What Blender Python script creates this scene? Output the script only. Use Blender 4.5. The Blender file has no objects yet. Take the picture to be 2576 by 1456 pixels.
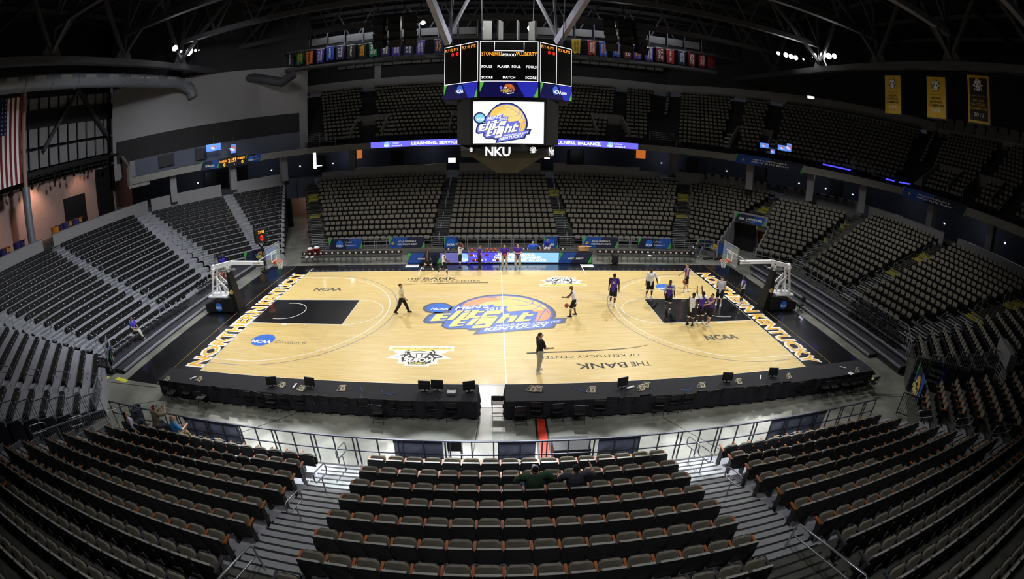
import bpy, bmesh, math, random
import numpy as np
from mathutils import Vector, Matrix
random.seed(7)
PI = math.pi
sc = bpy.context.scene
COL = sc.collection

# ---------------------------------------------------------------- camera (fisheye, from the upper seats)
cam_d = bpy.data.cameras.new('camera'); cam = bpy.data.objects.new('camera', cam_d); COL.objects.link(cam)
CAM = Vector((-0.3949, -23.4004, 9.5606))
cam.location = CAM; cam.rotation_mode = 'XYZ'; cam.rotation_euler = (1.2316, -0.0088, -0.0342)
cam_d.type = 'PANO'
try:
    cam_d.panorama_type = 'FISHEYE_EQUISOLID'
    cam_d.fisheye_lens = 1169.63 / 2576 * 36; cam_d.fisheye_fov = math.radians(220)
except Exception:
    cam_d.cycles.panorama_type = 'FISHEYE_EQUISOLID'
    cam_d.cycles.fisheye_lens = 1169.63 / 2576 * 36; cam_d.cycles.fisheye_fov = math.radians(220)
cam_d.sensor_fit = 'HORIZONTAL'; cam_d.sensor_width = 36; cam_d.sensor_height = 36 * 1456 / 2576
cam_d.clip_start = 0.05; cam_d.clip_end = 500
sc.camera = cam
# ---------------------------------------------------------------- view, world
sc.view_settings.view_transform = 'Standard'; sc.view_settings.look = 'None'
sc.view_settings.exposure = 0.0; sc.view_settings.gamma = 1.0; sc.view_settings.use_curve_mapping = False
w = bpy.data.worlds.new('world'); sc.world = w; w.use_nodes = True
w.node_tree.nodes['Background'].inputs[0].default_value = (0.75, 0.8, 1.0, 1)
w.node_tree.nodes['Background'].inputs[1].default_value = 0.02
sc.cycles.max_bounces = 5; sc.cycles.diffuse_bounces = 2; sc.cycles.glossy_bounces = 3
sc.cycles.transparent_max_bounces = 6; sc.cycles.use_denoising = True
sc.cycles.sample_clamp_indirect = 4.0

# ---------------------------------------------------------------- lamps of the hall, plus added fill
def spot(name, loc, target, watts, cone, blend, size=0.5, color=(1, 0.97, 0.92)):
    d = bpy.data.lights.new(name, 'SPOT'); o = bpy.data.objects.new(name, d); COL.objects.link(o)
    d.energy = watts; d.spot_size = math.radians(cone); d.spot_blend = blend; d.shadow_soft_size = size; d.color = color
    o.location = loc; v = Vector(target) - Vector(loc)
    o.rotation_euler = v.to_track_quat('-Z', 'Y').to_euler()
    return o
COURT_W = 8600
for (x, y, tx, ty) in ((-29.9, 12.5, -7, 1), (-29.9, -10, -7, -1), (30.4, 13.5, 7, 1), (30.4, -10, 7, -1),
                       (-1.6, 23.4, -3, 0), (2.9, 23.1, 4, 0), (-14, 22.5, -9, 0), (15, 22.5, 9, 0), (-10, -22, -7, 1), (10, -22, 7, 1)):
    spot('court_lamp', (x, y, 20.2), (tx, ty, 0), COURT_W, 50, 0.85, 0.45)
# added narrow spots imitating the bright reflected patch on the near concrete
for i in range(9):
    spot('apron_patch_fill', (-10.6 + 2.5 * i, 1.5, 21), (-9.4 + 2.3 * i, -13.1, 0), 36000, 9.5, 0.35, 0.08, (0.9, 0.95, 1))
def area(name, loc, rot, sx, sy, watts, color=(1, 1, 1)):
    d = bpy.data.lights.new(name, 'AREA'); o = bpy.data.objects.new(name, d); COL.objects.link(o)
    d.shape = 'RECTANGLE'; d.size = sx; d.size_y = sy; d.energy = watts; d.color = color
    o.location = loc; o.rotation_euler = rot
    return o
for x in (-17, 0, 17):
    spot('bowl_fill', (x, 3, 19.8), (x * 1.08, 3.4, 0), 5600, 116, 0.55, 1.2, (0.97, 0.98, 1.0))  # overhead fill added for the lower bowl, cone kept off the upper deck
spot('west_fill', (-7, -5, 20.2), (-27, 3, 4.5), 14500, 74, 0.6, 1.0, (0.88, 0.93, 1.0))  # added fill aimed at the west benches
spot('west_wall_fill', (-18, 2, 20.2), (-30, 20, 13.5), 3400, 62, 0.8, 1.0, (0.9, 0.92, 1.0))  # added fill brightening the tall diagonal wall
spot('near_stand_fill', (0, -21.5, 20.6), (0, -17.2, 2), 3800, 96, 0.9, 1.0, (0.95, 0.97, 1.0))  # soft fill added over the near seats and their people
spot('west_fill', (-8, 2, 20.2), (-24, -10, 2), 5000, 56, 0.8, 1.0, (0.88, 0.93, 1.0))  # second added fill, towards the near west corner
for x, y, e in ((-32.5, 20.5, 16), (-27, 26.5, 16), (-18, 29, 12), (-8, 29, 8), (9, 29, 8), (20, 28.5, 12), (27.5, 22, 16), (33.5, 16, 16), (38.5, 8, 8), (39, -2, 8)):  # bluish fill points added to lift the concourse walls
    pl_ = bpy.data.lights.new('concourse_fill', 'POINT'); po_ = bpy.data.objects.new('concourse_fill', pl_); COL.objects.link(po_); po_.location = (x, y, 7.7); pl_.energy = e * 2; pl_.color = (.75, .82, 1); pl_.shadow_soft_size = .3

# ---------------------------------------------------------------- materials
def lin(h):
    h = h.lstrip('#'); h = h if len(h) == 6 else ''.join(q * 2 for q in h); r = [int(h[i:i+2], 16) / 255 for i in (0, 2, 4)]
    return tuple(((v / 12.92) if v <= 0.04045 else ((v + 0.055) / 1.055) ** 2.4) for v in r)
MATS = {}
def mat(name, col, rough=0.6, metal=0.0, var=0.12, scale=3.0, emit=0.0, coat=0.0, spec=0.5, stretch=None, bump=0.0):
    if name in MATS: return MATS[name]
    m = bpy.data.materials.new(name); m.use_nodes = True; nt = m.node_tree; b = nt.nodes['Principled BSDF']
    c = lin(col) if isinstance(col, str) else col
    b.inputs['Roughness'].default_value = rough; b.inputs['Metallic'].default_value = metal
    b.inputs['Specular IOR Level'].default_value = spec
    if coat: b.inputs['Coat Weight'].default_value = coat; b.inputs['Coat Roughness'].default_value = 0.06
    if emit:
        b.inputs['Emission Color'].default_value = (*c, 1); b.inputs['Emission Strength'].default_value = emit
        b.inputs['Base Color'].default_value = (c[0] * .2, c[1] * .2, c[2] * .2, 1)
    else:
        tc = nt.nodes.new('ShaderNodeTexCoord'); n = nt.nodes.new('ShaderNodeTexNoise'); n.inputs['Scale'].default_value = scale
        n.inputs['Detail'].default_value = 4
        mp = nt.nodes.new('ShaderNodeMapping'); nt.links.new(tc.outputs['Object'], mp.inputs[0]); nt.links.new(mp.outputs[0], n.inputs['Vector'])
        if stretch: mp.inputs['Scale'].default_value = stretch
        r = nt.nodes.new('ShaderNodeValToRGB'); nt.links.new(n.outputs['Fac'], r.inputs[0])
        r.color_ramp.elements[0].position = 0.3; r.color_ramp.elements[1].position = 0.7
        r.color_ramp.elements[0].color = (*[max(0, v * (1 - var)) for v in c], 1)
        r.color_ramp.elements[1].color = (*[min(1, v * (1 + var)) for v in c], 1)
        nt.links.new(r.outputs[0], b.inputs['Base Color'])
        if bump:
            bp = nt.nodes.new('ShaderNodeBump'); bp.inputs['Strength'].default_value = bump; bp.inputs['Distance'].default_value = 0.02
            nt.links.new(n.outputs['Fac'], bp.inputs['Height']); nt.links.new(bp.outputs[0], b.inputs['Normal'])
    MATS[name] = m
    return m
def wood_floor():
    m = bpy.data.materials.new('maple_floor'); m.use_nodes = True; nt = m.node_tree; b = nt.nodes['Principled BSDF']
    tc = nt.nodes.new('ShaderNodeTexCoord'); br = nt.nodes.new('ShaderNodeTexBrick')
    br.inputs['Scale'].default_value = 1.0; br.inputs['Brick Width'].default_value = 1.3; br.inputs['Row Height'].default_value = 0.058
    br.inputs['Mortar Size'].default_value = 0.002; br.offset = 0.37; br.inputs['Bias'].default_value = 0.1
    br.inputs['Color1'].default_value = (*lin('#eed796'), 1); br.inputs['Color2'].default_value = (*lin('#e3c57a'), 1)
    br.inputs['Mortar'].default_value = (*lin('#cfb070'), 1)
    nt.links.new(tc.outputs['Object'], br.inputs['Vector'])
    n = nt.nodes.new('ShaderNodeTexNoise'); mp = nt.nodes.new('ShaderNodeMapping'); mp.inputs['Scale'].default_value = (1.2, 26, 1)
    nt.links.new(tc.outputs['Object'], mp.inputs[0]); nt.links.new(mp.outputs[0], n.inputs['Vector']); n.inputs['Scale'].default_value = 1.0; n.inputs['Detail'].default_value = 5
    mx = nt.nodes.new('ShaderNodeMixRGB'); mx.blend_type = 'MULTIPLY'; mx.inputs[0].default_value = 0.5
    r = nt.nodes.new('ShaderNodeValToRGB'); r.color_ramp.elements[0].position = .3; r.color_ramp.elements[1].position = .72
    r.color_ramp.elements[0].color = (.76, .7, .58, 1); r.color_ramp.elements[1].color = (1, 1, 1, 1)
    nt.links.new(n.outputs['Fac'], r.inputs[0]); nt.links.new(br.outputs['Color'], mx.inputs[1]); nt.links.new(r.outputs[0], mx.inputs[2])
    nt.links.new(mx.outputs[0], b.inputs['Base Color'])
    b.inputs['Roughness'].default_value = 0.42; b.inputs['Coat Weight'].default_value = 0.35; b.inputs['Coat Roughness'].default_value = 0.06
    return m
def concrete(name, c1, c2, rough, sc_=0.55):
    m = bpy.data.materials.new(name); m.use_nodes = True; nt = m.node_tree; b = nt.nodes['Principled BSDF']
    tc = nt.nodes.new('ShaderNodeTexCoord'); n = nt.nodes.new('ShaderNodeTexNoise'); n.inputs['Scale'].default_value = sc_; n.inputs['Detail'].default_value = 9
    n.inputs['Roughness'].default_value = 0.62
    nt.links.new(tc.outputs['Object'], n.inputs['Vector']); r = nt.nodes.new('ShaderNodeValToRGB')
    r.color_ramp.elements[0].position = .36; r.color_ramp.elements[1].position = .64
    r.color_ramp.elements[0].color = (*lin(c1), 1); r.color_ramp.elements[1].color = (*lin(c2), 1)
    nt.links.new(n.outputs['Fac'], r.inputs[0]); nt.links.new(r.outputs[0], b.inputs['Base Color'])
    b.inputs['Roughness'].default_value = rough; b.inputs['Specular IOR Level'].default_value = 0.5
    return m
M = dict(
    wood=wood_floor(), conc=concrete('sealed_concrete', '#686960', '#8e8e84', 0.3), conc_dark=concrete('terrace_concrete', '#3c3c36', '#54524a', 0.75, 1.2),
    paint_black=mat('black_floor_paint', '#0c0d12', 0.28, coat=0.5, var=.35, scale=1.2), white=mat('white_paint', '#f2f1ea', 0.4, var=.03),
    grayline=mat('gray_line_paint', '#85808a', 0.4, var=.03), gold=mat('gold_paint', '#f0b41e', 0.4, var=.05), goldthin=mat('gold_line', '#a58a48', .4, var=.05),
    logo_dark=mat('logo_slate', '#565c70', .4, var=.04), logo_blue=mat('logo_blue', '#4e74d2', .4, var=.06), logo_or=mat('logo_orange', '#e3a073', .4, var=.04),
    logo_ye=mat('logo_yellow', '#edcf80', .4, var=.04), logo_cream=mat('logo_cream', '#f3e58c', .4, var=.03), ncaablue=mat('disc_blue', '#2a6fd6', .4, var=.08),
    graytext=mat('gray_floor_letters', '#5a5752', .4, var=.04), lightye=mat('pale_yellow_paint', '#f4e77a', .4, var=.03),
    seat_brown=mat('brown_seat_fabric', '#7d776a', 0.9, var=.16, scale=9, spec=.2), seat_shell=mat('black_seat_shell', '#0d0d0d', 0.5, var=.2),
    seat_edge=mat('gray_seat_edge', '#a09d95', 0.5, var=.1), arm_orange=mat('orange_wood_arm', '#a3561f', 0.45, var=.2, scale=12), arm_gray=mat('gray_plastic_arm', '#3c3c42', 0.5),
    steel=mat('brushed_steel', '#a9adb2', 0.32, 0.85, var=.05), alu=mat('gray_rail_metal', '#8b8f96', 0.42, 0.35, var=.05), alu_dark=mat('slate_rail_metal', '#4a4c58', 0.5, 0.3),
    stair=mat('silver_stair_metal', '#9fa2a3', 0.42, .25, var=.08, scale=5), dark=mat('near_black', '#08080a', 0.6, var=.2), blackcloth=mat('black_tablecloth', '#13131c', 0.85, var=.25, scale=2, bump=.3),
    bleach=mat('gray_bleacher_deck', '#94949a', 0.5, var=.1, scale=1.5, stretch=(1, 1, 1)), deckdark=mat('dark_deck', '#34343a', 0.45, var=.12, scale=2),
    wall_g=mat('gray_painted_wall', '#64625f', .75, var=.05), wall_l=mat('light_gray_wall', '#8a8888', .75, var=.04), wall_blue=mat('blue_gray_wall', '#565a68', .75, var=.05),
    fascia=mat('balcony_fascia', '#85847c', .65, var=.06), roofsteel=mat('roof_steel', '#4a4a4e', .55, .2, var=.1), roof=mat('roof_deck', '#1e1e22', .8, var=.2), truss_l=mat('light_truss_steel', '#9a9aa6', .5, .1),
    charcoal=mat('charcoal_panel', '#201f20', .8), pink=mat('rose_painted_wall', '#a88a80', .7, var=.06), skyblue=mat('screen_sky', '#5f90f0', emit=1.0),  # one even charcoal tone shared by panels, soffit and upper deck
    chair_black=mat('black_folding_chair', '#101012', .4, .1), ball=mat('leather_basketball', '#a2402c', .6, var=.12, scale=20), rim=mat('orange_rim', '#e0552a', .4, .2), wpaint=mat('gloss_white_steel', '#e8eaec', .3, var=.02),
    beige=mat('beige_plastic', '#c9bfa6', .5), red=mat('red_plastic', '#b02820', .45), redmat=mat('red_runner', '#d8381c', .7), grayplastic=mat('gray_bin_plastic', '#4c5560', .6),
    yellow_tape=mat('yellow_tape', '#e4e44a', .5), yellowstep=mat('yellow_step_edge', '#a39a2a', .6), cardboard=mat('cardboard', '#b58a5c', .8), paper=mat('paper', '#e8e8ec', .6),
    led_o=mat('led_orange', '#ff9b2e', emit=2.2), led_r=mat('led_red', '#ff2418', emit=2.4), led_w=mat('led_white', '#ffffff', emit=1.6), led_b=mat('led_blue', '#4a46e8', emit=1.5),
    led_pur=mat('led_violet', '#6a66f0', emit=1.3), led_sky=mat('led_light_blue', '#8cc0f4', emit=1.2), led_white2=mat('screen_white', '#ffffff', emit=1.05),
    lamp=mat('lamp_glow', '#ffffff', emit=60), tube=mat('tube_light', '#f4f8ff', emit=2.2), warm=mat('warm_glow', '#ff8a3a', emit=.5))

# ---------------------------------------------------------------- mesh builder
class MB:
    def __init__(s): s.v = []; s.f = []; s.m = []; s.cur = 0; s.mats = []; s.sm = []
    def mat(s, key):
        m = M[key] if isinstance(key, str) else key
        if m not in s.mats: s.mats.append(m)
        s.cur = s.mats.index(m); return s
    def add(s, vs, fs, smooth=False):
        o = len(s.v); s.v += [tuple(v) for v in vs]
        for f in fs: s.f.append(tuple(i + o for i in f)); s.m.append(s.cur); s.sm.append(smooth)
        return s
    def box(s, c, d, rz=0.0, rx=0.0, ry=0.0):
        R = Matrix.Rotation(rz, 3, 'Z') @ Matrix.Rotation(rx, 3, 'X') @ Matrix.Rotation(ry, 3, 'Y')
        vs = [Vector(c) + R @ Vector((x * d[0] / 2, y * d[1] / 2, z * d[2] / 2)) for x in (-1, 1) for y in (-1, 1) for z in (-1, 1)]
        return s.add(vs, [(0, 1, 3, 2), (4, 6, 7, 5), (0, 4, 5, 1), (2, 3, 7, 6), (0, 2, 6, 4), (1, 5, 7, 3)])
    def bar(s, a, b, w_, h_, up=(0, 0, 1)):
        a = Vector(a); b = Vector(b); d = (b - a)
        if d.length < 1e-6: return s
        d.normalize(); u = Vector(up)
        if abs(d.dot(u)) > .98: u = Vector((1, 0, 0))
        sx = d.cross(u).normalized(); sz = sx.cross(d)
        vs = [p + sx * (i * w_ / 2) + sz * (j * h_ / 2) for p in (a, b) for i in (-1, 1) for j in (-1, 1)]
        return s.add(vs, [(0, 1, 3, 2), (4, 6, 7, 5), (0, 4, 5, 1), (2, 3, 7, 6), (0, 2, 6, 4), (1, 5, 7, 3)])
    def tube(s, pts, r, n=6, closed=False):
        pts = [Vector(p) for p in pts]; N = len(pts); o = []; prev = None
        for i, p in enumerate(pts):
            if closed: d = (pts[(i + 1) % N] - pts[i - 1])
            else: d = (pts[min(i + 1, N - 1)] - pts[max(i - 1, 0)])
            d.normalize()
            u = Vector((0, 0, 1)) if abs(d.z) < .95 else Vector((1, 0, 0))
            if prev is not None:
                x = prev - d * prev.dot(d)
                x = x.normalized() if x.length > 1e-4 else d.cross(u).normalized()
            else: x = d.cross(u).normalized()
            prev = x; y = d.cross(x); rr = r[i] if isinstance(r, (list, tuple)) else r
            o += [p + x * (rr * math.cos(2 * PI * k / n)) + y * (rr * math.sin(2 * PI * k / n)) for k in range(n)]
        fs = []
        for i in range(N if closed else N - 1):
            j = (i + 1) % N
            fs += [(i * n + k, i * n + (k + 1) % n, j * n + (k + 1) % n, j * n + k) for k in range(n)]
        s.add(o, fs, True)
        if not closed: s.add(o[:n], [tuple(range(n))[::-1]]); s.add(o[-n:], [tuple(range(n))])
        return s
    def cyl(s, a, b, r, n=12, r2=None):
        return s.tube([a, b], [r, r if r2 is None else r2], n)
    def prism(s, poly, z0, z1):
        n = len(poly); vs = [(p[0], p[1], z0) for p in poly] + [(p[0], p[1], z1) for p in poly]
        return s.add(vs, [tuple(range(n))[::-1], tuple(range(n, 2 * n))] + [(i, (i + 1) % n, n + (i + 1) % n, n + i) for i in range(n)])
    def poly(s, pts): return s.add(pts, [tuple(range(len(pts)))])
    def sphere(s, c, r, n=12, m=8, sc_=(1, 1, 1)):
        vs = []; fs = []; c = Vector(c)
        for i in range(m + 1):
            t = PI * i / m
            for k in range(n):
                p = 2 * PI * k / n; vs.append(c + Vector((r * sc_[0] * math.sin(t) * math.cos(p), r * sc_[1] * math.sin(t) * math.sin(p), r * sc_[2] * math.cos(t))))
        for i in range(m):
            for k in range(n): fs.append((i * n + k, (i + 1) * n + k, (i + 1) * n + (k + 1) % n, i * n + (k + 1) % n))
        return s.add(vs, fs, True)
    def lathe(s, prof, c=(0, 0, 0), n=16):
        vs = []; fs = []; m = len(prof)
        for (r, z) in prof:
            for k in range(n): vs.append((c[0] + r * math.cos(2 * PI * k / n), c[1] + r * math.sin(2 * PI * k / n), c[2] + z))
        for i in range(m - 1):
            for k in range(n): fs.append((i * n + k, i * n + (k + 1) % n, (i + 1) * n + (k + 1) % n, (i + 1) * n + k))
        return s.add(vs, fs, True)
    def rslab(s, w_, h_, d_, r, fr, seg=3, curve=0.0):
        """rounded slab: width w_ (local x), height h_ (local y), thickness d_ (local z) in frame fr; curve bows it."""
        out = []
        for (cx, cy, a0) in ((w_ / 2 - r, h_ / 2 - r, 0), (-w_ / 2 + r, h_ / 2 - r, PI / 2), (-w_ / 2 + r, -h_ / 2 + r, PI), (w_ / 2 - r, -h_ / 2 + r, 1.5 * PI)):
            for k in range(seg + 1): a = a0 + PI / 2 * k / seg; out.append((cx + r * math.cos(a), cy + r * math.sin(a)))
        n = len(out); vs = []
        e = min(d_ * .3, r * .6)
        for (q, z) in ((1 - 2 * e / w_, -d_ / 2), (1, -d_ / 2 + e), (1, d_ / 2 - e), (1 - 2 * e / w_, d_ / 2)):
            for (x, y) in out: vs.append(fr @ Vector((x * q, y * q, z + curve * ((2 * x / w_) ** 2))))
        fs = [tuple(range(n))[::-1], tuple(range(3 * n, 4 * n))]
        for i in range(3): fs += [(i * n + k, i * n + (k + 1) % n, (i + 1) * n + (k + 1) % n, (i + 1) * n + k) for k in range(n)]
        return s.add(vs, fs)
    def mesh(s, name, off=(0, 0, 0)):
        me = bpy.data.meshes.new(name)
        if off != (0, 0, 0): o = Vector(off); vv = [Vector(v) - o for v in s.v]
        else: vv = s.v
        me.from_pydata(vv, [], s.f)
        for m in s.mats: me.materials.append(m)
        me.polygons.foreach_set('material_index', s.m); me.polygons.foreach_set('use_smooth', s.sm); me.update()
        return me
    def build(s, name, parent=None, local=False):
        """one mesh object; with a parent, world coordinates are made relative to it unless local."""
        off = (0, 0, 0)
        if parent is not None and not local: off = tuple(parent.location)
        o = bpy.data.objects.new(name, s.mesh(name, off)); COL.objects.link(o)
        if parent is not None: o.parent = parent
        return o
def tag(o, label=None, cat=None, group=None, kind=None):
    if label: o['label'] = label
    if cat: o['category'] = cat
    if group: o['group'] = group
    if kind: o['kind'] = kind
    return o
def thing(name, label, cat, loc=(0, 0, 0), rz=0.0, group=None):
    o = bpy.data.objects.new(name, None); COL.objects.link(o); o.empty_display_size = .1
    o.location = loc; o.rotation_euler = (0, 0, rz)
    return tag(o, label, cat, group)
def struct(name, mb, parent=None):
    o = mb.build(name, parent)
    if parent is None: o['kind'] = 'structure'
    return o
KIDS = {}
def kids_of(o): return [c for c in o.children]
def dup(root, loc, rz=0.0, label=None, group=None):
    r = root.copy(); COL.objects.link(r); r.location = loc; r.rotation_euler = (0, 0, rz)
    if label: r['label'] = label
    if group: r['group'] = group
    for ch in kids_of(root):
        c = ch.copy(); COL.objects.link(c); c.parent = r
        for g in kids_of(ch):
            d = g.copy(); COL.objects.link(d); d.parent = c
    return r

# ---------------------------------------------------------------- lettering
_TX = {}
def text_geo(txt, bold=0.0, spacing=1.0):
    """letters as flat polygons; returns verts (x, y) normalised to cap box [0..w] x [0..1], faces, width"""
    k = (txt, bold, spacing)
    if k in _TX: return _TX[k]
    c = bpy.data.curves.new('t', 'FONT'); c.body = txt; c.size = 1; c.offset = bold; c.resolution_u = 2; c.space_character = spacing
    o = bpy.data.objects.new('t', c); COL.objects.link(o)
    me = bpy.data.meshes.new_from_object(o)
    v = np.array([tuple(p.co)[:2] for p in me.vertices]) if len(me.vertices) else np.zeros((0, 2))
    f = [tuple(p.vertices) for p in me.polygons]
    bpy.data.objects.remove(o); bpy.data.curves.remove(c); bpy.data.meshes.remove(me)
    x0, x1 = v[:, 0].min(), v[:, 0].max(); H = 0.729
    v[:, 0] = (v[:, 0] - x0) / H; v[:, 1] = v[:, 1] / H
    _TX[k] = (v, f, (x1 - x0) / H)
    return _TX[k]
def lettering(mb, matkey, txt, o, ex, ey, bold=0.0, lift=None, spacing=1.0, shear=0.0):
    """o = baseline start, ex = vector along the whole width, ey = cap height vector (may slant)."""
    v, f, w_ = text_geo(txt, bold, spacing); o = Vector(o); ex = Vector(ex); ey = Vector(ey)
    if lift is not None: o = o + Vector(lift)
    mb.mat(matkey)
    nrm = ex.cross(ey)
    mb.add([o + ex * ((p[0] + shear * p[1]) / w_) + ey * p[1] for p in v], f)
    return mb
def ring2(r, n=24, cx=0, cy=0, ry=None, a0=0, a1=2 * PI):
    ry = r if ry is None else ry
    full = abs(a1 - a0 - 2 * PI) < 1e-6
    return [(cx + r * math.cos(a0 + (a1 - a0) * i / (n if full else n - 1)), cy + ry * math.sin(a0 + (a1 - a0) * i / (n if full else n - 1))) for i in range(n)]
class Fr:
    """a flat drawing frame: origin o, unit vectors ux, uy, lifted by layers along n"""
    def __init__(s, o, ux, uy, step=0.004):
        s.o = Vector(o); s.ux = Vector(ux); s.uy = Vector(uy); s.n = s.ux.cross(s.uy).normalized(); s.step = step; s.l = 1
    def P(s, x, y, l=None): return s.o + s.ux * x + s.uy * y + s.n * (s.step * (s.l if l is None else l))
    def poly(s, mb, k, pts, l): mb.mat(k); mb.add([s.P(x, y, l) for x, y in pts], [tuple(range(len(pts)))])
    def rect(s, mb, k, x0, y0, x1, y1, l): s.poly(mb, k, [(x0, y0), (x1, y0), (x1, y1), (x0, y1)], l)
    def stroke(s, mb, k, pts, w_, l, closed=False, taper=None):
        N = len(pts); L = []; R = []
        for i in range(N):
            a = Vector(pts[i - 1] if (i > 0 or closed) else pts[0]); b = Vector(pts[(i + 1) % N] if (i < N - 1 or closed) else pts[-1])
            d = (b - a)
            if d.length < 1e-9: d = Vector((1, 0))
            d.normalize(); q = w_ if taper is None else w_ * (taper[0] + (taper[1] - taper[0]) * i / (N - 1))
            nn = Vector((-d.y, d.x)) * q / 2; p = Vector(pts[i]); L.append(p + nn); R.append(p - nn)
        mb.mat(k); vs = [s.P(p.x, p.y, l) for p in L + R]
        mb.add(vs, [(i, (i + 1) % N, N + (i + 1) % N, N + i) for i in range(N if closed else N - 1)])
    def text(s, mb, k, txt, x, y, w_, h_, l, bold=0.0, slant=0.0, rise=0.0, spacing=1.0, align='l'):
        if w_ is None: w_ = text_geo(txt, bold, spacing)[2] * h_
        if align == 'c': x -= w_ / 2
        if align == 'r': x -= w_
        lettering(mb, k, txt, s.P(x, y, l), s.ux * w_ + s.uy * rise, s.uy * h_ + s.ux * slant, bold, spacing=spacing)
# ---------------------------------------------------------------- seating bowl: where rows, aisles and walls run (metres)
Q = math.sqrt(.5); PITCH = 0.53; DEP = 0.84
class Side:
    def __init__(s, n, d0, ztop, rise=0.29): s.n = Vector((n[0], n[1])); s.t = Vector((n[1], -n[0])); s.d0 = d0; s.zt = ztop - .85; s.rise = rise
    def P(s, d, u, z): q = s.n * d + s.t * u; return Vector((q.x, q.y, z))
    def z(s, k): return s.zt + s.rise * k
    def d(s, k): return s.d0 + DEP * k
    def face(s): return math.atan2(s.n.x, -s.n.y)      # z-rotation turning local +y towards the court
FAR = Side((0, 1), 13.3, 1.32); RR = Side((Q, Q), 22.56, 1.32); R1 = Side((Q, Q), 20.8, 1.80); RT = Side((1, 0), 22.9, 1.80)
NR = Side((Q, -Q), 22.0, 1.80); NRB = Side((Q, -Q), 22.0, 1.33); NE = Side((0, -1), 13.75, 1.20)
NL = Side((-Q, -Q), 21.5, 1.17); LF = Side((-1, 0), 22.1, 1.17); FL = Side((-Q, Q), 22.0, 1.17)
def terrace(name, S, rows, lo, hi, mk, front=None, caps='gray', risers=None):
    """treads and risers of one side; lo(k)/hi(k) bound it."""
    b = MB()
    for k in range(rows):
        z = S.z(k); f = S.d(k) - .62; r = S.d(k) + .22 + (0.0 if k < rows - 1 else .35); a, c = lo(k), hi(k)
        if k == 0 and front: f = front
        zb = S.z(k - 1) if k else 0
        b.mat(mk); b.add([S.P(f, a, z), S.P(f, c, z), S.P(r, c, z), S.P(r, a, z)], [(0, 1, 2, 3)])
        b.mat(risers or mk); b.add([S.P(f, a, zb), S.P(f, c, zb), S.P(f, c, z), S.P(f, a, z)], [(0, 1, 2, 3)])
        b.mat(caps if caps in M else mk)
        for u in (a, c): b.add([S.P(f, u, 0), S.P(r, u, 0), S.P(r, u, z), S.P(f, u, z)], [(0, 1, 2, 3)])
    b.mat(mk); z = S.z(rows - 1); r = S.d(rows - 1) + .57
    b.add([S.P(r, lo(rows - 1), 0), S.P(r, hi(rows - 1), 0), S.P(r, hi(rows - 1), z), S.P(r, lo(rows - 1), z)], [(0, 1, 2, 3)])
    return struct(name, b)
NROW = 15
terrace('floor_far_terrace', FAR, NROW, lambda k: -16.2 - .37 * k, lambda k: 16.0 + .37 * k, 'conc_dark', front=12.2, caps='wall_g')
RR.zt -= .004
terrace('floor_far_corner_terrace', RR, 6, lambda k: .5 - .35 * k, lambda k: 4.6, 'conc_dark', front=21.3, caps='wall_l')
R_UP = Side((Q, Q), 22.56, 1.316)
bq = MB().mat('conc_dark')
terrace('floor_east_corner_terrace', R1, 14, lambda k: (8.45 if k < 6 else 7.4), lambda k: 13.2 + .345 * k, 'conc_dark', front=20.0, caps='wall_l')
b = MB().mat('conc_dark')
for k in range(6, 15):
    z = RR.z(k); f = RR.d(k) - .62; a, c = .5 - .35 * k, 7.4
    b.add([RR.P(f, a, z), RR.P(f, c, z), RR.P(f + .86, c, z), RR.P(f + .86, a, z)], [(0, 1, 2, 3)])
    zb = RR.z(k - 1); b.add([RR.P(f, a, zb), RR.P(f, c, zb), RR.P(f, c, z), RR.P(f, a, z)], [(0, 1, 2, 3)])
struct('floor_above_vomitory', b)
terrace('floor_east_terrace', RT, NROW, lambda k: -5.4 - .4 * k, lambda k: 8.3 + .4 * k, 'conc_dark', front=21.95)
terrace('floor_near_east_corner_terrace', NR, 15, lambda k: -11.2 - .36 * k, lambda k: -5.75, 'conc_dark', caps='wall_g')
terrace('floor_corner_block_terrace', NRB, 16, lambda k: (-4.55 if k < 6 else -5.8), lambda k: -.2 + .44 * k, 'conc_dark', caps='wall_g')
terrace('floor_near_terrace', NE, 7, lambda k: -15.4 - .3 * k, lambda k: 14.6 + .3 * k, 'bleach')
NE2 = Side((0, -1), 13.75, 1.20)
b = MB().mat('conc_dark')
for k in range(7, 16):
    z = NE.z(k); f = NE.d(k) - .62; a, c = -22 - .4 * k, 21 + .4 * k; zb = NE.z(k - 1)
    b.add([NE.P(f, a, z), NE.P(f, c, z), NE.P(f + .84, c, z), NE.P(f + .84, a, z)], [(0, 1, 2, 3)])
    b.add([NE.P(f, a, zb), NE.P(f, c, zb), NE.P(f, c, z), NE.P(f, a, z)], [(0, 1, 2, 3)])
struct('floor_near_upper_terrace', b)
terrace('floor_near_west_corner_terrace', NL, 17, lambda k: (3.45 - .28 * k), lambda k: 11.2 + .37 * k, 'bleach', caps='alu_dark')
terrace('floor_west_terrace', LF, 17, lambda k: -8.0 - .31 * k, lambda k: 5.9 + .37 * k, 'bleach')
terrace('floor_far_west_corner_terrace', FL, 17, lambda k: -11.0 - .37 * k, lambda k: -4.65 + .33 * k, 'bleach', caps='wall_g')

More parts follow.
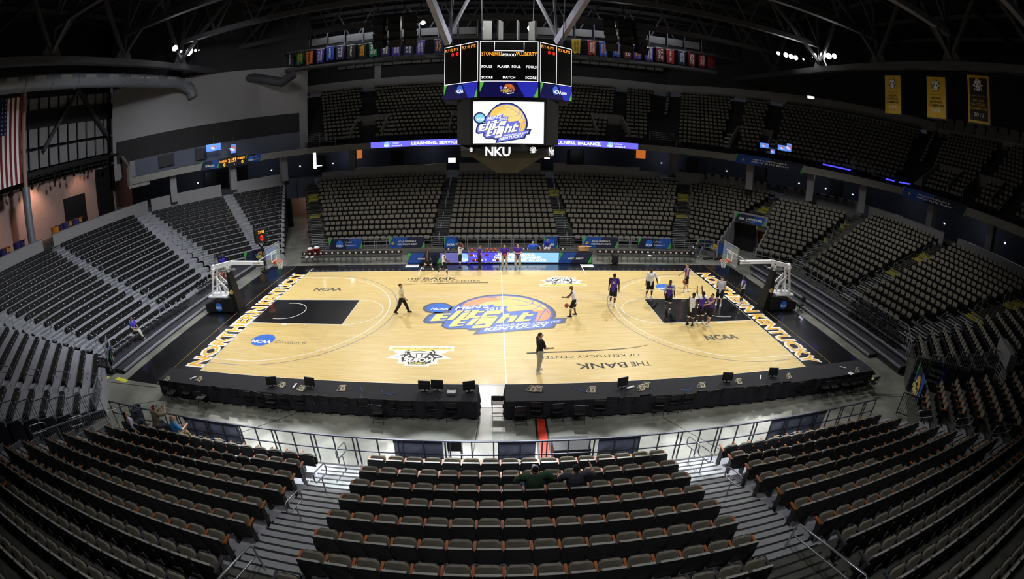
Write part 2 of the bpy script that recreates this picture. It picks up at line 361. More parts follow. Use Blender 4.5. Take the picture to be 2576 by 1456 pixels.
# ---------------------------------------------------------------- the big floor, ramps and platforms
b = MB().mat('conc'); b.add([(-60, -32, 0), (60, -32, 0), (60, 60, 0), (-60, 60, 0)], [(0, 1, 2, 3)]); struct('floor', b)
b = MB().mat('dark')
for (x0, y0, x1, y1) in ((-22, -9.9, -15.9, -9.5), (-20, -13.2, -14.9, -10.4), (-8, -10.2, -10.8, -12.7), (5.6, -10.3, 7.1, -12.6), (-1, -9.9, -1.2, -12.6), (15, -10.4, 19.4, -11.9), (15.2, -10.3, 19.3, -11.7)):
    b.bar((x0, y0, .003), (x1, y1, .003), .025 if abs(x0) < 12 else .04, .004)
struct('floor_joint_lines', b)
def platforms(name, xs, ys, zs, sg, key):
    b = MB()
    for i, (x, (y0, y1), z) in enumerate(zip(xs, ys, zs)):
        xe = xs[i + 1] if i + 1 < len(xs) else sg * 21.95
        b.mat(key); b.box(((x + xe) / 2, (y0 + y1) / 2, z / 2), (abs(xe - x), y1 - y0, z))
        b.mat('bleach'); b.box((x - sg * .012, (y0 + y1) / 2, z - .05), (.03, y1 - y0, .1)); b.box((x + sg * .03, (y0 + y1) / 2, z + .004), (.06, y1 - y0, .008))
        b.mat('alu_dark')
        n = int((y1 - y0) / 1.85)
        for j in range(1, n): b.box(((x + xe) / 2, y0 + (y1 - y0) * j / n, z + .003), (abs(xe - x) - .08, .02, .006))
    return struct(name, b)
platforms('floor_east_platforms', (19.35, 20.05, 20.85, 21.5), ((-7.5, 7.05), (-9.6, 8.4), (-9.9, 8.0), (-9.6, 7.0)), (.2, .42, .68, .93), 1, 'deckdark')
platforms('floor_west_platforms', (-19.1, -19.85), ((-8.75, 4.2), (-9.0, 9.0)), (.2, .4), -1, 'deckdark')
b = MB().mat('bleach'); b.box((-21.6, -1.5, .22), (.75, 13.5, .44)); struct('floor_west_walkway', b)
b = MB().mat('wall_g'); b.box((0, 12.1, .25), (32.6, .2, .5)); b.add([RR.P(21.2, .4, 0), RR.P(21.2, 4.5, 0), RR.P(21.2, 4.5, .5), RR.P(21.2, .4, .5)], [(0, 1, 2, 3)])
b.mat('wall_l'); b.add([RR.P(21.2, 4.5, 0), RR.P(21.6, 4.6, 0), RR.P(21.6, 4.6, .9), RR.P(21.2, 4.5, .9)], [(0, 1, 2, 3)])
b.mat('deckdark')
for i in range(11): b.box((-15 + 3 * i, 11.99, .25), (.03, .02, .5))
struct('wall_far_riser', b)

# ---------------------------------------------------------------- concourse ring, balcony, upper deck, outer walls
def ring(b, pts, z0, z1, key, thick=0.0):
    b.mat(key)
    for (p, q) in zip(pts[:-1], pts[1:]):
        if thick:
            b.bar((p[0], p[1], (z0 + z1) / 2), (q[0], q[1], (z0 + z1) / 2), thick, z1 - z0)
        else: b.add([(p[0], p[1], z0), (q[0], q[1], z0), (q[0], q[1], z1), (p[0], p[1], z1)], [(0, 1, 2, 3)])
def flatring(b, A, B, z, key):
    b.mat(key)
    for i in range(len(A) - 1): b.add([(A[i][0], A[i][1], z), (A[i + 1][0], A[i + 1][1], z), (B[i + 1][0], B[i + 1][1], z), (B[i][0], B[i][1], z)], [(0, 1, 2, 3)])
def slopering(b, A, za, B, zb, key):
    b.mat(key)
    for i in range(len(A) - 1): b.add([(A[i][0], A[i][1], za), (A[i + 1][0], A[i + 1][1], za), (B[i + 1][0], B[i + 1][1], zb), (B[i][0], B[i][1], zb)], [(0, 1, 2, 3)])
PAR = [(-36, -14), (-36, 13.8), (-24.3, 25.6), (23.4, 25.6), (36, 12.9), (36, -12.9), (25, -24)]
BACK = [(-42, -16), (-42, 16.3), (-27, 31), (26, 31), (41.5, 15.2), (41.5, -15), (30, -27)]
FAS = [(-36.4, 11.2), (-21.5, 26), (17.5, 26), (37, 6.5), (37, -9.5), (31, -17)]
UFR = [(-38, 12.2), (-22.2, 27.6), (18.2, 27.6), (38.6, 7.2), (38.6, -10), (32.5, -18)]
UBK = [(-44, 18.5), (-27, 38.8), (23.5, 39.8), (50.5, 12.4), (50.5, -14), (43, -26)]
b = MB(); flatring(b, PAR, BACK, 5.42, 'conc_dark'); struct('floor_concourse', b)
# parapet behind the top row, broken at the aisles
b = MB()
def parapet(S, d, u0, u1, z0=4.4, z1=6.2):
    a = S.P(d, u0, 0); c = S.P(d, u1, 0); b.mat('wall_l'); b.bar((a.x, a.y, (z0 + z1) / 2), (c.x, c.y, (z0 + z1) / 2), .2, z1 - z0)
    b.mat('steel'); b.bar((a.x, a.y, z1 + .02), (c.x, c.y, z1 + .02), .24, .04)
for (u0, u1, z1) in ((-19.6, -15.6, 5.95), (-15.6, -7.2, 6.2), (-7.2, -5.6, 6.3), (-4.2, 4.3, 6.3), (5.7, 7.0, 6.35), (7.0, 15.2, 6.2), (15.2, 17.6, 5.9), (19.6, 23.2, 6.1)): parapet(FAR, 25.6, u0, u1, 4.4, z1)
for (u0, u1) in ((-1.3, 5.9), (8.0, 16.4)): parapet(RR, 34.55, u0, u1)
for (u0, u1) in ((-12.8, .25), (2.0, 12.6)): parapet(RT, 36, u0, u1)
for (u0, u1) in ((-16.3, -6.2), (-4.6, 3)): parapet(NR, 34.6, u0, u1)
for (u0, u1) in ((-13.5, -1.9), (-.6, 13.4)): parapet(LF, 36, u0, u1)
for (u0, u1) in ((-15.5, -7.1), (-5.7, .7)): parapet(FL, 35.2, u0, u1)
struct('wall_concourse_parapet', b)
b = MB(); ring(b, BACK[1:], 5.42, 8.2, 'wall_blue')
for i, (x, y) in enumerate(((-33.2, 22.6), (-30.4, 25.6), (-22, 30.9), (-12, 30.9), (9, 30.9), (24, 30.9), (31, 25.6), (38, 18.6))):
    b.mat('dark'); b.box((x * .995, y * .99, 6.6), (1.5, .3, 2.2), rz=(0 if y > 30 else (PI / 4 if x < 0 else -PI / 4)))
struct('wall_concourse_back', b)
b = MB(); flatring(b, FAS, [(-43, 17.2), (-27, 33), (24, 33), (44, 13), (44, -14), (36, -24)], 8.2, 'charcoal'); struct('ceiling_concourse', b)
b = MB(); ring(b, FAS, 8.2, 8.88, 'fascia', .3); struct('trim_balcony_fascia', b)
b = MB()
for (x, y) in ((-33.6, 15.6), (-28.6, 20.6), (-24.2, 25), (-16.5, 27.5), (19.8, 27.0), (25.8, 19.4), (30.6, 14.6), (34.6, 10.4), (38.2, 3.2), (38.2, -4.5)):
    b.mat('wall_l'); b.box((x, y, 6.9), (.75, .75, 2.9), rz=PI / 4 if abs(x) > 20 and y > 5 else 0)
struct('column_concourse', b)
# upper deck: stepped rake, vomitory mouths and back wall
b = MB()
NU = 15
def lerp(p, q, t): return (p[0] + (q[0] - p[0]) * t, p[1] + (q[1] - p[1]) * t)
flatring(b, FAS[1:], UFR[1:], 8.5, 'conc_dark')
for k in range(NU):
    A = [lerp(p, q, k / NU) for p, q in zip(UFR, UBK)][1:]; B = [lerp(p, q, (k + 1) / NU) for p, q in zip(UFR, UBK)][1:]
    z = 9.0 + .49 * k; flatring(b, A, B, z, 'charcoal'); ring(b, A, z - .49, z, 'charcoal')
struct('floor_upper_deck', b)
b = MB()
W = UBK[1:]
ring(b, W, 16.4, 17.7, 'wall_l'); ring(b, [lerp(p, (0, 5), -.004) for p in W], 17.7, 19.3, 'charcoal'); ring(b, [lerp(p, (0, 5), -.008) for p in W], 19.3, 27, 'roof')
b.mat('wall_l')
for x in (-16.4, -6.6, 6.9): b.box((x, 39.2, 18.4), (.9, .5, 4.2))
struct('wall_upper_far', b)
b = MB().mat('wall_g')     # pale cladding panels under the far catwalk
for i in range(34):
    x = -21.6 + 1.32 * i; b.box((x, 38.9, 20.1), (1.16, .1, 1.25))
struct('wall_far_panels', b)
b = MB().mat('wall_g')
for j, z in enumerate((13.4, 15.3, 17.2)):
    for i in range(16):
        b.box((50.2, 11.2 - 1.75 * i, z + .4), (.1, 1.35, 1.3 if j else .9))
b.mat('charcoal')
b.box((50.3, -2, 12.2), (.2, 30, 1.2)); b.mat('wall_l'); b.box((50.2, -2, 11.1), (.2, 30, 1.1))
struct('wall_upper_east_panels', b)
# west: tall diagonal wall above the balcony, club end wall, window wall
Wd = Side((-Q, Q), 36.6, 0)
b = MB()
def wq(u0, u1, zl0, zl1, zr0, zr1, key, dd=0.0):
    b.mat(key); b.add([Wd.P(36.6 - dd, u0, zl0), Wd.P(36.6 - dd, u1, zr0), Wd.P(36.6 - dd, u1, zr1), Wd.P(36.6 - dd, u0, zl1)], [(0, 1, 2, 3)])
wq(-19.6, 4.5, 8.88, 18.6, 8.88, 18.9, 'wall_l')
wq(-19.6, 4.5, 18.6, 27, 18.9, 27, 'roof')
wq(-19.2, 3.4, 10.6, 12.9, 10.9, 13.2, 'charcoal', .06)
b.mat('wall_blue'); wq(-17, 3.4, 8.9, 10.6, 8.9, 10.9, 'wall_blue', .03)
for (u, w_) in ((-13.2, 1.9), (-9.0, 1.3)): b.mat('dark'); a = Wd.P(36.4, u, 9.9); b.box(a, (w_, .2, 1.3), rz=PI / 4)
struct('wall_west_diagonal', b)
b = MB()
b.mat('dark'); b.add([(-43, -32, 5.42), (-43, 14.5, 5.42), (-43, 14.5, 27), (-43, -32, 27)], [(0, 1, 2, 3)])
b.mat('pink'); b.box((-42.6, -2.0, 8.1), (.3, 33, 5.4))
b.mat('wall_l')
for i in range(14):
    for (z, h) in ((13.0, 1.7), (15.1, 1.9), (18.2, 1.3)): b.box((-42.5, 13.6 - 1.45 * i, z), (.2, 1.15, h))
b.mat('charcoal'); b.box((-42.3, 4, 16.8), (.2, 24, 1.7)); b.box((-42.2, 4, 11.5), (.6, 24, .9))
b.mat('roofsteel')
for (y0, z0, y1, z1) in ((13.4, 13.6, 8.2, 19.2), (3, 13.6, 8.2, 19.2)): b.bar((-41.8, y0, z0), (-41.8, y1, z1), .35, .35)
b.mat('dark'); b.box((-42.3, 7.4, 7.0), (.3, 3.2, 3.1)); b.box((-42.3, 12.4, 8.0), (.3, 2.6, 5.2)); b.box((-42.3, -7.2, 6.9), (.3, 2.4, 2.8))
struct('wall_west_club', b)
b = MB().mat('pink'); b.add([(-36.2, 11.3, 5.9), (-42.5, 14.6, 5.9), (-42.5, 14.6, 10.8), (-36.2, 11.3, 10.8)], [(0, 1, 2, 3)])
b.mat('fascia'); b.bar((-36.3, 11.2, 8.1), (-36.3, 11.2, 10.0), .4, .4); b.bar((-36.3, 11.3, 10.0), (-38.6, 12.4, 11.2), .3, .3); b.box((-35.5, 11.9, 8.0), (2.4, .3, .3), rz=PI / 4)
struct('wall_balcony_end', b)
b = MB().mat('roof'); b.add([(-62, -40, 26.6), (62, -40, 26.6), (62, 62, 26.6), (-62, 62, 26.6)], [(0, 1, 2, 3)])
struct('ceiling', b)
b = MB().mat('charcoal'); b.add([(51, -40, 0), (51, 14, 0), (51, 14, 27), (51, -40, 27)], [(0, 1, 2, 3)]); struct('wall_east', b)
# tunnel at the far left corner, with a lit passage behind it
b = MB().mat('wall_blue'); b.add([(-25.2, 25.6, 3.3), (-20.6, 25.6, 3.3), (-20.6, 25.6, 5.6), (-25.2, 25.6, 5.6)], [(0, 1, 2, 3)])
b.mat('deckdark'); b.box((-22.9, 25.55, 4.4), (.04, .1, 2.3)); b.mat('dark'); b.box((-24.6, 25.8, 1.65), (1.5, .2, 3.3))
struct('wall_tunnel_header', b)
b = MB().mat('pink'); b.box((-23.5, 33, 1.8), (9, .2, 3.8)); b.mat('dark'); b.box((-22.1, 32.8, 1.1), (1.1, .2, 2.2)); struct('wall_tunnel_passage', b)
ld = bpy.data.lights.new('passage_lamp', 'POINT'); lo_ = bpy.data.objects.new('passage_lamp', ld); COL.objects.link(lo_); lo_.location = (-23.4, 30.5, 3.1); ld.energy = 90; ld.color = (1, .82, .68)
for (y, e) in ((-6, 420), (1, 560), (8, 170)):
    spot('club_lamp', (-40.6, y, 11.0), (-42.4, y + .3, 8.0), e, 95, .8, .15, (1, .62, .45))
area('balcony_light', (-30, 19, 10.8), (0, 0, 0), 2, 2, 60, (.6, .7, 1))
# right corner vomitory
b = MB()
for (u, sg) in ((4.75, 1), (8.3, -1)):
    for k in range(6):
        z = RR.z(k) + 1.0; a = RR.P(21.4 + .84 * k, u, 0); c = RR.P(21.4 + .84 * (k + 1), u, 0)
        b.mat('wall_l'); b.bar((a.x, a.y, z / 2), (c.x, c.y, z / 2), .16, z)
a = RR.P(25.6, 4.8, 3.25); c = RR.P(25.6, 8.2, 3.25); b.mat('wall_l'); b.bar(a, c, .2, .95)
b.mat('dark'); a = RR.P(26.6, 4.8, 1.4); c = RR.P(26.6, 6.9, 1.4); b.bar(a, c, .1, 2.8)
b.mat('warm_wall' if 'warm_wall' in M else 'arm_orange'); b.bar(RR.P(26.3, 7.2, 1.4), RR.P(25.8, 8.1, 1.4), .1, 2.8)
struct('wall_corner_vomitory', b)
# ramp mouth in the near right corner
b = MB()
for (u) in (-5.75, -4.6):
    for k in range(6): pass
b.mat('wall_g'); b.bar(NR.P(26.9, -5.75, 1.9), NR.P(26.9, -4.6, 1.9), .2, 3.8)
b.mat('wall_l'); b.bar(NR.P(26.8, -6.9, 3.3), NR.P(26.8, -4.5, 3.3), .5, .8)
struct('wall_ramp_mouth', b)
# ---------------------------------------------------------------- arena seats
def frame(o, x, y):
    x = Vector(x).normalized(); y = Vector(y).normalized(); z = x.cross(y)
    return Matrix(((x.x, y.x, z.x, o[0]), (x.y, y.y, z.y, o[1]), (x.z, y.z, z.z, o[2]), (0, 0, 0, 1)))
def seat_parts(arm, down=False):
    """local +y looks at the court, origin on the tread under the backrest. returns {part: MB}"""
    P = {}
    b = MB().mat('seat_shell'); b.rslab(.515, .56, .035, .07, frame((0, -.03, .57), (1, 0, 0), (0, -.12, 1)), curve=-.03)
    b.mat('seat_edge'); b.rslab(.44, .022, .05, .008, frame((0, -.055, .852), (1, 0, 0), (0, -.12, 1)), seg=1, curve=-.03)
    P['backrest'] = b
    b = MB().mat('seat_brown'); b.rslab(.44, .46, .06, .09, frame((0, .015, .60), (1, 0, 0), (0, -.12, 1)), curve=-.02); P['back_cushion'] = b
    b = MB()
    if down: b.mat('seat_brown'); b.rslab(.45, .44, .09, .09, frame((0, .26, .44), (1, 0, 0), (0, 1, .05)))
    else:
        b.mat('seat_brown'); b.rslab(.45, .43, .07, .1, frame((0, .185, .595), (1, 0, 0), (0, .26, 1)))
        b.mat('seat_shell'); b.rslab(.43, .40, .03, .08, frame((0, .235, .58), (1, 0, 0), (0, .26, 1)))
    P['seat'] = b
    b = MB()
    x = -PITCH / 2
    if arm == 'orange':
        b.mat('arm_orange'); b.box((x, .17, .685), (.055, .26, .035)); b.mat('seat_shell'); b.box((x, .14, .655), (.05, .24, .03))
    else:
        b.mat('arm_gray'); b.box((x, .14, .67), (.06, .42, .05)); b.box((x, .02, .55), (.05, .1, .3))
    P['armrest'] = b
    b = MB().mat('seat_shell'); b.box((x, .06, .33), (.035, .16, .62)); b.box((x, .1, .02), (.05, .3, .04)); b.mat('alu'); b.box((x, -.045, .3), (.03, .02, .16)); P['standard'] = b
    return P
def end_seat_mesh(mb_parts): pass
SEATP = {}
for key, arm, down in (('o', 'orange', False), ('g', 'gray', False), ('od', 'orange', True)):
    SEATP[key] = {n: m.mesh('arena_seat_' + n) for n, m in seat_parts(arm, down).items()}
# list of every seat: (side, row, number from the block's first aisle, position, key, block)
ALL = []
def block(S, rows, lo, hi, key, bname, k0=0, skip=None):
    for k in range(k0, rows):
        a, c = lo(k), hi(k); n = int((c - a) / PITCH + .35)
        if n <= 0: continue
        off = ((c - a) - n * PITCH) / 2
        for i in range(n):
            if skip and skip(k, i): continue
            p = S.P(S.d(k), a + off + (i + .5) * PITCH, S.z(k)); ALL.append((S, k, i, n, p, key, bname))
lin_ = lambda a, m: (lambda k: a + m * k)
block(NE, 7, lin_(-4.55, 0), lin_(4.1, 0), 'o', 'centre')
block(NE, 7, lin_(5.68, -.02), lin_(14.1, .3), 'o', 'left')
block(NE, 7, lin_(-13.9, -.23), lin_(-6.22, .02), 'o', 'right')
block(NE, 12, lin_(-4.35, .02), lin_(4.1, 0), 'g', 'centre', 7)
block(NE, 16, lin_(5.6, -.02), lin_(20.5, .4), 'g', 'left', 7)
block(NE, 16, lin_(-20.5, -.4), lin_(-6.15, .02), 'g', 'right', 7)
block(FAR, NROW, lin_(-14.85, -.37), lin_(-5.6, 0), 'o', 'far')
block(FAR, NROW, lin_(-4.3, 0), lin_(4.75, 0), 'o', 'far')
block(FAR, NROW, lin_(6.05, -.03), lin_(14.5, .37), 'o', 'far')
block(RR, NROW, lin_(1.4, -.35), lambda k: 4.2 if k < 6 else 4.2 + .32 * (k - 5.5), 'o', 'far')
block(R1, 13, lambda k: 8.6 if k < 6 else 8.0, lin_(11.6, .345), 'o', 'far')
block(RT, NROW, lin_(-4.5, -.29), lin_(.32, .01), 'o', 'far')
block(RT, NROW, lin_(1.97, .01), lin_(6.55, .37), 'o', 'far')
block(NR, 15, lin_(-9.8, -.33), lambda k: -5.95, 'o', 'far')
block(NRB, 16, lin_(-4.45, 0), lin_(-1.9, .44), 'o', 'far')
def pix(p):
    R = cam.rotation_euler.to_matrix(); d = R.transposed() @ (Vector(p) - CAM); r = math.hypot(d.x, d.y); th = math.atan2(r, -d.z)
    rr = 2 * 1169.63 * math.sin(th / 2); return 1288 + rr * d.x / r, 728 - rr * d.y / r, th
TAKEN = []
near_list = []; rest = []
OCC = [(-13.62, -13.75), (-12.55, -13.75), (-11.35, -13.75), (.5, -15.43), (1.48, -15.43)]
for s in ALL:
    u, v, th = pix(s[4] + Vector((0, 0, .6)))
    if not (-60 < u < 2636 and -60 < v < 1500): continue
    dist = (s[4] - CAM).length
    if s[0] is NE: near_list.append((dist, s))
    else: rest.append(s)
near_list.sort(key=lambda q: q[0])
indiv = [s for d, s in near_list[:300]]; rest += [s for d, s in near_list[300:]]
ORD = 'first second third fourth fifth sixth seventh eighth ninth tenth eleventh twelfth thirteenth fourteenth fifteenth sixteenth'.split()
TIMES = {}
for (S, k, i, n, p, key, bn) in indiv:
    occ = any(abs(p.x - ox) < PITCH / 2 and abs(p.y - oy) < .3 for ox, oy in OCC)
    kk = 'od' if (occ and key == 'o') else key
    if bn == 'centre': where = 'centre block, %s row from the floor rail, %d from its right stairs' % (ORD[k], i + 1)
    elif bn == 'left': where = 'block left of the left stairs, %s row up, %d from those stairs' % (ORD[k], i + 1)
    else: where = 'block right of the right stairs, %s row up, %d from those stairs' % (ORD[k], n - i)
    r = thing('arena_seat', ('occupied' if occ else 'brown') + ' seat, ' + where, 'seat', p, 0, 'tip-up seats of the near stand')
    for nm, me in SEATP[kk].items():
        o = bpy.data.objects.new(nm, me); COL.objects.link(o); o.parent = r
    if i == n - 1 or i == 0:                                  # outer armrest and plate at the aisle
        for nm in ('armrest', 'standard'):
            if i == 0: o = bpy.data.objects.new(nm, SEATP[kk][nm]); COL.objects.link(o); o.parent = r; o.location.x = PITCH
# all other seats in view: one mass
def seat_low(key):
    b = MB()
    b.mat('seat_shell'); b.box((0, -.04, .60), (.47, .03, .46), rx=.1)
    b.mat('seat_brown')
    o = [(-.195, -.14), (.195, -.14), (.21, .06), (.16, .14), (-.16, .14), (-.21, .06)]
    fr = frame((0, .0, .715), (1, 0, 0), (0, -.12, 1))
    vs = [fr @ Vector((x, y, z)) for z in (-.03, .03) for x, y in o]
    b.add(vs, [tuple(range(6))[::-1], tuple(range(6, 12))] + [(j, (j + 1) % 6, 6 + (j + 1) % 6, 6 + j) for j in range(6)])
    b.mat('seat_shell'); b.box((0, .17, .46), (.45, .09, .24), rx=-.25); b.box((-PITCH / 2, .08, .33), (.035, .2, .64))
    b.mat('white'); b.box((-.05, .238, .572), (.036, .008, .03), rx=-.25)
    if key == 'n': b.mat('arm_orange'); b.box((-PITCH / 2, .13, .665), (.05, .34, .035))
    return b
def mass(name, items, low, label, cat):
    base = {}
    V = []; F = []; MI = []; off = 0; mats = None
    for (S, k, i, n, p, key, bn) in items:
        kk = 'n' if S is NE or S is NRB else 'f'
        if kk not in base:
            lb = low(kk); base[kk] = (np.array([tuple(v) for v in lb.v]), lb.f, lb.m, lb.mats)
        bv, bf, bm_, bmats = base[kk]
        if mats is None: mats = []
        idx = []
        for m in bmats:
            if m not in mats: mats.append(m)
            idx.append(mats.index(m))
        a = math.atan2(-S.n.y, -S.n.x) - PI / 2; ca, sa = math.cos(a), math.sin(a)
        x = bv[:, 0] * ca - bv[:, 1] * sa + p.x; y = bv[:, 0] * sa + bv[:, 1] * ca + p.y
        V.append(np.stack([x, y, bv[:, 2] + p.z], 1)); F += [tuple(j + off for j in f) for f in bf]; MI += [idx[q] for q in bm_]; off += len(bv)
    me = bpy.data.meshes.new(name); me.from_pydata(np.concatenate(V).tolist(), [], F)
    for m in mats: me.materials.append(m)
    me.polygons.foreach_set('material_index', MI)
    o = bpy.data.objects.new(name, me); COL.objects.link(o); return tag(o, label, cat, None, 'stuff')
# upper deck seats join the same mass
UP = []
for (a0, a1, ok) in ((1, 2, None), (2, 3, None), (3, 4, None)):
    for k in range(NU):
        A = lerp(UFR[a0], UBK[a0], (k + .55) / NU); B = lerp(UFR[a1], UBK[a1], (k + .55) / NU)
        L = math.hypot(B[0] - A[0], B[1] - A[1]); tx, ty = (B[0] - A[0]) / L, (B[1] - A[1]) / L
        S = Side((-ty, tx), 0, 0) if False else None
        n_ = Vector((-ty, tx)); 
        if n_.dot(Vector((A[0] + B[0], A[1] + B[1]))) < 0: n_ = -n_
        SS = Side((n_.x, n_.y), 0, 0)
        for i in range(int(L / .56)):
            q = (A[0] + tx * (.3 + .56 * i), A[1] + ty * (.3 + .56 * i))
            f = (i * .56) / L
            gap = {1: (.02, .18, .46, .62, .86, .97), 2: (.03, .28, .42, .97), 3: (.05, .45, .72)}[a0]
            if any(abs(f - g) < (1.0 / L) for g in gap): continue
            UP.append((SS, k, i, 0, Vector((q[0], q[1], 9.0 + .49 * k)), 'f', 'up'))
UP = [s for s in UP if 0 < pix(s[4])[0] < 2576 and pix(s[4])[1] > 180]
mass('distant_arena_seats', rest + UP, seat_low, 'brown and black tip-up seats filling the far, corner and upper stands', 'seats')

# ---------------------------------------------------------------- west stands: long folded benches
def bench(S, k, a, c, label):
    b = MB(); z = S.z(k); d = S.d(k); L = c - a
    P = lambda dd, u, zz: S.P(d + dd, u, z + zz)
    def bx(d0, d1, z0, z1, u0=a, u1=c):
        vs = [P(dd, u, zz) for dd in (d0, d1) for u in (u0, u1) for zz in (z0, z1)]
        b.add(vs, [(0, 1, 3, 2), (4, 6, 7, 5), (0, 4, 5, 1), (2, 3, 7, 6), (0, 2, 6, 4), (1, 5, 7, 3)])
    b.mat('seat_shell'); bx(-.17, .06, .06, .27); bx(-.12, .09, .25, .33)
    r = thing('folded_bench_row', label, 'bench', P(0, (a + c) / 2, 0), 0, 'folded seat benches of the west stands')
    b.build('bench_body', r)
    b = MB().mat('white')
    n = int(L / .5)
    for i in range(n):
        u = a + (i + .5) * L / n; bx(-.18, -.168, .19, .232, u - .026, u + .026)
    b.build('seat_number_tags', r)['kind'] = 'stuff'
for (S, rows, lo, hi, nm) in ((NL, 16, lin_(5.85, 0), lin_(9.8, .37), 'west corner block above the near ramp'), (NL, 8, lin_(3.4, -.27), lin_(4.75, 0), 'narrow block at the near ramp'),
                              (LF, 17, lin_(-6.7, -.31), lin_(-1.75, .03), 'west block before the club'), (LF, 17, lin_(-.8, .05), lin_(4.55, .37), 'west block under the balcony end'),
                              (FL, 16, lin_(-9.9, -.37), lin_(-7.03, 0), 'west corner block left of its stairs'), (FL, 16, lin_(-5.79, 0), lin_(-4.75, .33), 'corner block beside the far tunnel')):
    for k in range(rows):
        a, c = lo(k), hi(k); pm = pix(S.P(S.d(k), (a + c) / 2, S.z(k)))
        if all(pix(S.P(S.d(k), u, S.z(k)))[0] < 0 for u in (a, c)): continue
        bench(S, k, a, c, 'folded bench, %s row of the %s' % (ORD[k] if k < 16 else 'top', nm))
# ---------------------------------------------------------------- aisle stairs
def stairs(S, rows, lo, hi, label, key='stair', k0=0, steps=2, nose=None, group=None):
    b = MB(); 
    for k in range(k0, rows):
        a, c = lo(k), hi(k); z = S.z(k)
        for i in range(1, steps + 1):
            d1 = S.d(k) + .22; d0 = d1 - .28 * (steps + 1 - i); zt = z + S.rise * i / (steps + 1)
            vs = [S.P(dd, u, zz) for dd in (d0, d1) for u in (a, c) for zz in (z + .002, zt)]
            b.mat(key); b.add(vs, [(0, 1, 3, 2), (4, 6, 7, 5), (0, 4, 5, 1), (2, 3, 7, 6), (0, 2, 6, 4), (1, 5, 7, 3)])
            vs = [S.P(dd, u, zz) for dd in (d0 - .006, d0 + .045) for u in (a, c) for zz in (z + .003, zt + .004)]
            b.mat(nose if nose and (nose != 'yellowstep' or k % 5 in (0, 1)) else 'dark'); b.add(vs, [(0, 1, 3, 2), (4, 6, 7, 5), (0, 4, 5, 1), (2, 3, 7, 6), (0, 2, 6, 4), (1, 5, 7, 3)])
        d0 = S.d(k) + .21
        vs = [S.P(dd, u, zz) for dd in (d0 - .01, d0 + .05) for u in (a, c) for zz in (z + S.rise - .05, z + S.rise + .004)]
        b.mat(nose if nose and (nose != 'yellowstep' or k % 5 in (0, 1)) else 'dark'); b.add(vs, [(0, 1, 3, 2), (4, 6, 7, 5), (0, 4, 5, 1), (2, 3, 7, 6), (0, 2, 6, 4), (1, 5, 7, 3)])
    o = b.build('aisle_stairs'); tag(o, label, 'stairs', group)
stairs(NE, 7, lin_(4.15, 0), lin_(5.6, 0), 'silver stairs between the near centre block and the block to its left')
stairs(NE, 7, lin_(-6.15, 0), lin_(-4.6, 0), 'silver stairs between the near centre block and the block to its right')
stairs(NE, 13, lin_(4.15, 0), lin_(5.5, 0), 'dark concrete steps below the long left handrail', 'conc_dark', 7)
stairs(NE, 13, lin_(-6.05, 0), lin_(-4.5, 0), 'dark concrete steps beside the long right handrail', 'conc_dark', 7)
stairs(NE, 7, lin_(14.3, .3), lin_(15.4, .3), 'silver stairs at the outer left end of the near stand')
stairs(NE, 7, lin_(-15.3, -.25), lin_(-14.05, -.25), 'silver stairs at the outer right end of the near stand')
for i, (a, c, m, nm) in enumerate(((-5.5, -4.4, 0, 'far stand stairs left of the centre block'), (4.85, 5.95, 0, 'far stand stairs right of the centre block'), (14.6, 15.9, .37, 'far stand stairs at the right corner'), (-16.1, -14.95, -.37, 'far stand stairs beside the tunnel'))):
    stairs(FAR, 6, lin_(a, m), lin_(c, m), 'silver ' + nm); stairs(FAR, NROW, lin_(a, m), lin_(c, m), 'concrete upper ' + nm, 'conc_dark', 6, nose='yellowstep' if i else None)
stairs(RR, NROW, lambda k: 4.7 + .3 * (k - 6), lambda k: 7.5, 'yellow edged steps above the corner vomitory', 'conc_dark', 6, nose='yellowstep')
stairs(R1, 6, lin_(11.75, .345), lin_(13.1, .345), 'silver stairs of the right corner stand'); stairs(R1, 13, lin_(11.75, .345), lin_(13.1, .345), 'yellow edged steps of the right corner stand', 'conc_dark', 6, nose='yellowstep')
stairs(RT, 6, lin_(.45, 0), lin_(1.85, 0), 'silver stairs in the middle of the right stand'); stairs(RT, NROW, lin_(.45, 0), lin_(1.85, 0), 'yellow edged steps in the middle of the right stand', 'conc_dark', 6, nose='yellowstep')
stairs(RT, 6, lin_(6.75, .37), lin_(8.2, .4), 'silver stairs at the near end of the right stand'); stairs(RT, NROW, lin_(6.75, .37), lin_(8.2, .4), 'yellow edged steps at the near end of the right stand', 'conc_dark', 6, nose='yellowstep')
stairs(NRB, 7, lin_(-1.7, .44), lin_(-.3, .44), 'silver steps behind the black barrier in the right corner', 'bleach')
stairs(LF, 17, lin_(-1.65, .03), lin_(-.85, .05), 'gray stairs between the two west blocks', 'bleach', steps=1, nose='steel')
stairs(LF, 17, lin_(-7.9, -.31), lin_(-6.8, -.31), 'gray stairs below the handrail loops of the west stand', 'bleach', steps=1, nose='steel')
stairs(FL, 16, lin_(-7.0, 0), lin_(-5.82, 0), 'gray stairs climbing the far west corner', 'bleach', steps=1, nose='steel')
stairs(FL, 16, lin_(-10.9, -.37), lin_(-10.0, -.37), 'gray stairs between west stand and far west corner', 'bleach', steps=1, nose='steel')
stairs(NL, 17, lin_(4.8, 0), lin_(5.8, 0), 'gray stairs of the near west corner', 'bleach', steps=1, nose='steel')
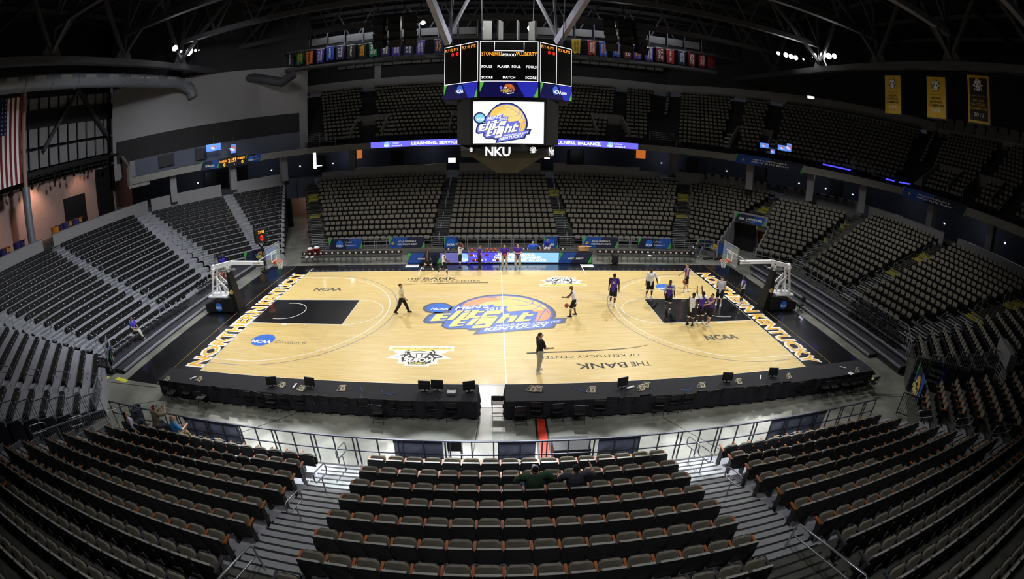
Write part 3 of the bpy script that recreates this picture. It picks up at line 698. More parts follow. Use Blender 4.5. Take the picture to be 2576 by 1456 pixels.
# ---------------------------------------------------------------- floor emblems, metres
LG = {'out':[(-4.21,-1.27),(-4.14,-0.81),(-4.0,-0.39),(-3.8,-0.17),(-3.73,-0.08),(-3.05,-0.08),(-2.86,0.89),(-2.68,0.87),(-2.4,1.37),(-1.97,1.91),(-1.45,2.37),(-0.83,2.67),(0.02,2.79),(0.83,2.67),(1.47,2.35),(2.05,1.82),(2.49,1.17),(2.77,0.55),(2.89,-0.09),(2.85,-0.62),(2.7,-0.97),(3.39,-0.92),(3.15,-1.66),(2.72,-1.72),(2.54,-2.24),(-1.52,-2.95),(-1.34,-2.46),(-1.71,-2.46),(-1.91,-2.27),(-2.71,-2.35),(-3.0,-2.16),(-3.17,-1.93),(-3.16,-1.54),(-3.83,-1.64),(-4.11,-1.51)],'blue':[(-4.06,-1.23),(-3.98,-0.77),(-3.73,-0.34),(-2.97,-0.16),(-2.75,0.79),(-2.38,1.08),(-1.96,1.76),(-1.4,2.17),(-0.83,2.47),(0.02,2.59),(0.82,2.48),(1.46,2.16),(1.97,1.67),(2.37,1.05),(2.62,0.41),(2.69,-0.18),(2.66,-0.61),(2.45,-1.11),(3.11,-1.09),(2.92,-1.53),(2.54,-1.62),(2.37,-2.1),(-1.3,-2.78),(-1.1,-2.31),(-1.63,-2.29),(-1.85,-2.12),(-2.72,-2.2),(-2.95,-2.05),(-3.07,-1.82),(-2.98,-1.42),(-3.82,-1.47)],'ball':[(-2.37,0.84),(-1.96,1.61),(-1.44,2.06),(-0.83,2.35),(0.01,2.47),(0.82,2.33),(1.45,2.01),(1.92,1.57),(2.33,0.93),(2.54,0.32),(2.6,-0.26),(2.45,-0.86),(2.24,-1.23),(1.62,-1.34),(1.92,-0.12),(1.66,-0.03),(1.58,0.25),(0.28,-0.01),(0.15,0.4),(0.27,0.77),(-0.56,0.78),(-0.46,1.11)],'bally':[(-1.47,0.93),(-0.99,1.46),(0.01,1.85),(-0.46,2.16),(0.01,2.45),(0.82,2.33),(1.45,2.01),(1.92,1.57),(2.33,0.93),(2.45,0.46),(2.08,0.19),(1.67,0.11),(1.58,0.29),(0.31,0.04),(0.21,0.45),(0.3,0.77),(-0.55,0.8),(-0.46,1.11)],'s1':[(-0.9,2.21),(0.08,2.1),(0.97,1.73),(1.65,1.23),(2.13,0.65),(2.41,0.1),(2.53,-0.44)],'s2':[(1.18,2.3),(1.52,1.98),(1.75,1.57),(1.72,1.23),(1.45,0.95),(0.75,0.84),(0.3,0.8)],'s3':[(1.87,1.77),(2.19,1.32),(2.16,1.03),(1.87,0.47),(1.65,0.29)],'s4':[(2.68,0.64),(2.37,0.32),(2.06,-0.43),(1.87,-1.1),(1.76,-1.34)],'t_mens':[(-2.65,0.26),(-0.8,0.64),(-2.53,0.74)],'t_2012':[(-1.03,0.21),(0.05,0.31),(-0.97,0.61)],'t_ncaa':[(-4.0,0.28),(-3.03,0.28),(-3.93,0.6)],'t_high':[(-0.43,-2.0),(2.96,-1.47),(-0.36,-1.78)],'t_ken':[(-0.99,-2.53),(2.23,-1.98),(-0.89,-2.16)],'let':[[(-3.83,-1.23),(-3.62,-0.38),(-3.57,-0.3),(-2.78,-0.22),(-2.8,-0.4),(-3.21,-0.45),(-3.27,-0.68),(-2.93,-0.62),(-2.97,-0.85),(-3.31,-0.91),(-3.34,-1.08),(-2.99,-1.04),(-3.02,-1.2),(-3.76,-1.31)],[(-2.96,-1.14),(-2.52,0.13),(-2.17,0.18),(-2.64,-1.1)],[(-2.48,-1.04),(-2.16,-0.16),(-1.81,-0.1),(-2.11,-0.97)],[(-2.12,-0.01),(-2.06,0.15),(-1.74,0.19),(-1.8,0.03)],[(-2.03,-0.96),(-1.63,0.28),(-1.26,0.32),(-1.33,0.07),(-1.0,0.12),(-1.09,-0.11),(-1.41,-0.14),(-1.52,-0.64),(-1.18,-0.56),(-1.26,-0.81),(-1.95,-0.96)],[(-1.22,-0.85),(-0.99,-0.13),(-0.86,0.12),(-0.02,0.2),(0.01,0.09),(-0.19,-0.35),(-0.86,-0.43),(-0.92,-0.6),(-0.33,-0.55),(-0.43,-0.77)],[(-2.78,-1.93),(-2.56,-1.14),(-2.47,-1.01),(-1.79,-0.91),(-1.83,-1.07),(-2.2,-1.14),(-2.25,-1.36),(-1.93,-1.3),(-1.98,-1.5),(-2.31,-1.56),(-2.38,-1.78),(-2.0,-1.71),(-2.06,-1.87),(-2.74,-2.01)],[(-1.92,-1.79),(-1.58,-0.97),(-1.27,-0.93),(-1.59,-1.76)],[(-1.44,-1.66),(-1.24,-0.98),(-1.08,-0.81),(-0.26,-0.69),(-0.61,-1.78),(-0.74,-2.09),(-1.54,-2.2),(-1.59,-2.08),(-1.54,-1.89),(-0.99,-1.82),(-0.9,-1.58),(-1.4,-1.76)],[(-0.43,-1.59),(0.07,-0.31),(0.39,-0.27),(0.28,-0.57),(0.73,-0.53),(0.75,-0.66),(0.48,-1.4),(0.18,-1.46),(0.39,-0.78),(0.21,-0.81),(-0.08,-1.51)],[(0.59,-1.36),(1.11,-0.15),(1.42,-0.11),(1.3,-0.4),(1.66,-0.38),(1.54,-0.63),(1.21,-0.65),(1.04,-1.1),(1.45,-1.05),(1.35,-1.27),(0.66,-1.4)]]}
NG = {'n_out':[(1.52,-0.95),(-1.53,-0.98),(-1.54,-0.52),(-1.26,-0.5),(-1.17,-0.29),(-0.95,-0.19),(-1.5,0.23),(-0.94,0.31),(-0.88,0.5),(-0.94,0.72),(-0.54,0.78),(-0.61,0.95),(0.54,0.95),(0.5,0.75),(0.9,0.75),(0.81,0.55),(0.88,0.32),(1.48,0.26),(0.98,-0.2),(1.16,-0.3),(1.22,-0.48),(1.5,-0.49)],'n_y1':[(1.43,-0.83),(-1.44,-0.85),(-1.45,-0.61),(-0.98,-0.59),(-0.56,-0.51),(0.51,-0.48),(0.93,-0.56),(1.42,-0.6)],'n_bk':[(0.77,0.17),(0.66,-0.04),(1.11,0.14),(0.91,0.01),(0.66,-0.17),(0.71,-0.41),(0.58,-0.51),(0.5,-0.62),(0.47,-0.57),(0.57,-0.41),(0.41,-0.42),(0.04,-0.51),(-0.41,-0.41),(-0.58,-0.38),(-0.47,-0.6),(-0.54,-0.63),(-0.64,-0.51),(-0.73,-0.42),(-0.7,-0.2),(-0.97,-0.06),(-1.15,0.13),(-0.88,0.18),(-0.8,0.2),(-0.68,0.57),(-0.38,0.79),(0.35,0.8),(0.4,0.6),(0.67,0.6)],'wh':[[(0.43,-0.2),(0.44,-0.37),(0.03,-0.46),(-0.43,-0.36),(-0.47,-0.24),(-0.0,-0.26)],[(0.41,-0.17),(0.15,-0.21),(0.1,0.18),(0.28,0.06)],[(0.11,-0.21),(-0.11,-0.2),(-0.1,0.23),(0.05,0.23)],[(-0.16,-0.19),(-0.41,-0.15),(-0.31,0.07),(-0.14,0.2)],[(0.65,-0.12),(0.66,-0.41),(0.57,-0.44),(0.62,-0.29),(0.52,-0.14)],[(-0.68,-0.16),(-0.63,-0.41),(-0.55,-0.51),(-0.6,-0.2)],[(0.62,0.22),(0.6,0.04),(0.47,-0.11),(0.39,-0.02),(0.54,0.16)],[(-0.42,0.01),(-0.49,-0.11),(-0.61,0.01),(-0.66,0.15),(-0.61,0.21),(-0.51,0.1)],[(1.07,0.15),(0.72,-0.04),(0.66,-0.01),(0.68,0.17)],[(-0.66,-0.08),(-1.07,0.12),(-0.71,0.12)]],'t':[[(-0.69,0.56),(0.62,0.57),(-0.76,0.18)],[(-0.38,0.76),(0.33,0.77),(-0.37,0.61)],[(-1.36,-0.83),(1.37,-0.78),(-1.36,-0.67)]]}
SWOOSH = [(6.82,-4.37),(6.36,-4.54),(5.51,-4.68),(4.45,-4.77),(3.17,-4.84),(1.93,-4.86),(0.98,-4.93)]
# ---------------------------------------------------------------- court
court = thing('basketball_court', 'glossy maple basketball court with black border and painted emblems', 'basketball court', (0, 0, 0))
LX, LY = 14.325, 7.62
b = MB().mat('paint_black'); b.box((0, .05, .006), (36.9, 18.6, .012)); b.build('black_border', court)
b = MB().mat(M['wood']); b.box((0, 0, .0135), (2 * LX, 2 * LY, .008)); b.build('maple_planks', court)
F0 = Fr((0, 0, .0175), (1, 0, 0), (0, 1, 0), .0012)
b = MB()
for sg in (-1, 1): F0.rect(b, 'paint_black', min(sg * LX, sg * (LX - 5.79)), -1.83, max(sg * LX, sg * (LX - 5.79)), 1.83, 1)
b.build('painted_keys', court)
b = MB(); W5 = .05
def st(k, pts, w_=W5, l=2, closed=False): F0.stroke(b, k, pts, w_, l, closed)
st('white', [(-LX, -LY), (LX, -LY), (LX, LY), (-LX, LY)], .055, 2, True)
for sg in (-1, 1): st('white', [(sg * LX, LY), (sg * LX, LY + 1.0)], .055)
st('white', [(0, -LY), (0, -1.83)]); st('white', [(0, 2.8), (0, LY)]); st('white', [(0, -2.95), (0, 2.8)], .04, 9)
for sg in (-1, 1):
    bx = sg * (LX - 1.6); fx = sg * (LX - 5.79)
    st('white', [(sg * LX, 1.83), (fx, 1.83), (fx, -1.83), (sg * LX, -1.83)])
    a = [(fx - sg * 1.83 * math.sin(t), 1.83 * math.cos(t)) for t in [PI * i / 24 for i in range(25)]]; st('white', a)
    st('white', [(bx, 1.22)] + [(bx - sg * 1.22 * math.sin(t), 1.22 * math.cos(t)) for t in [PI * i / 20 for i in range(21)]] + [(bx, -1.22)], .05, 3)
    st('white', [(bx + sg * .4, 1.22), (bx, 1.22)], .05, 3); st('white', [(bx + sg * .4, -1.22), (bx, -1.22)], .05, 3)
    for R_, ey, k in ((6.325, 6.325, 'white'), (6.75, 6.75, 'grayline')):
        a0 = PI / 2
        pts = [(sg * LX, ey)] + [(bx - sg * R_ * math.sin(t), R_ * math.cos(t)) for t in [PI * i / 48 for i in range(49)]] + [(sg * LX, -ey)]
        st(k, pts, .05)
    for q in (2.6, 3.6, 4.6): 
        for s2 in (-1, 1): st('white', [(sg * (LX - q), s2 * 1.83), (sg * (LX - q), s2 * 2.0)])
    for s2 in (-1, 1): F0.rect(b, 'white', min(sg * (LX - 2.15), sg * (LX - 2.45)), min(s2 * 1.83, s2 * 2.02), max(sg * (LX - 2.15), sg * (LX - 2.45)), max(s2 * 1.83, s2 * 2.02), 2)
for x in (-5.72, 5.85): st('white', [(x, 8.6), (x, 6.7)], .055)
st('goldthin', [(-16.15, -9.2), (-16.15, 9.3)], .03); st('goldthin', [(16.15, -9.2), (16.15, 9.3)], .03)
b.build('court_lines', court)
# long end lettering with white edge
b = MB()
def serif_text(b, o, ex, ey, txt):
    o = Vector(o); ex = Vector(ex); ey = Vector(ey); u = ex.normalized(); v = ey.normalized()
    lettering(b, 'white', txt, o - u * .12 - v * .09 + Vector((0, 0, .003)), ex + u * .24, ey + v * .18, .075)
    lettering(b, 'gold', txt, o + Vector((0, 0, .0045)), ex, ey, .022)
serif_text(b, (-14.56, -7.2, .017), (0, 7.75, 0), (-.86, 0, 0), 'NORTHERN'); serif_text(b, (-14.56, 1.0, .017), (0, 6.3, 0), (-.86, 0, 0), 'KENTUCKY')
serif_text(b, (14.66, 7.2, .017), (0, -7.75, 0), (.86, 0, 0), 'NORTHERN'); serif_text(b, (14.66, -1.0, .017), (0, -6.3, 0), (.86, 0, 0), 'KENTUCKY')
b.build('end_lettering', court)
def elite(b, F, s, x0=0, y0=0, l=1, pal=None, words=True, sy=None):
    pal = pal or dict(o='logo_dark', b='logo_blue', or_='logo_or', y='logo_ye', c='logo_cream', w='white', n='ncaablue')
    sy = sy or s
    T = lambda p: [(x0 + x * s, y0 + y * sy) for x, y in p]
    F.poly(b, pal['o'], T(LG['out']), l); F.poly(b, pal['o'], T(ring2(.82, 28, -3.66, .59)), l)
    F.poly(b, pal['b'], T(LG['blue']), l + 1); F.poly(b, pal['n'], T(ring2(.64, 28, -3.62, .59)), l + 1)
    F.poly(b, pal['or_'], T(LG['ball']), l + 2); F.poly(b, pal['y'], T(LG['bally']), l + 2.5)
    for k in ('s1', 's2', 's3', 's4'): F.stroke(b, pal['b'], T(LG[k]), .045 * s, l + 3.5)
    def tq(txt, q, bold=.03, k='w', ll=4):
        (ax, ay), (bx, by), (cx, cy) = T(q); lettering(b, pal[k], txt, F.P(ax, ay, l + ll), F.ux * (bx - ax) + F.uy * (by - ay), F.ux * (cx - ax) + F.uy * (cy - ay), bold)
    if words:
        tq("MEN'S", LG['t_mens']); tq('2012', LG['t_2012']); tq('NCAA', LG['t_ncaa'], .04); tq('HIGHLAND HEIGHTS,', LG['t_high']); tq('KENTUCKY', LG['t_ken'], .04)
    else: 
        F.stroke(b, pal['w'], T([(-2.6, .45), (-.9, .8)]), .35 * s, l + 4); F.stroke(b, pal['w'], T([(-.9, -2.3), (2.2, -1.8)]), .35 * s, l + 4)
    for p in LG['let']:
        F.poly(b, pal['o'], [(x + .05 * s, y - .05 * s) for x, y in T(p)], l + 4); F.poly(b, pal['c'], T(p), l + 5)
def norse(b, F, s, x0=0, y0=0, l=1, banner=True, sy=None, dim=None):
    sy = sy or s; T = lambda p: [(x0 + x * s, y0 + y * sy) for x, y in p]
    w_ = dim or 'white'
    if banner: F.poly(b, w_, T(NG['n_out']), l); F.poly(b, 'lightye', T(NG['n_y1']), l + 1)
    F.poly(b, 'dark', T(NG['n_bk']), l + 2)
    for p in NG['wh']: F.poly(b, w_, T(p), l + 3)
    names = ('NORSE', 'NKU', 'NORTHERN KENTUCKY UNIVERSITY')
    for i, (txt, q) in enumerate(zip(names, NG['t'])):
        if i == 2 and not banner: continue
        (ax, ay), (bx, by), (cx, cy) = T(q)
        lettering(b, (w_, 'lightye', 'goldthin')[i], txt, F.P(ax, ay, l + 3.5), F.ux * (bx - ax) + F.uy * (by - ay), F.ux * (0) + F.uy * (cy - ay), (.05, .04, .0)[i])
b = MB(); elite(b, F0, 1.0, 0, 0, 3); b.build('centre_emblem', court)
b = MB(); Fd = Fr((0, 0, .0175), (-1, 0, 0), (0, -1, 0), .0012); norse(b, Fd, 1.0, 3.84, 5.2); b.build('school_emblem_near', court)
b = MB(); norse(b, F0, 1.0, 3.95, 5.2, sy=1.04); b.build('school_emblem_far', court)
b = MB()
for (cx, cy) in ((-12.4, -3.99), (10.75, 3.95)):
    F0.poly(b, 'ncaablue', ring2(.69, 32, cx, cy), 1); F0.text(b, 'white', 'NCAA', cx - .6, cy - .35, 1.22, .33, 2, .05)
    F0.text(b, 'graytext', 'Division II', cx + .85, cy - .3, 1.75, .33, 1, -.005)
for (x, y, w_) in ((-12.33, 3.53, 2.0), (10.2, -4.1, 1.94)): F0.text(b, 'graytext', 'NCAA', x, y, w_, .56, 1, .035)
for F, q in ((F0, 1), (Fd, 2)):
    x0, y0, x1, y1 = (-6.36, 5.62, -6.03, 5.2) if q == 1 else (-6.42, 5.62, -6.12, 5.22)
    F.text(b, 'dark', 'THE', x0, y0 + (.0 if q == 1 else .38), .95, .42, 1, .0); F.text(b, 'dark', 'BANK', x0 + 1.15, y0 + (.0 if q == 1 else .38), 2.25, .5, 1, .012)
    F.text(b, 'dark', 'OF KENTUCKY CENTER', x1, y1, 4.65, .26, 1, .0)
SWL = [(-x, -y) for x, y in SWOOSH]
Fd.stroke(b, 'dark', SWL, .03, 1, taper=(1, 4.5)); F0.stroke(b, 'dark', [(-6.76, 4.48), (-5.9, 4.66), (-5.07, 4.79), (-3.4, 4.9), (-.87, 4.96)], .03, 1, taper=(1, 4))
b.build('court_lettering', court)

# ---------------------------------------------------------------- rails and handrails
def rail(pts, h, name, label, step=1.9, mid=1, key='alu', r=.024, cat='railing', double=False, gap=.07, pick=False, r_top=None):
    root = thing(name, label, cat, pts[0]); top = MB().mat(key); infill = MB().mat(key); PO = []
    for (p, q) in zip(pts[:-1], pts[1:]):
        p = Vector(p); q = Vector(q); L = (q - p).length; n = max(1, round(L / step)); up = Vector((0, 0, h))
        top.bar(p + up, q + up, r * 2.4, r * 2)
        for m in range(1, mid + 1): infill.bar(p + up * m / (mid + 1), q + up * m / (mid + 1), r * 1.5, r * 1.8)
        for i in range(n + 1):
            c = p.lerp(q, i / n); d = (q - p).normalized()
            if double and 0 < i < n and i % 2 == 0:
                for e in (-1, 1): PO.append((c + d * e * gap, c + d * e * gap + up))
            else: PO.append((c, c + up))
        if pick:
            infill.bar(p + up * .08, q + up * .08, r * 1.4, r * 1.4)
            k = int(L / .11)
            for i in range(1, k): c = p.lerp(q, i / k); infill.bar(c + up * .08, c + up, .014, .014)
    top.build('top_rail', root); infill.build('pickets' if pick else 'lower_rails', root)
    for (pa, pb) in PO: MB().mat(key).bar(pa, pb, r * 1.8, r * 1.8).build('post', root)
    return root
rail([(-16.1, -12.65, .02), (14.55, -12.65, .02)], 1.06, 'front_railing', 'long gray metal railing along the front of the near seats', .72, 1, 'alu_dark', .022, double=True)
rail([(-15.7, 12.15, .5), (-4.5, 12.15, .5)], .96, 'far_railing', 'gray railing of the far stand left of the scoreboard centre', .95, 2, double=True)
rail([(-4.5, 12.15, .5), (4.6, 12.15, .5)], .96, 'far_railing', 'gray railing of the far stand behind the scorers table', .95, 2, double=True)
rail([(4.6, 12.15, .5), (16.4, 12.15, .5), (19.1, 11.95, .5)], .96, 'far_railing', 'gray railing of the far stand towards the right corner', .95, 2, double=True)
rail([(19.95, 8.0, .93), (22.08, 5.86, .93), (22.08, -7.9, .93), (20.7, -9.5, .6)], .97, 'east_railing', 'gray railing between the dark platforms and the right seats', .83, 1, double=True)
rail([(-18.4, 10.9, .5), (-20.2, 9.4, .5)], .9, 'tunnel_side_railing', 'short gray railing beside the far tunnel banner', .8, 1)
for i in range(17):
    a = NL.P(NL.d(i) - .6, 3.3 - .28 * i, NL.z(i)); c = NL.P(NL.d(i) + .2, 3.3 - .28 * i, NL.z(i))
    if pix(a)[0] > -30 and i < 9: rail([a, c], .95, 'picket_guardrail', 'gray picket guardrail of the near west ramp, %s step up from the floor' % ORD[i], .9, 0, 'alu', .02, pick=True)
for i in range(6):
    a = NR.P(NR.d(i) - .6, -5.6, NR.z(i)); c = NR.P(NR.d(i) + .2, -5.6, NR.z(i))
    rail([a, c], .95, 'picket_guardrail', 'gray picket guardrail of the right corner ramp, %s step from the floor' % ORD[i], .9, 0, 'alu', .02, pick=True)
rail([NE.P(13.2, 16.1, .0), NE.P(16.8, 17.0, .9)], 1.0, 'ramp_guardrail', 'sloping picket guardrail beside the seats at the near west ramp', 1.2, 0, 'alu', .022, pick=True)
rail([(-18.9, -10.9, .02), (-17.6, -12.6, .02)], 1.0, 'ramp_guardrail', 'low gray guardrail at the mouth of the near west ramp', .8, 1, 'alu', .022, pick=True)
# side walls of the ramps
b = MB().mat('bleach')
for i in range(9):
    a = NE.P(NE.d(i) - .62, 16.0 + .3 * i, 0); c = NE.P(NE.d(i) + .22, 16.3 + .3 * i, 0); b.bar((a.x, a.y, (NE.z(i) + .0) / 2), (c.x, c.y, NE.z(i) / 2), .05, NE.z(i) + .1)
struct('wall_west_ramp_skirt', b)
b = MB().mat('alu_dark')
a = NR.P(21.4, -5.66, 0); c = NR.P(26.5, -5.66, 0); b.bar((a.x, a.y, .9), (c.x, c.y, 1.3), .05, 1.8)
struct('wall_east_ramp_skirt', b)
def loop_parts():
    b = MB().mat('steel'); L, H = .82, .34; r = .13; pts = []
    for (cx, cz, a0) in ((L / 2 - r, H / 2 - r, 0), (-L / 2 + r, H / 2 - r, PI / 2), (-L / 2 + r, -H / 2 + r, PI), (L / 2 - r, -H / 2 + r, 1.5 * PI)):
        for k in range(5): a = a0 + PI / 2 * k / 4; x = cx + r * math.cos(a); z = cz + r * math.sin(a); pts.append((0, x, .82 + z - .36 * x))
    b.tube(pts, .019, 6, closed=True)
    p = MB().mat('steel'); p.cyl((0, 0, 0), (0, 0, .66), .018, 6); p.box((0, 0, .01), (.1, .1, .02)); return b, p
_lb, _lp = loop_parts(); LOOP = thing('handrail_loop', 'x', 'handrail', (0, 0, 0)); LB = bpy.data.objects.new('grip_loop', _lb.mesh('grip_loop')); LP = bpy.data.objects.new('post', _lp.mesh('post'))
for o in (LB, LP): COL.objects.link(o); o.parent = LOOP
first = [True]
def loops(S, ks, uf, place):
    for k in ks:
        p = S.P(S.d(k) - .3, uf(k), S.z(k)); ang = math.atan2(-S.n.y, -S.n.x) - PI / 2
        u, v, th = pix(p)
        if not (-20 < u < 2600 and v < 1480): continue
        lab = 'handrail loop, %s, %s row' % (place, ORD[k] if k < 16 else 'top')
        if first[0]: LOOP.location = p; LOOP.rotation_euler = (0, 0, ang); LOOP['label'] = lab; LOOP['group'] = 'aisle handrail loops'; first[0] = False
        else: dup(LOOP, p, ang, lab, 'aisle handrail loops')
loops(NE, (0, 2, 4), lambda k: 4.88, 'left stairs of the near stand'); loops(NE, (0, 1, 3), lambda k: -5.38, 'right stairs of the near stand')
loops(NE, (0, 2, 4), lambda k: 14.9 + .3 * k, 'outer left stairs by the ramp')
loops(LF, (1, 3, 5, 7, 9, 11), lambda k: -7.3 - .31 * k, 'stairs at the near end of the west stand')
loops(LF, (0, 2, 4, 6, 8, 10, 12), lambda k: -1.25 + .02 * k, 'middle stairs of the west stand')
loops(FL, (1, 3, 5, 7, 9), lambda k: -10.4 - .37 * k, 'stairs between west stand and far corner')
loops(NL, (0, 2, 4, 6), lambda k: 5.3, 'near west corner stairs')
loops(R1, (1, 3), lambda k: 12.4 + .345 * k, 'right corner stairs'); loops(RT, (0, 2, 4), lambda k: 1.15, 'middle stairs of the right stand')
loops(RT, (1, 3), lambda k: 7.4 + .4 * k, 'near end stairs of the right stand'); loops(NRB, (0, 2, 4), lambda k: -1.0 + .44 * k, 'right corner block steps')
loops(FAR, (0, 2, 4), lambda k: -4.95, 'far stairs left of centre'); loops(FAR, (0, 2, 4), lambda k: 5.4, 'far stairs right of centre')
def long_rail(S, k0, k1, u, label, h=.92, n=3):
    root = thing('stair_handrail', label, 'handrail', S.P(S.d(k0), u, S.z(k0)))
    a = S.P(S.d(k0) - .3, u, S.z(k0)); c = S.P(S.d(k1) - .3, u, S.z(k1)); up = Vector((0, 0, h)); lo2 = Vector((0, 0, h * .62)); d = (c - a).normalized()
    b = MB().mat('steel'); b.tube([a, a + up - Vector((0, 0, .1)), a + up * .98 + d * .08, c + up * .98 - d * .08, c + up - Vector((0, 0, .1)), c], .024, 8); b.build('handrail_tube', root)
    b = MB().mat('steel'); b.tube([a + lo2, c + lo2], .02, 8); b.build('lower_tube', root)
    for i in range(n):
        b = MB().mat('steel'); q = a.lerp(c, i / (n - 1)); b.cyl(q, q + Vector((0, 0, .02)), .06, 10)
        if 0 < i < n - 1: b.cyl(q, q + up, .02, 6)
        b.build('post', root)
long_rail(NE, 6.4, 9, 4.88, 'long polished two-tube handrail at the bottom of the left stairs'); long_rail(NE, 6.3, 9, -5.4, 'long polished two-tube handrail on the lower right stairs')
long_rail(NE, 10, 12, -5.4, 'polished handrail end just showing at the lower picture edge')
long_rail(R1, 5.5, 8, 14.6, 'steel handrail on the upper right corner stairs'); long_rail(R1, 8.5, 11, 15.6, 'upper steel handrail of the right corner stairs')
long_rail(RT, 6, 9, 1.15, 'long steel handrail on the middle stairs of the right stand', n=4); long_rail(RT, 10.5, 12.5, 1.15, 'topmost handrail on the middle stairs of the right stand')
long_rail(RT, 6, 8.6, 9.6, 'steel handrail on the near end stairs of the right stand'); long_rail(RT, 9.5, 12, 10.6, 'upper handrail on the near end stairs of the right stand')
long_rail(RR, 6.2, 7.4, 5.6, 'short handrail above the corner vomitory', n=2)
for (x, nm) in ((-4.95, 'far stairs left of centre'), (5.4, 'far stairs right of centre'), (16.9, 'far stairs at the right corner')):
    long_rail(FAR, 6, 9.5, x, 'thin steel handrail on the ' + nm); long_rail(FAR, 10.5, 13.5, x, 'upper thin steel handrail on the ' + nm)
# tubular guards on the ramp mouth (near right corner) and balcony guards
def guard(S, d, u0, u1, z, label, bars=4, key='steel', h=.9, wings=.0):
    root = thing('tubular_guard', label, 'guard rail', S.P(d, (u0 + u1) / 2, z))
    b = MB().mat(key); P = [S.P(d, u, z) for u in (u0, u1)]; W_ = [S.P(d + wings, u, z) for u in (u0 - wings, u1 + wings)] if wings else []
    path = ([W_[0]] if W_ else []) + P + ([W_[1]] if W_ else [])
    for j in range(bars): b.tube([p + Vector((0, 0, h * (j + 1) / bars)) for p in path], .02, 6)
    b.build('bars', root)
    for p in path: b = MB().mat(key); b.tube([p, p + Vector((0, 0, h))], .024, 6); b.build('post', root)
guard(NR, 26.6, -7.0, -5.7, 2.85, 'steel tube guard on the upper side of the right ramp mouth', 5)
guard(NR, 26.0, -4.6, -3.3, 2.4, 'steel tube guard on the lower side of the right ramp mouth', 5)
for S, d, u, nm in ((Side((0, 1), 0, 0), 27.0, -21.2, 'far left'), (Side((0, 1), 0, 0), 27.0, 18.4, 'far right'), (Side((Q, Q), 0, 0), 31.6, 16.6, 'right')):
    guard(S, d, u - .9, u + .9, 9.4, 'octagonal gray guard on the %s balcony landing' % nm, 5, 'alu', 1.0, .6)
    guard(S, d - 1.0, u + 1.2, u + 3.2, 8.88, 'rectangular gray guard frame beside the %s balcony landing' % nm, 2, 'alu', 1.0)
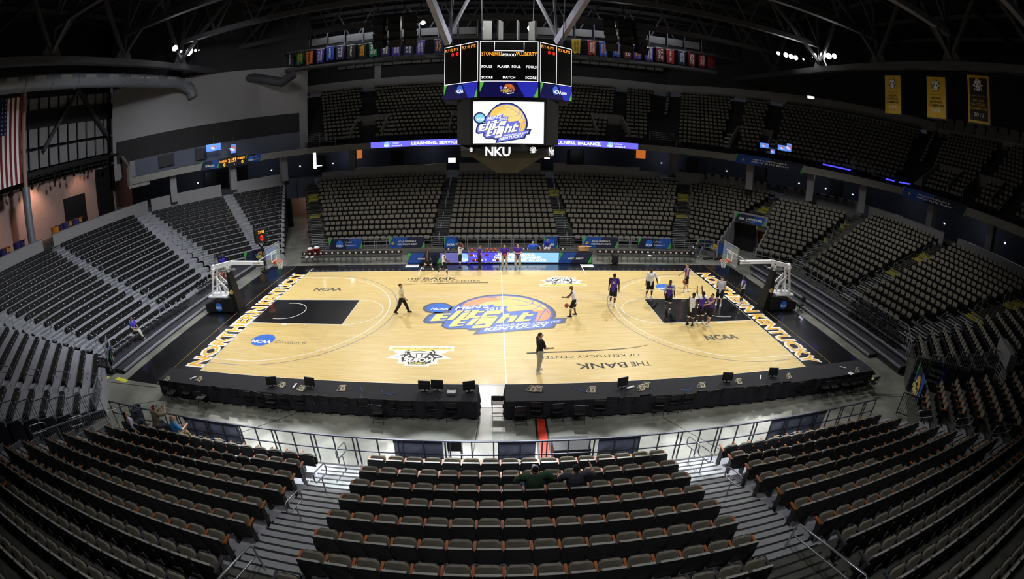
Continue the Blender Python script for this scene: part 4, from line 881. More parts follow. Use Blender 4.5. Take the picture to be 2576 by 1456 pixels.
# ---------------------------------------------------------------- basketball goals
def goal(sg, label):
    g = thing('basketball_goal', label, 'basketball goal', (sg * 17.4, 0, .012)); X = lambda x: sg * x
    b = MB().mat('dark')
    prof = [(16.35, .12), (16.35, 1.02), (17.0, .95), (18.5, .6), (18.5, .12)]
    vs = [(X(x), y, z) for y in (-.62, .62) for x, z in prof]; n = 5
    b.add(vs, [tuple(range(n)), tuple(range(n, 2 * n))[::-1]] + [(i, n + i, n + (i + 1) % n, (i + 1) % n) for i in range(n)]); b.build('padded_base', g)
    for x in (16.6, 18.3):
        for y in (-.5, .5): b = MB().mat('dark'); b.tube([(X(x), y - .03, .075), (X(x), y + .03, .075)], .06, 10); b.build('caster', g)
    b = MB()
    F = Fr((X(17.45), -.63, .42), (1, 0, 0), (0, 0, 1), .004)
    F.poly(b, 'ncaablue', ring2(.27, 24, -.05 * sg, .02), 1); F.text(b, 'white', 'NCAA', -.22 - .05 * sg, -.09, .44, .14, 2, .05); b.build('base_disc_print', g)
    # tall front pad, wedge narrowing upwards
    b = MB().mat('dark'); w0, w1 = .42, .25
    vs = [(X(15.95), -w0, .02), (X(15.95), w0, .02), (X(16.55), w0, .02), (X(16.55), -w0, .02), (X(16.42), -w1, 2.5), (X(16.42), w1, 2.5), (X(16.6), w1, 2.5), (X(16.6), -w1, 2.5)]
    b.add(vs, [(3, 2, 1, 0), (4, 5, 6, 7), (0, 1, 5, 4), (1, 2, 6, 5), (2, 3, 7, 6), (3, 0, 4, 7)]); fp = b.build('front_pad', g)
    b = MB(); F = Fr((X(16.33), -w0 + .055, 1.32), (1, 0, 0), (0, -.17 * 0 + .065, 1), .006); 
    elite(b, F, .055, 0, 0, 1, dict(o='dark', b='dark', or_='logo_or', y='gold', c='lightye', w='white', n='ncaablue'), words=False)
    o = b.build('pad_print', g)
    b = MB().mat('wpaint')
    b.bar((X(18.0), -.3, .95), (X(17.62), -.22, 2.72), .11, .11); b.bar((X(18.0), .3, .95), (X(17.62), .22, 2.72), .11, .11)
    b.bar((X(17.2), -.26, .95), (X(17.5), -.2, 2.3), .09, .09); b.bar((X(17.2), .26, .95), (X(17.5), .2, 2.3), .09, .09)
    b.bar((X(17.45), -.24, 2.15), (X(16.6), -.2, 1.35), .08, .08); b.bar((X(17.45), .24, 2.15), (X(16.6), .2, 1.35), .08, .08)
    b.bar((X(17.86), -.28, 1.6), (X(17.3), -.24, 1.75), .07, .07); b.bar((X(17.9), -.3, 1.15), (X(17.2), -.26, 1.15), .07, .07); b.bar((X(17.7), -.24, 2.6), (X(17.7), .24, 2.6), .09, .09)
    b.box((X(17.5), 0, 1.02), (1.5, .9, .1)); b.build('support_frame', g)
    b = MB().mat('wpaint')
    b.bar((X(17.78), 0, 2.62), (X(17.62), 0, 2.86), .34, .2, up=(0, 1, 0)); b.bar((X(17.7), 0, 2.78), (X(16.15), 0, 3.05), .26, .24, up=(0, 1, 0)); b.bar((X(16.2), 0, 3.04), (X(13.75), 0, 2.96), .2, .2, up=(0, 1, 0))
    b.tube([(X(17.68), -.16, 2.72), (X(17.68), .16, 2.72)], .15, 12); b.bar((X(16.5), 0, 2.45), (X(16.5), 0, 2.95), .24, .14); b.box((X(16.5), 0, 2.8), (.2, .34, .2))
    b.mat('alu'); b.cyl((X(17.2), 0, 2.55), (X(16.0), 0, 2.62), .08, 10); b.build('boom_arm', g)
    b = MB(); F = Fr((X(14.3) - .26, -.104, 2.93), (1, 0, 0), (0, 0, 1), .002); F.text(b, 'dark', 'SPALDING', 0, 0, .52, .07, 1, .01); b.build('boom_lettering', g)
    b = MB().mat('dark'); b.box((X(13.65), 0, 2.96), (.25, .26, .26)); b.box((X(13.45), 0, 3.0), (.4, .3, .34)); b.build('boom_joint', g)
    b = MB().mat('wpaint'); b.bar((X(14.3), 0, 3.05), (X(13.2), -.7, 3.55), .05, .05); b.bar((X(14.3), 0, 3.05), (X(13.2), .7, 3.55), .05, .05); b.build('backboard_braces', g)
    gl = bpy.data.materials.get('board_glass')
    if gl is None:
        gl = bpy.data.materials.new('board_glass'); gl.use_nodes = True; p = gl.node_tree.nodes['Principled BSDF']
        p.inputs['Base Color'].default_value = (.85, .93, .95, 1); p.inputs['Alpha'].default_value = .16; p.inputs['Roughness'].default_value = .05
    b = MB().mat(gl); b.box((X(13.1), 0, 3.43), (.02, 1.78, 1.03)); bb = b.build('backboard', g)
    b = MB().mat('alu')
    for (y0, z0, y1, z1) in ((-.92, 2.87, .92, 2.87), (-.92, 3.98, .92, 3.98), (-.91, 2.85, -.91, 4.0), (.91, 2.85, .91, 4.0)): b.bar((X(13.12), y0, z0), (X(13.12), y1, z1), .07, .05)
    b.mat('white'); F = Fr((X(13.085), 0, 0), (0, -sg * 1.0, 0), (0, 0, 1), .002)
    for (y0, z0, y1, z1) in ((-.3, 3.07, .3, 3.07), (-.3, 3.5, .3, 3.5), (-.3, 3.05, -.3, 3.52), (.3, 3.05, .3, 3.52)): b.bar((X(13.08), y0, z0), (X(13.08), y1, z1), .012, .05)
    o = b.build('backboard_frame', g)
    b = MB().mat('rim'); b.tube([(X(12.725) + .229 * math.cos(t), .229 * math.sin(t), 3.05) for t in [2 * PI * i / 24 for i in range(24)]], .014, 6, closed=True)
    b.box((X(13.0), 0, 3.02), (.14, .16, .1)); b.box((X(13.07), 0, 2.98), (.02, .25, .2)); rim = b.build('rim', g)
    b = MB().mat('white'); n = 10
    for d in (1, -1):
        for i in range(n):
            pts = []
            for j in range(6): t = 2 * PI * (i + d * j * .5) / n; r = (.225, .19, .16, .135, .115, .12)[j]; pts.append((X(12.725) + r * math.cos(t), r * math.sin(t), 3.04 - .085 * j))
            b.tube(pts, .0075, 4)
    o = b.build('net', rim); o.location = (0, 0, 0)
    o.matrix_parent_inverse = Matrix(); 
    for v in o.data.vertices: pass
    return g
def fixnet():
    for o in bpy.data.objects:
        if o.name.startswith('net') and o.parent: 
            pass
def _mb_build(s, name, parent=None, local=False):
    off = Vector((0, 0, 0)); q = parent
    if not local:
        while q is not None: off += q.location; q = q.parent
    o = bpy.data.objects.new(name, s.mesh(name, tuple(off) if off.length else (0, 0, 0))); COL.objects.link(o)
    if parent is not None: o.parent = parent
    return o
MB.build = _mb_build
goal(-1, 'white basketball goal with black padding at the left baseline'); goal(1, 'white basketball goal with black padding at the right baseline')

# ---------------------------------------------------------------- long black press tables
def cloth_table(x0, x1, label):
    t = thing('press_table', label, 'table', ((x0 + x1) / 2, -9.4, .012)); y0, y1 = -9.98, -8.82
    b = MB().mat('blackcloth'); n = int((x1 - x0) / .16); top = .75
    vs = []; fs = []
    def ringpts(z, amp):
        r = []
        for i in range(n + 1): r.append((x0 + (x1 - x0) * i / n, y0 - amp * (1 + math.sin(i * 1.7)) , z))
        for i in range(1, 8): r.append((x1 + amp * (1 + math.sin(i * 2.1)), y0 + (y1 - y0) * i / 8, z))
        for i in range(n + 1): r.append((x1 - (x1 - x0) * i / n, y1 + amp * (1 + math.sin(i * 1.9)), z))
        for i in range(1, 8): r.append((x0 - amp * (1 + math.sin(i * 2.1)), y1 - (y1 - y0) * i / 8, z))
        return r
    R_ = [ringpts(.09, .05), ringpts(.45, .03), ringpts(top - .03, .006), ringpts(top, 0)]; m = len(R_[0])
    for r in R_: vs += r
    for j in range(3): fs += [(j * m + i, j * m + (i + 1) % m, (j + 1) * m + (i + 1) % m, (j + 1) * m + i) for i in range(m)]
    fs.append(tuple(range(3 * m, 4 * m))); b.add(vs, fs); b.build('tablecloth', t)
    k = int((x1 - x0) / 1.83)
    for i in range(k + 1):
        x = x0 + .15 + (x1 - x0 - .3) * i / k
        for yy in (y0 + .15, y1 - .15): b = MB().mat('alu_dark'); b.tube([(x, yy, 0), (x, yy, .7)], .016, 6); b.build('leg', t)
    return t
cloth_table(-15.1, -1.05, 'long black clothed press table on the near sideline, left half'); cloth_table(-.08, 17.1, 'long black clothed press table on the near sideline, right half')
def folding_chair_parts(key='chair_black', padded=True):
    P = {}
    b = MB().mat(key); b.rslab(.42, .40, .03, .06, frame((0, .02, .45), (1, 0, 0), (0, 1, .04))); P['seat'] = b
    b = MB().mat(key); b.rslab(.43, .24, .025, .06, frame((0, -.2, .72), (1, 0, 0), (0, -.2, 1)), curve=-.03); P['backrest'] = b
    for s, nm in ((-1, 'a'), (1, 'b')):
        b = MB().mat(key); b.tube([(s * .22, -.24, .86), (s * .22, -.17, .5), (s * .22, .2, 0)], .012, 5); P['front_leg_' + nm] = b
        b = MB().mat(key); b.tube([(s * .2, .16, .44), (s * .2, -.22, 0)], .012, 5); P['rear_leg_' + nm] = b
    b = MB().mat(key); b.tube([(-.22, .12, .1), (.22, .12, .1)], .009, 5); b.tube([(-.2, -.16, .07), (.2, -.16, .07)], .009, 5); b.tube([(-.2, -.10, .16), (.2, -.10, .16)], .009, 5); P['stretchers'] = b
    return P
def make_proto(name, cat, parts):
    r = thing(name, 'x', cat, (0, 0, 0))
    for nm, b in parts.items():
        o = b.build(nm.rstrip('ab').rstrip('_') if nm.endswith(('_a', '_b')) else nm, r, local=True)
    return r
CH = make_proto('folding_chair', 'chair', folding_chair_parts()); used = {}
def place(proto, loc, rz, label, group=None):
    if proto.name not in used:
        used[proto.name] = 1; proto.location = loc; proto.rotation_euler = (0, 0, rz); proto['label'] = label
        if group: proto['group'] = group
        return proto
    return dup(proto, loc, rz, label, group)
zL = lambda u, v, z=0: unproj(u, v, z)
def unproj(u, v, z):
    """floor plan position of a point at height z, from where it shows"""
    R = cam.rotation_euler.to_matrix(); dx, dy = u - 1288, -(v - 728); r = math.hypot(dx, dy); th = 2 * math.asin(r / 2339.26)
    d = R @ Vector((math.sin(th) * dx / r, math.sin(th) * dy / r, -math.cos(th))); t = (z - CAM.z) / d.z; return CAM + d * t
xs_l = [(-14.3, -10.45), (-13.4, -10.3), (-12.45, -10.55), (-11.3, -10.3), (-10.35, -10.35), (-9.5, -10.4), (-8.8, -10.35), (-8.1, -10.4), (-7.35, -10.4), (-6.5, -10.35), (-5.85, -10.35), (-5.2, -10.4), (-4.35, -10.4), (-3.55, -10.4), (-2.95, -10.75), (-2.4, -10.4), (-1.85, -10.35), (-3.1, -10.0)]
us_l = [202, 320, 427, 567, 687, 786, 872, 950, 1044, 1155, 1250, 1350, 1490, 1630, 1733, 1833, 1948, 2130, 2275]
vs_l = [312, 310, 350, 312, 330, 355, 360, 378, 380, 386, 384, 392, 402, 410, 465, 425, 432, 436, 452]
for i, (x, y) in enumerate(zip(us_l, vs_l)):
    p = unproj(360 + x / 2.927, 910 + y / 2.927, .012); place(CH, (p.x, p.y + .25, .0), random.uniform(-.12, .12), 'black folding chair behind the left press table, %s from its left end' % (ORD[i] if i < 16 else ('third last', 'second last', 'last')[i - 16]), 'folding chairs behind the press tables')
us_r = [(85, 350), (230, 422), (333, 392), (470, 402), (612, 415), (738, 376), (822, 355), (922, 352), (1020, 336), (1128, 355), (1222, 340), (1308, 330), (1385, 308), (1485, 302), (1545, 290), (1620, 282), (1705, 276), (1780, 268), (1860, 250), (1930, 240), (2032, 246), (2100, 222), (2205, 235), (2262, 228), (2335, 215), (2390, 208), (2430, 196), (2512, 202)]
for i, (x, y) in enumerate(us_r):
    p = unproj(1220 + x / 2.576, 910 + y / 2.576, .012)
    lab = 'black folding chair in the gap between the two press tables' if i == 0 else 'black folding chair behind the right press table, number %d counted from the table gap' % i
    place(CH, (p.x, p.y + .25, .0), random.uniform(-.15, .15), lab, 'folding chairs behind the press tables')
# chairs on the west platform
for i in range(14):
    y = -8.1 + .56 * i + (.15 if i > 3 else 0); place(CH, (-20.75 + .05 * i, y, .4), -PI / 2 + random.uniform(-.06, .06), 'black folding chair on the left platform, %s from its near end' % ORD[i], 'folding chairs on the left platform')
for i, y in enumerate((1.9, 2.45, 3.0, 3.55)): place(CH, (-20.7, y, .4), -PI / 2 + .1, 'black folding chair behind the left goal, %s from the near side' % ORD[i], 'chairs behind the left goal')
# pile of dark chairs on the right platform
for i in range(18):
    r_, c_ = divmod(i, 9); place(CH, (21.2 + .5 * r_ - .02 * c_, -3.2 - .55 * c_ - .1 * r_, .69 if r_ == 0 else .93), PI / 2 + random.uniform(-.5, .5), 'black folding chair on the right platforms, %s row, %s from the far side' % (('front', 'back')[r_], ORD[c_]), 'loose chairs on the right platforms')
# team bench chairs with a printed ball on the back
P = folding_chair_parts(); b = P['backrest']
Fb = Fr((0, -.165, .735), (-1, 0, 0), (0, -.2, 1), .006)
b2 = MB(); Fb.poly(b2, 'paper', ring2(.085, 14, 0, .0, .075), 1); Fb.poly(b2, 'logo_or', ring2(.06, 12, -.01, .02, .035), 2)
P['back_print'] = b2
TC = make_proto('team_chair', 'chair', P)
for i in range(17): place(TC, (-15.75 + .498 * i, 10.15, 0), PI, 'black team chair with ball print, left bench, %s from the tunnel' % (ORD[i] if i < 16 else 'last'), 'left team bench chairs')
for i in range(17): place(TC, (7.55 + .49 * i, 10.1, 0), PI, 'black team chair with ball print, right bench, %s from the scorers table' % (ORD[i] if i < 16 else 'last'), 'right team bench chairs')
# ---------------------------------------------------------------- things on the press tables
def phone_parts():
    P = {}
    b = MB().mat('beige'); b.add([(-.1, -.11, 0), (.1, -.11, 0), (.1, .11, 0), (-.1, .11, 0), (-.095, -.1, .03), (.095, -.1, .03), (.085, .1, .085), (-.085, .1, .085)], [(3, 2, 1, 0), (4, 5, 6, 7), (0, 1, 5, 4), (1, 2, 6, 5), (2, 3, 7, 6), (3, 0, 4, 7)]); P['phone_body'] = b
    b = MB().mat('dark')
    for i in range(3):
        for j in range(4): b.box((-.035 + .035 * i, -.07 + .032 * j, .042 + .0085 * j), (.022, .02, .012), rx=.27)
    P['keypad'] = b
    b = MB().mat('beige'); b.tube([(-.12, .08, .1), (-.07, .08, .12), (.07, .08, .12), (.12, .08, .1)], [.028, .02, .02, .028], 8); P['handset'] = b
    b = MB().mat('beige'); b.tube([(-.13, .08, .09), (-.2, .02, .01), (-.24, -.08, .01), (-.16, -.12, .01), (-.12, -.06, .01)], .011, 5); P['coiled_cord'] = b
    return P
PH = make_proto('desk_telephone', 'telephone', phone_parts()); TZ = .762
plist = [(422, 955), (503, 956), (711, 971), (760, 980), (863, 979), (1341, 981), (1356, 981), (1491, 983), (1614, 978), (1626, 971), (1767, 971), (1859, 962), (1985, 948), (2157, 933)]
for i, (u, v) in enumerate(plist):
    p = unproj(u, v, TZ); place(PH, (p.x, p.y, TZ), random.uniform(-.4, .4), 'beige desk telephone on the %s press table, %s from its %s' % (('left', ORD[i], 'left end') if i < 5 else ('right', ORD[i - 5], 'centre gap')), 'press table telephones')
def monitor_parts(h=.34):
    P = {}
    b = MB().mat('dark'); b.box((0, 0, .2 + .03), (.44, .04, h), rx=-.12); P['screen_casing'] = b
    b = MB().mat('grayplastic'); b.box((0, .012, .23 + h / 2), (.40, .03, .012), rx=-.12); P['top_vents'] = b
    b = MB().mat('dark'); b.cyl((0, .02, .01), (0, .02, .1), .03, 8); b.box((0, 0, .008), (.26, .18, .016)); P['stand'] = b
    return P
MN = make_proto('flat_monitor', 'monitor', monitor_parts())
for i, (u, v) in enumerate([(684, 972), (780, 974), (1068, 984), (1100, 982), (1180, 985), (1566, 975), (1829, 961), (1944, 948)]):
    p = unproj(u, v, TZ); place(MN, (p.x, p.y + .05, TZ), random.uniform(-.3, .3), 'black flat monitor on the %s press table, %s from its %s' % (('left', ORD[i], 'left end') if i < 5 else ('right', ORD[i - 5], 'centre gap')), 'press table monitors')
def single(name, label, cat, mb, group=None): o = mb.build(name); return tag(o, label, cat, group)
for i, (u, v, a) in enumerate([(487, 951, .9), (742, 971, 1.5), (1586, 975, .4), (1913, 950, 1.0), (2120, 925, -.6)]):
    p = unproj(u, v, TZ); single('power_strip', 'white power strip lying on the press table, %s from the left' % ORD[i], 'power strip', MB().mat('paper').box((p.x, p.y, TZ + .02), (.34, .06, .04), rz=a))
p = unproj(2140, 939, TZ); single('paper_sheet', 'white paper sheet near the right end of the press table', 'paper', MB().mat('paper').box((p.x, p.y, TZ + .004), (.3, .22, .006), rz=.3))
p = unproj(1136, 989, TZ); mx = thing('audio_mixer', 'small gray audio mixer with cables on the left press table', 'mixer', (p.x, p.y, TZ))
MB().mat('alu').box((p.x, p.y, TZ + .04), (.3, .2, .08)).build('mixer_case', mx)
b = MB().mat('dark')
for i in range(5): b.tube([(p.x - .1 + .05 * i, p.y + .08, TZ + .08), (p.x - .1 + .05 * i, p.y + .16, TZ + .16), (p.x - .2 + .1 * i, p.y + .3, TZ + .01)], .008, 4)
b.build('plug_cables', mx)
for i, (pts) in enumerate([[(905, 970), (912, 985), (908, 1000), (905, 1008)], [(958, 979), (965, 990), (985, 992), (996, 985)], [(1440, 975), (1470, 985), (1500, 980)], [(1708, 980), (1735, 982), (1742, 970)]]):
    b = MB().mat('ncaablue'); b.tube([unproj(u, v, TZ + .008) for u, v in pts], .008, 4); single('network_cable', 'thin blue network cable lying on the press table, %s from the left' % ORD[i], 'cable', b)
# ---------------------------------------------------------------- hanging scoreboard
def raydir(u, v):
    R = cam.rotation_euler.to_matrix(); dx, dy = u - 1288, -(v - 728); r = math.hypot(dx, dy); th = 2 * math.asin(r / 2339.26)
    return R @ Vector((math.sin(th) * dx / r, math.sin(th) * dy / r, -math.cos(th)))
def on_wall(u, v, A, B):
    """point on the vertical plane through plan points A, B"""
    d = raydir(u, v); n = Vector((B[1] - A[1], A[0] - B[0], 0)); t = n.dot(Vector((A[0], A[1], 0)) - CAM) / n.dot(d); return CAM + d * t
SX = .18
sbd = thing('hanging_scoreboard', 'black octagonal scoreboard with white video screen hanging over centre court', 'scoreboard', (SX, .9, 8.3))
OCT = [(-1.37, -2), (1.37, -2), (3.13, -.42), (3.13, 2.2), (1.37, 3.8), (-1.37, 3.8), (-3.13, 2.2), (-3.13, -.42)]
b = MB().mat('dark'); b.prism([(x + SX, y) for x, y in OCT], 11.15, 14.0); b.build('upper_casing', sbd)
b = MB().mat('dark'); b.prism([(x * .99 + SX, y * .99 + .03) for x, y in [(-1.75, -1.93), (1.75, -1.93), (2.45, -.9), (2.45, 2.6), (1.75, 3.4), (-1.75, 3.4), (-2.45, 2.6), (-2.45, -.9)]], 8.98, 11.15); b.build('screen_casing', sbd)
b = MB().mat('dark'); b.lathe([(0, 8.36), (2.34, 8.36), (2.36, 9.0), (0, 9.0)], (SX, .35, 0), 40); b.build('lower_ring', sbd)
b = MB().mat('charcoal'); O2 = [(1.9 * math.cos(PI / 8 + i * PI / 4), 1.9 * math.sin(PI / 8 + i * PI / 4)) for i in range(8)]
vs = [(x + SX, y + .35, 8.36) for x, y in O2] + [(x * .3 + SX, y * .3 + .35, 7.5) for x, y in O2]
b.add(vs, [(i, (i + 1) % 8, 8 + (i + 1) % 8, 8 + i) for i in range(8)] + [tuple(range(8, 16))]); b.build('under_cone', sbd)
faces = []
for i in (7, 0, 1):
    p = Vector((OCT[i][0] + SX, OCT[i][1], 0)); q = Vector((OCT[(i + 1) % 8][0] + SX, OCT[(i + 1) % 8][1], 0)); w_ = (q - p).length; faces.append((Fr((p.x, p.y, 0), (q - p) / w_, (0, 0, 1), .012), w_))
b = MB()
for j, (F, w_) in enumerate(faces):
    m = .06; x0, x1, z0, z1 = m, w_ - m, 11.98, 13.92
    F.stroke(b, 'led_w', [(x0, z0), (x1, z0), (x1, z1), (x0, z1)], .035, 1, True)
    if j == 1:
        F.stroke(b, 'led_w', [(.7, 13.92), (.7, 13.45), (2.04, 13.45), (2.04, 13.92)], .03, 1)
        for (t, x, z, h, a) in (('PERIOD', w_ / 2, 13.19, .13, 'c'), ('FOULS', .13, 12.62, .12, 'l'), ('PLAYER  FOUL', w_ / 2, 12.62, .12, 'c'), ('FOULS', w_ - .13, 12.62, .12, 'r'), ('SCORE', .13, 12.1, .12, 'l'), ('MATCH', w_ / 2, 12.1, .12, 'c'), ('SCORE', w_ - .13, 12.1, .12, 'r')): F.text(b, 'led_w', t, x, z, None, h, 2, .01, align=a)
    else:
        F.stroke(b, 'led_w', [(w_ / 2, z0), (w_ / 2, z1)], .03, 1)
b.build('white_markings', sbd)
b = MB()
F, w_ = faces[1]; F.text(b, 'led_o', 'STONEHILL', .12, 13.22, .95, .19, 2, .0); F.text(b, 'led_o', 'W.LIBERTY', w_ - 1.07, 13.22, .95, .19, 2, .0)
for j in (0, 2):
    F, w_ = faces[j]
    for x in (.12, w_ / 2 + .1): F.text(b, 'rim' if False else 'led_o', 'PLY FL PTS', x, 13.66, w_ / 2 - .3, .15, 2, -.005)
    F.text(b, 'led_r', '0  0', w_ / 2 - .62, 13.4, .48, .18, 2, .02)
b.build('lit_characters', sbd)
b = MB()
for j, (F, w_) in enumerate(faces):
    x0, x1 = .05, w_ - .05; mid = (x0 + x1) / 2
    F.rect(b, M.setdefault('strip_dark', mat('strip_dark', '#12104a', emit=.8)), x0, 11.22, x1, 11.95, 1)
    F.poly(b, M.setdefault('strip_blue', mat('strip_blue', '#2a2fb4', emit=.9)), [(x1 - 1.0, 11.95), (x1, 11.95), (x1, 11.22), (x1 - .6, 11.22)], 2)
    F.poly(b, M.setdefault('strip_green', mat('strip_green', '#5fb648', emit=.9)), [(x0, 11.95), (x0 + .2, 11.95), (x0, 11.45)], 3); F.poly(b, 'strip_green', [(x1, 11.22), (x1 - .2, 11.22), (x1, 11.7)], 3)
    if j == 1: elite(b, F, .1, mid, 11.6, 4, dict(o='strip_dark', b='strip_dark', or_='led_orange2' if 'led_orange2' in M else M.setdefault('led_orange2', mat('led_orange2', '#d8692a', emit=.9)), y='led_orange2', c=M.setdefault('led_gold', mat('led_gold', '#d8b45a', emit=.9)), w='led_white2', n='led_pur'), words=False)
    else: F.poly(b, M.setdefault('led_disc', mat('led_disc', '#3a6ad8', emit=.9)), ring2(.2, 24, mid - (.1 if j else 0), 11.66, .22), 4); F.text(b, 'led_white2', 'NCAA' if j == 0 else 'NCAA.com', mid - .25, 11.5, .5 if j == 0 else .95, .18, 5, .03)
b.build('sponsor_strip', sbd)
b = MB(); F = Fr((SX - 1.61, -1.94, 9.05), (1, 0, 0), (0, 0, 1), .01)
F.rect(b, 'led_white2', 0, 0, 3.22, 1.97, 1)
elite(b, F, .335, 1.52, .99, 2, dict(o=M.setdefault('scr_navy', mat('scr_navy', '#1c2a5c', emit=.9)), b=M.setdefault('scr_blue', mat('scr_blue', '#6e76e0', emit=1.0)), or_=M.setdefault('scr_or', mat('scr_or', '#ffcf62', emit=1.0)), y=M.setdefault('scr_or2', mat('scr_or2', '#ffe08a', emit=1.0)), c=M.setdefault('scr_cream', mat('scr_cream', '#fffdf2', emit=1.05)), w='led_white2', n=M.setdefault('scr_sky', mat('scr_sky', '#8fd4ea', emit=1.0))))
b.build('video_screen', sbd)
b = MB()
def onring(a, z): return Vector((SX + 2.37 * math.sin(a), .35 - 2.37 * math.cos(a), z))
for txt, a0, h, wd in (('NKU', -.46, .42, .5), ('Norse', .98, .42, .5)):
    v, f, w_ = text_geo(txt, .03); b.mat('led_white2')
    b.add([onring(a0 + p[0] / w_ * wd, 8.47 + p[1] * h) for p in v], f)
for a0, s in ((-.8, .16), (.5, .22)):
    o = onring(a0, 8.72); tx = Vector((math.cos(a0), math.sin(a0), 0)); F = Fr(o + Vector((math.sin(a0), -math.cos(a0), 0)) * .02, tx, (0, 0, 1), .006); norse(b, F, s, 0, 0, 1, False, sy=s * 1.2, dim='led_white2')
b.build('ring_display', sbd)
b = MB().mat('roofsteel')
for x, y in ((-2.6, .2), (2.9, .2), (-1.2, 3.2), (1.6, 3.2)): b.cyl((x, y, 14), (x * 1.15, y, 22), .03, 6)
b.build('hoist_cables', sbd)
for i, (x, rz) in enumerate(((-.95, .1), (-.3, 1.1), (.55, 1.35), (1.2, -.9))):
    t = single('white_baffle_board', 'white baffle board above the scoreboard, %s from the left' % ORD[i], 'panel', MB().mat('led_white2' if False else 'white').box((x + .1, -.6, 14.75), (.42, .04, 1.1), rz=rz), 'white boards above the scoreboard')
ld = area('scoreboard_top_lamp', (.2, -4.5, 16.6), (math.radians(115), 0, 0), 1.5, .4, 110)
for sg in (-1, 1):
    b = MB().mat('truss_l'); a = on_wall(1128 if sg < 0 else 1402, 108, (0, 1), (1, 1)); c = on_wall(1060 if sg < 0 else 1510, -60, (0, -2), (1, -2)); b.bar(a, c, .3, .42)
    b.mat('roofsteel'); b.bar(a, (a.x + .4 * sg * -1, a.y + .5, 21.5), .12, .12); b.bar(a + Vector((0, 0, .3)), (a.x - sg * 2, a.y + 5, 21.5), .15, .15)
    single('diagonal_strut', 'pale diagonal steel strut %s of the scoreboard' % ('left', 'right')[sg > 0], 'strut', b)
def speaker_cluster(x, y, z, lab):
    t = thing('speaker_cluster', lab, 'loudspeaker', (x, y, z)); 
    for j in range(3):
        b = MB().mat('dark')
        for i in range(4): b.box((x - 1.35 + 1.35 * j + .05 * i, y - .12 * i, z - .75 * i), (1.05, .8, .7), rx=.12 * i, rz=(j - 1) * .35)
        b.build('speaker_column', t)
    b = MB().mat('dark'); b.cyl((x, y, z + .3), (x, y, 25), .05, 6); b.box((x, y, z + .5), (3.8, .3, .2)); b.build('hanging_bar', t)
speaker_cluster(-9.3, 17, 20.2, 'black loudspeaker cluster hanging left of the scoreboard'); speaker_cluster(10.8, 17, 20.0, 'black loudspeaker cluster hanging right of the scoreboard')

# ---------------------------------------------------------------- balcony ribbon and signs
rb = thing('ribbon_display', 'long violet lit ribbon display with white words on the far balcony', 'display', (0, 25.8, 8.6))
b = MB().mat('dark'); b.box((.58, 25.76, 8.6), (28.8, .14, .72)); b.build('ribbon_casing', rb)
F = Fr((-13.8, 25.68, 8.27), (1, 0, 0), (0, 0, 1), .01); b = MB(); F.rect(b, 'led_pur', 0, 0, 28.76, .65, 1)
F.text(b, 'led_w', 'LEARNING. SERVICE. PASSION. SPORTSMANSHIP. RESOURCEFULNESS. BALANCE.', 4.5, .17, 20.1, .32, 2, .03)
for x in (1.8, 25.6): F.poly(b, 'led_sky', ring2(.31, 24, x, .33), 2); F.text(b, 'led_w', 'NCAA', x - .3, .1, .6, .2, 3, .03); F.text(b, 'led_w', 'I chose', x + .4, .36, .9, .2, 2, -.01, slant=.05); F.text(b, 'led_w', 'Division II', x + .55, .08, 1.1, .17, 2, .0)
b.build('ribbon_screen', rb)
mat('cloth_blue', '#1c4a9c', .7, var=.1); mat('cloth_navy', '#111a38', .7, var=.1); mat('cloth_green', '#46a84a', .7, var=.08)
for k in ('cloth_blue', 'cloth_navy', 'cloth_green'): M[k] = MATS[k]
